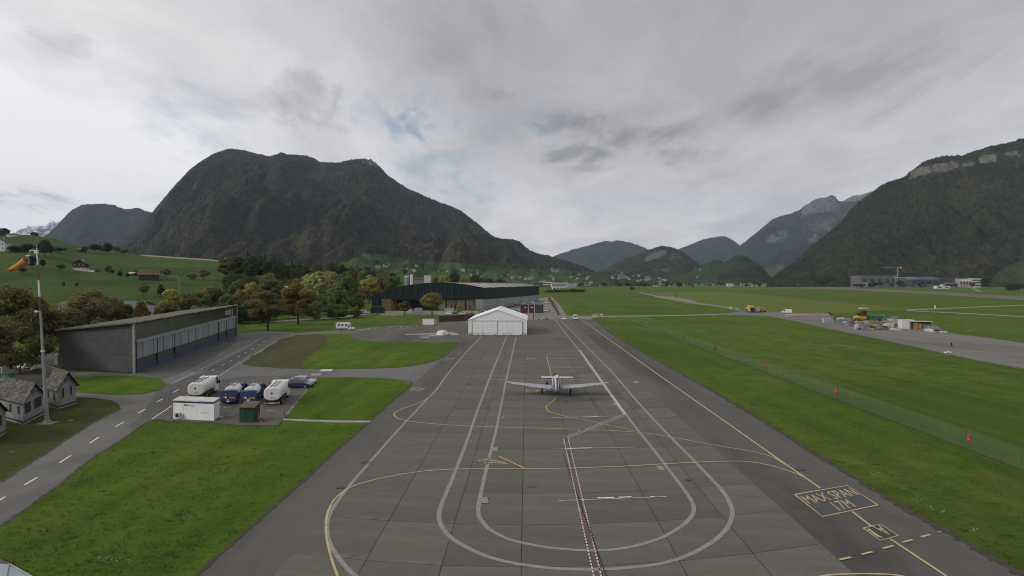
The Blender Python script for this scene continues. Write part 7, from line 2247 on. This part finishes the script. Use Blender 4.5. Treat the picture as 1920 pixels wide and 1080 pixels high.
dgr = thing('digger', 'small yellow digger in the middle of the depot heap', 'digger', G(1648, 609), R(-20)); MB().box(-1.3, 1.3, -.8, .8, .7, 1.5).build('body', M_SYEL, dgr); MB().box(-.4, .8, -.7, .5, 1.5, 2.6).build('cab', M_SITE['dark'], dgr); wheels(dgr, (-.9, .9), .75, .45, .3); MB().prof([(1.2, .9), (2.2, 1.9), (2.5, 1.0), (2.2, .6)], -.3, .3).build('loader_arm', M_SYEL, dgr)
gt = thing('tarpaulin_heap', 'dark green tarpaulin heap at the right of the depot', 'tarpaulin', G(1660, 606))
rg = [[(math.cos(a) * 2.4 * f * (1 + .2 * math.sin(3 * a)), math.sin(a) * 1.3 * f, z) for a in u_] for z, f in ((0, 1), (.9, .95), (1.7, .6), (2.0, .2))]
MB().loft(rg).build('cover', M_SITE['green'], gt); MB().box(-2.6, 2.6, -1.4, 1.4, 0, .1).build('pallet', M_SITE['dark'], gt)
st1 = ybox('site_container', 'white site container at the right end of the depot', 'container', 1704, 617, 4.2, 5, 3.3, mat('site_container_white', (.62, .62, .62), .5, .06, .5), rz=R(-14), lid=mat('site_container_edge', (.50, .50, .50), .6))
for k in range(6): MB().box(-2.0 + .68 * k, -1.9 + .68 * k, -.07, -.01, .2, 3.1).build('rib', MATS['site_container_edge'], st1)
oc = thing('site_shelter', 'orange and grey open site shelter beside the white container', 'shelter', G(1729, 618), R(-12))
MB().box(-3.4, 3.4, 1.2, 3.5, 0, 2.9).build('back', mat('shelter_dark', (.06, .055, .05), .8), oc); MB().box(-3.7, 3.7, -.3, 3.8, 2.9, 3.12).build('roof', mat('shelter_roof', (.40, .38, .36), .7), oc)
for k, (x, m) in enumerate(((-2.6, 'o'), (-1.2, 'o'), (.2, 'b'), (1.5, 'g'))): MB().box(x, x + 1.1, 0, 1.0, 0, 2.5 - .2 * k).build('board', {'o': mat('shelter_orange', (.36, .17, .06), .7, .15, 1), 'b': M_SITE['blue'], 'g': M_SITE['grey']}[m], oc)
gv_ = thing('gravel_heap', 'grey gravel heap right of the orange shelter', 'heap', G(1750, 619))
MB().loft([[(math.cos(a) * 4.0 * f * (1 + .12 * math.sin(3 * a)), math.sin(a) * 2.2 * f, z) for a in u_] for z, f in ((0, 1), (.6, .8), (1.3, .45), (1.7, .12))]).build('heap', mat('gravel_grey', (.17, .16, .155), .95, .3, 2, bump=.08, bscale=3), gv_)
for k, (px, py, h) in enumerate(((1738, 622.6, 1.2), (1742.5, 623, 1.35), (1747, 623.4, 1.1))):
    b = thing('bulk_bag', ['left one of three white bulk bags', 'middle one of three white bulk bags, the fullest', 'right one of three white bulk bags'][k] + ' in front of the shelter', 'bag', G(px, py), 0, 'white bulk bags')
    MB().loft([[(math.cos(a) * .75 * f, math.sin(a) * .75 * f, z) for a in u_] for z, f in ((0, .85), (.4, 1.05), (h * .8, 1), (h, .6))]).build('bag', M_SITE['pale'], b); MB().tube((-.4, 0, h), (.4, 0, h + .12), .05).build('strap', M_SITE['dark'], b)
for k, (px, py, m, lb) in enumerate(((1760, 623.6, 'dark', 'black pallet load at the right end of the depot'), (1768, 625, 'pale', 'pale pallet load at the far right end of the depot'), (1755, 625, 'grey', 'low grey pallet right of the bulk bags'))):
    b = thing('pallet_load', lb, 'pallet', G(px, py), R(10 * k), 'pallets at the right end of the depot'); MB().box(-1.2, 1.2, -.6, .6, .15, 1.0 - .15 * k).build('load', M_SITE[m], b); MB().box(-1.3, 1.3, -.7, .7, 0, .14).build('pallet', M_SITE['wood'], b)
# closed-off taxiway: line of red and white barriers
M_BW = mat('barrier_white', (.62, .60, .58), .6); M_BR = mat('barrier_red', (.30, .06, .05), .6)
a_, b_ = G(1474, 593.2), G(1553, 591.6)
for k in range(24):
    p = a_.lerp(b_, k / 23)
    t = thing('road_barrier', 'red and white barrier section in the line across the taxiway', 'barrier', p, 0, 'barrier line across the taxiway')
    wv = (b_ - a_).length / 23 - .25
    MB().prof([(-.3, 0), (-.12, 1.05), (.12, 1.05), (.3, 0)], -wv / 2, wv / 2).build('block', M_BW, t); t.rotation_euler.z = R(90)
    MB().box(-.33, .33, -wv * .22, wv * .18, .25, .9).build('red_panel', M_BR, t)
car('black car at the right end of the barrier line', 1553, 590.6, R(0), (.03, .03, .03))
car('white van parked at the left end of the barrier line', 1474.5, 587.4, R(170), (.64, .64, .62), 'van', name='delivery_van', cat='van')
yt = thing('box_truck', 'yellow box truck parked at the taxiway corner', 'truck', G(1408, 586), R(-90)); MB().box(-3, 1.6, -1.25, 1.25, .8, 4.2).build('box', M_SYEL, yt); MB().box(1.65, 3.2, -1.1, 1.1, .5, 2.6).build('cab', M_SITE['dark'], yt); wheels(yt, (-2, 2.3), 1.0, .5, .3); MB().box(-.4, .4, -.4, .4, 4.2, 4.3).build('roof_hatch', M_SITE['dark'], yt); MB().box(1.58, 1.63, -.4, .4, 2.2, 3.2).build('emblem', M_SITE['dark'], yt)
pt = thing('portable_toilet', 'blue portable toilet left of the yellow truck', 'toilet', G(1400.6, 585.6)); MB().box(-.6, .6, -.6, .6, 0, 2.2).build('cabin', mat('toilet_blue', (.05, .11, .22), .5), pt); MB().box(-.65, .65, -.65, .65, 2.2, 2.7).build('roof', M_BW, pt); MB().box(-.4, .4, -.64, -.6, .2, 2.0).build('door', mat('toilet_door', (.08, .16, .30), .5), pt)
tk_ = thing('tank_trailer', 'grey tank trailer right of the yellow truck', 'trailer', G(1418, 586)); MB().box(-1.9, 1.9, -1, 1, .7, 3.0).build('tank', mat('tank_grey', (.34, .33, .31), .6, .15, .5), tk_); wheels(tk_, (-1.0, 1.0), .95, .45, .3); MB().box(-1.9, -1.3, -1.05, -.98, 1.6, 3.2).build('panel', M_SITE['wood'], tk_)
og = thing('road_roller', 'orange and white road roller right of the tank trailer', 'roller', G(1429.5, 585.6)); MB().box(-1.6, 1.4, -.9, .9, .9, 1.7).build('body', mat('roller_orange', (.42, .16, .03), .5), og); MB().tube((-1.4, -1, .6), (-1.4, 1, .6), .6, n=14).build('drum', M_SITE['dark'], og); MB().tube((1.2, -1, .6), (1.2, 1, .6), .6, n=14).build('drum', M_SITE['dark'], og); MB().box(-.6, .9, -.9, .9, 2.5, 2.7).build('canopy', M_BW, og); MB().box(-.5, -.4, -.8, .8, 1.7, 2.5).build('canopy_post', M_SITE['dark'], og)
for k, (px, py, h, lb) in enumerate(((1784, 650, .95, 'dark bollard standing alone on the right taxiway'), (1425, 587.4, 1.5, 'dark bollard in front of the tank trailer'), (1267, 557.8, 3.2, 'dark post beside the gravel pad in the meadow'), (1753, 578.6, 2.0, 'white post beside the pale path in the meadow'))):
    b = thing('bollard', lb, 'bollard', G(px, py)); m = M_BW if k == 3 else M_DARKGAP
    MB().tube((0, 0, 0), (0, 0, h), .2 if k < 2 else .4, n=10).build('post', m, b); MB().tube((0, 0, h), (0, 0, h + .2), .24 if k < 2 else .45, .15, 10).build('cap', m, b)
mw = thing('white_sign', 'small white and orange sign at the corner of the field path', 'sign', G(1370, 581.5)); MB().box(-.7, .7, -.1, .1, .9, 2.2).build('board', M_BW, mw); MB().tube((0, 0, 0), (0, 0, .9), .08).build('post', M_DARKGAP, mw); MB().box(.3, .8, -.12, .12, 0.4, 1.0).build('lower_board', MATS['roller_orange'], mw)
for k, (px, py) in enumerate(((1773, 662.2), (1778, 660.8), (1782, 661.6))):
    b = thing('cone_weight', ['leftmost', 'middle', 'rightmost'][k] + ' of three pale weights on the taxiway edge', 'weight', G(px, py), 0, 'pale weights on the taxiway edge'); MB().tube((0, 0, 0), (0, 0, .35), .45, .3, 10).build('base', M_SITE['pale'], b); MB().tube((0, 0, .35), (0, 0, .5), .2, n=8).build('knob', M_SITE['wood'], b)

# ================================================================== VILLAGES AND FAR BUILDINGS
vg = random.Random(21)
VW = [mat('village_wall_white', (.50, .49, .47), .8), mat('village_wall_cream', (.50, .46, .38), .8), mat('village_wall_grey', (.34, .34, .34), .8), mat('village_wall_wood', (.10, .075, .055), .9), mat('village_wall_pink', (.36, .29, .26), .8)]
VR = [mat('village_roof_brown', (.085, .066, .055), .9), mat('village_roof_grey', (.10, .098, .10), .9), mat('village_roof_red', (.105, .066, .054), .9)]


def vhouse_mesh(k):
    key = ('vh', k)
    if key not in _cache:
        r = random.Random(k)
        w, d, he = r.uniform(8, 12), r.uniform(9, 16), r.uniform(5, 9.5); hr = he + w * r.uniform(.24, .36)
        m = MB(); m.prof([(-w / 2, -3), (w / 2, -3), (w / 2, he), (0, hr), (-w / 2, he)], -d / 2, d / 2)
        m.m(1); ov = 1.0; s = (hr - he) / (w / 2)
        for sg in (-1, 1):
            p = [(sg * (w / 2 + ov), -d / 2 - ov, he - ov * s), (0, -d / 2 - ov, hr), (0, d / 2 + ov, hr), (sg * (w / 2 + ov), d / 2 + ov, he - ov * s)]
            m.add([(x, y, z + .05) for x, y, z in p] + [(x, y, z + .45) for x, y, z in p], [(0, 1, 2, 3), (7, 6, 5, 4), (0, 4, 5, 1), (1, 5, 6, 2), (2, 6, 7, 3), (3, 7, 4, 0)])
        m.m(2)
        for fl in range(int(he // 2.8)):
            for x in (-w * .3, 0, w * .3):
                z = .9 + 2.8 * fl
                m.box(x - .7, x + .7, -d / 2 - .06, -d / 2 + .02, z, z + 1.4)
            for y in (-d * .3, 0, d * .3):
                z = .9 + 2.8 * fl
                m.box(-w / 2 - .06, -w / 2 + .02, y - .7, y + .7, z, z + 1.4)
        wi = r.choice([0, 0, 0, 1, 1, 2, 3, 3, 4]); ri = r.choice([0, 1, 1, 2])
        _cache[key] = (m.mesh('house', [VW[wi], VR[ri], M_WIN]), ['white', 'cream', 'grey', 'brown wooden', 'pink'][wi], ['brown', 'grey', 'red'][ri])
    return _cache[key]


def village(n, pts, spread, label, group, scale=1.0):
    for i in range(n):
        f = vg.random() * (len(pts) - 1); k = int(f); f -= k
        px = pts[k][0] * (1 - f) + pts[k + 1][0] * f + vg.gauss(0, 2.0); py = pts[k][1] * (1 - f) + pts[k + 1][1] * f + vg.uniform(-1, 1) * spread
        p = hit_far(px, py)
        if p is None or p.y > 6000: continue
        me, wc, rc = vhouse_mesh(vg.randrange(18))
        o = link('house', me, None, (p.x, p.y, p.z - .2), vg.choice([R(75), R(15), R(-20), R(95)]) + vg.uniform(-.2, .2))
        s = scale * vg.uniform(.65, 1.05); o.scale = (s, s, s * vg.uniform(.85, 1.1))
        tag(o, '%s house with %s roof %s' % (wc, rc, label), 'house', group)


village(46, [(1148, 519), (1170, 519), (1195, 523), (1225, 526), (1250, 527)], 5.0, 'in the village on the slope below the rocky hill', 'houses of the village below the rocky hill')
village(26, [(1000, 530), (1030, 531), (1080, 533), (1140, 534.5)], 2.2, 'at the valley edge right of the green hall', 'houses at the valley edge right of the green hall')
village(24, [(1200, 535), (1270, 535.2), (1330, 535.5), (1400, 536), (1440, 536)], 1.4, 'in the far row along the edge of the airfield', 'houses along the far edge of the airfield')
village(14, [(954, 521), (975, 522), (1002, 524)], 2.4, 'in the hamlet above the pale hall roof', 'houses of the hamlet above the hall roof')
village(9, [(1030, 506), (1040, 509), (1048, 508)], 2.0, 'in the small group high on the green slope', 'houses high on the green slope')
village(30, [(700, 497), (760, 503), (830, 508), (900, 512), (960, 516), (1060, 520), (1110, 524)], 6.5, 'scattered on the green slope under the mountain', 'farmhouses scattered on the green slope')
village(9, [(1300, 505), (1340, 502), (1335, 515), (1300, 520)], 2.5, 'on the meadow hill', 'houses on the meadow hill')
village(8, [(1860, 535), (1880, 534), (1908, 534), (1915, 512)], 2.0, 'at the foot of the steep slope on the right', 'houses at the foot of the right slope')


def block(name, label, cat, x0, x1, top, Y, m, depth=30, roof=None, parts=(), nwin=0, base=0.0):
    a, b = PD(x0, 500, Y).x, PD(x1, 500, Y).x; h = float(zat(top, Y))
    t = thing(name, label, cat, ((a + b) / 2, Y, 0)); w = (b - a) / 2
    MB().box(-w, w, 0, depth, -1, h).build('wall', m, t)
    MB().box(-w - .6, w + .6, -.8, depth + .6, h, h + .9).build('roof', roof or M_GREYST, t)
    for k in range(nwin):
        x = -w + 2 * w * (k + .5) / nwin
        MB().box(x - w / nwin * .55, x + w / nwin * .55, -.25, -.05, h * .35, h * .72).build('window', M_WIN, t)
    for (u0, u1, z0, z1, nm, mm) in parts:
        MB().box(-w + 2 * w * u0, -w + 2 * w * u1, -.5, -.1, h * z0, h * z1).build(nm, mm, t)
    return t


B_GREY = mat('works_grey_cladding', (.13, .127, .124), .7, .15, .02); B_DK = mat('works_dark_cladding', (.06, .062, .065), .7, .15, .02); B_WH = MATS['sign_white']; B_BLUE = mat('works_blue_roof', (.10, .16, .32), .6, .1, .02); B_TAN = mat('works_tan', (.30, .23, .17), .8)
block('factory', 'long grey factory hall with pale doors under the yellow crane', 'factory', 1615, 1684, 517.5, 1900, B_GREY, 60, parts=((.02, .30, .05, .42, 'pale_gate', M_HALLW), (.36, .46, .0, .45, 'tan_gate', B_TAN), (.76, 1.0, .0, .38, 'dark_gate', B_DK)), nwin=5)
block('factory', 'lower grey factory wing right of the crane with a white roof edge', 'factory', 1684, 1708, 521, 1880, B_GREY, 40, roof=B_WH, parts=((.0, .5, 0, .4, 'dark_gate', B_DK), (.6, .9, .1, .4, 'pale_gate', B_WH)))
block('factory', 'flat hall with white roof edge and dark front right of the factory', 'hall', 1710, 1762, 523.4, 1850, B_DK, 50, roof=B_WH, parts=((.1, .3, .0, .4, 'gate', B_GREY), (.55, .75, .0, .4, 'gate', B_GREY)), nwin=4)
block('factory', 'blue roofed hall behind the flat white edged hall', 'hall', 1718, 1752, 519, 1950, B_BLUE, 30, roof=B_BLUE, nwin=3)
block('factory', 'dark long hall between the blue hall and the pink building', 'hall', 1762, 1800, 520, 1980, B_DK, 40, roof=B_DK, nwin=3)
block('office_building', 'pinkish white building with flat white roof beside the farm track', 'building', 1800, 1822, 523.2, 1750, VW[4], 18, roof=B_WH, parts=((.05, .95, .72, .96, 'white_band', B_WH),), nwin=4)
block('office_building', 'white three storey building with dark window bands right of the pinkish one', 'building', 1823, 1840, 522, 1760, B_WH, 18, parts=((.02, .98, .18, .30, 'window_band', M_WIN), (.02, .98, .46, .58, 'window_band', M_WIN), (.02, .98, .74, .86, 'window_band', M_WIN)))
block('hangar', 'small pale hangar at the far field edge near the foot of the steep slope', 'hangar', 1503, 1527, 531.6, 2300, mat('far_hangar_tan', (.34, .30, .25), .8), 30, nwin=3)
block('hangar', 'long low white roof right of the small pale hangar', 'hangar', 1528, 1546, 535.2, 2250, B_WH, 20, roof=B_WH, nwin=2)
for k, (x0, x1, tp, lb) in enumerate(((1000, 1018, 529.4, 'dark glazed block with white bands nearest the green hall'), (1034, 1062, 530.2, 'long white banded works building right of the green hall'), (1062, 1080, 532.6, 'low white works wing with dark windows at the valley edge'), (1016, 1034, 528.6, 'white works block behind the glazed one'))):
    block('works_building', lb, 'building', x0, x1, tp, 1700 + 60 * k, B_WH if k else B_GREY, 25, parts=((.02, .98, .25, .45, 'window_band', M_WIN), (.02, .98, .62, .82, 'window_band', M_WIN)))
for k, (x0, x1, tp, y, lb) in enumerate(((1036, 1050, 538.2, 1250, 'row of white parked lorries beyond the hall, left'), (1226, 1236, 536.2, 2000, 'long white low barn at the field edge below the village'), (1256, 1268, 534.6, 2000, 'red roofed farm at the field edge'), (1364, 1374, 532.2, 2150, 'white flat building with orange base at the field edge'), (1396, 1403, 533, 2150, 'small bright white building left of the meadow hill foot'), (1768, 1778, 534, 1700, 'long white glasshouse in front of the dark hall'), (1756, 1782, 536.6, 1500, 'low white row of tents in the grass right of the flat hall'), (1776, 1798, 530, 1760, 'grey blue low sheds left of the pinkish building'))):
    block('field_building', lb, 'building', x0, x1, tp, y, (B_WH, B_WH, VW[4], B_WH, B_WH, B_WH, B_WH, mat('shed_greyblue', (.20, .25, .29), .7))[k], 10, roof=(B_WH, B_WH, VR[2], B_WH, B_WH, B_WH, B_WH, B_GREY)[k], nwin=2)
# crane
cr = thing('tower_crane', 'yellow tower crane above the grey factory hall', 'crane', (PD(1683, 500, 1960).x, 1960, 0))
hz_ = float(zat(502.4, 1960)); M_CRN = mat('crane_yellow', (.55, .36, .10), .5)
tw = MB()
for dx in (-1, 1):
    for dy in (-1, 1): tw.tube((dx, dy, 0), (dx, dy, hz_), .28, n=4)
for k in range(12): tw.tube((-1, -1, hz_ * k / 12), (1, -1, hz_ * (k + 1) / 12), .2, n=4)
tag(tw.build('tower', M_CRN, cr), kind='stuff')
jb = MB(); jl = (1683 - 1650) * 1960 / F
jb.tube((0, 0, hz_ + .5), (-jl, 0, hz_ + .5), .35, n=4).tube((0, 0, hz_ + 2.4), (-jl, 0, hz_ + 1.0), .25, n=4)
for k in range(16): jb.tube((-jl * k / 16, 0, hz_ + .5), (-jl * (k + .5) / 16, 0, hz_ + 2.2 - .09 * k), .14, n=4)
tag(jb.build('jib', mat('crane_orange', (.35, .19, .10), .6), cr), kind='stuff')
MB().box(0, 12, -.8, .8, hz_ + .2, hz_ + 1.2).build('counter_jib', M_CRN, cr); MB().box(8.5, 12, -1.2, 1.2, hz_ - 1.5, hz_ + 3.5).build('counterweight', MATS['canopy_pale'], cr); MB().box(-1.4, 1.6, -1.4, 1.4, hz_ - 1, hz_ + 3.2).build('cab', M_CRN, cr)

# trees of the valley floor
GV = 'trees along the far edge of the airfield'
for k in range(58):
    px = vg.choice([vg.uniform(1004, 1200), vg.uniform(1130, 1450), vg.uniform(1440, 1640), vg.uniform(1600, 1900)])
    Y = vg.uniform(1850, 2350) if px < 1600 else vg.uniform(1640, 1840)
    b = float(pyof(Y, 0)); top = b - vg.uniform(5, 10) * (1.1 if px > 1440 else 1)
    q = PD(px, 500, Y)
    tree(px, top, vg.uniform(8, 15), vg.choice(['round', 'round', 'bush', 'tall']), vg.choice(['dark', 'dark', 'olive', 'green', 'brown']), 'round tree in the far tree row at the edge of the airfield', Y=Y, group=GV, lod=2)
for k, (px, top, w, Y, kd, col, lb) in enumerate(((1176, 529, 14, 1900, 'round', 'dark', 'large dark tree in front of the village, left of two'), (1205, 528, 22, 1950, 'bush', 'dark', 'wide dark tree group in front of the village, right of two'), (1186, 537, 11, 1240, 'bush', 'dark', 'dark bush standing alone in the meadow below the village'),
                                                  (1897, 530.5, 22, 1180, 'bush', 'dark', 'dark round thicket at the right picture edge beside the runway'), (1912, 530, 22, 1190, 'bush', 'dark', 'dark round thicket cut by the right picture edge'), (1637, 527, 13, 1750, 'round', 'dark', 'dark tree in front of the left end of the factory'), (1651, 525, 13, 1750, 'round', 'olive', 'olive tree in front of the factory middle'), (1687, 525, 14, 1750, 'round', 'dark', 'dark tree in front of the factory wing'),
                                                  (1884, 521, 16, 1700, 'round', 'olive', 'olive tree at the foot of the right meadow'), (1848, 520, 16, 1750, 'round', 'dark', 'dark tree right of the white three storey building'))):
    tree(px, top, w, kd, col, lb, Y=Y, group=None, lod=1)
for k in range(12):
    px = 1024 + 6.2 * k
    tree(px, 541 + vg.uniform(-1, 1.5), 12, 'bush', vg.choice(['brown', 'olive', 'rust', 'dark']), 'low brown bush in the hedge strip across the meadow right of the hall', base=549.2 - .1 * k, group='hedge strip across the meadow', lod=2)
for k in range(26):
    px = vg.uniform(690, 1130); py = vg.uniform(492, 522)
    if py < np.interp(px, [610, 685, 722, 860, 950, 1060, 1100], [520, 486, 486, 498, 506, 511, 518]): continue
    p = hit_far(px, py)
    if p is None: continue
    cm, tm = tree_meshes('round', vg.choice(['dark', 'green', 'olive']), k % 3, 2)
    t = thing('deciduous_tree', 'dark field tree on the green slope under the mountain', 'tree', p, vg.uniform(0, 6), 'field trees on the green slope')
    s = vg.uniform(1.1, 2.1); t.scale = (s, s, s * .9); link('trunk', tm, t); link('crown', cm, t)

# pale weeds in the grass: clover and daisies nobody could count
wd = MB(); wr = random.Random(5)
for (cx, cy, n, sx, sy) in ((1640, 889, 60, 9, 6), (1655, 904, 20, 8, 3), (1693, 918, 20, 7, 4), (1724, 940, 60, 12, 6), (1745, 955, 45, 8, 4), (1765, 961, 30, 8, 3), (1826, 996, 40, 10, 5), (205, 1056, 70, 26, 9), (245, 1059, 30, 6, 5), (253, 1040, 14, 5, 4), (350, 973, 30, 18, 4), (420, 884, 24, 5, 6), (270, 950, 30, 60, 30), (1690, 910, 30, 80, 40)):
    for k in range(n * 2 // 3):
        p = G(cx + wr.gauss(0, sx) * .6, cy + wr.gauss(0, sy) * .6, .0); z = (.09 if cx < 700 else .02) + wr.uniform(.05, .16); r_ = wr.uniform(.02, .05); a = wr.uniform(0, 6)
        q = [p + Vector((math.cos(a + j * 1.57) * r_, math.sin(a + j * 1.57) * r_, z + wr.uniform(-.02, .02))) for j in range(4)]
        wd.add(q, [(0, 1, 2, 3)])
tag(wd.build('white_clover_weeds', mat('weed_pale', (.34, .37, .27), .8)), kind='stuff')
tuf = MB()
for k in range(2600):
    if k < 1700: px, py = wr.uniform(0, 690), wr.uniform(792, 1078)
    else: px, py = wr.uniform(1180, 1920), wr.uniform(640, 1070)
    if k < 1700 and not (py > 792 and px < 365 + (1080 - py) * 1.128 - 12 and py > 985 - px * .72 + 14 and (py > 800)): continue
    if k >= 1700:
        edge = 1120 + (py - 606) * 1.685
        if px < edge + 20: continue
    p = G(px, py, .0); z = .085 if k < 1700 else .0; a = wr.uniform(0, 6); h_ = wr.uniform(.05, .14); w_ = wr.uniform(.08, .2)
    for j in range(3):
        b_ = a + j * 2.1; d_ = Vector((math.cos(b_), math.sin(b_), 0)) * w_
        tuf.add([p + d_ * .2 + Vector((0, 0, z)), p + d_ + Vector((d_.y * .4, -d_.x * .4, z + h_ * .6)), p + d_ * .9 + Vector((-d_.y * .4, d_.x * .4, z + h_))], [(0, 1, 2)])
tag(tuf.build('grass_tufts', mat('grass_tuft', (.030, .062, .012), .9, c2=(.075, .125, .025), scale=.4)), kind='stuff')
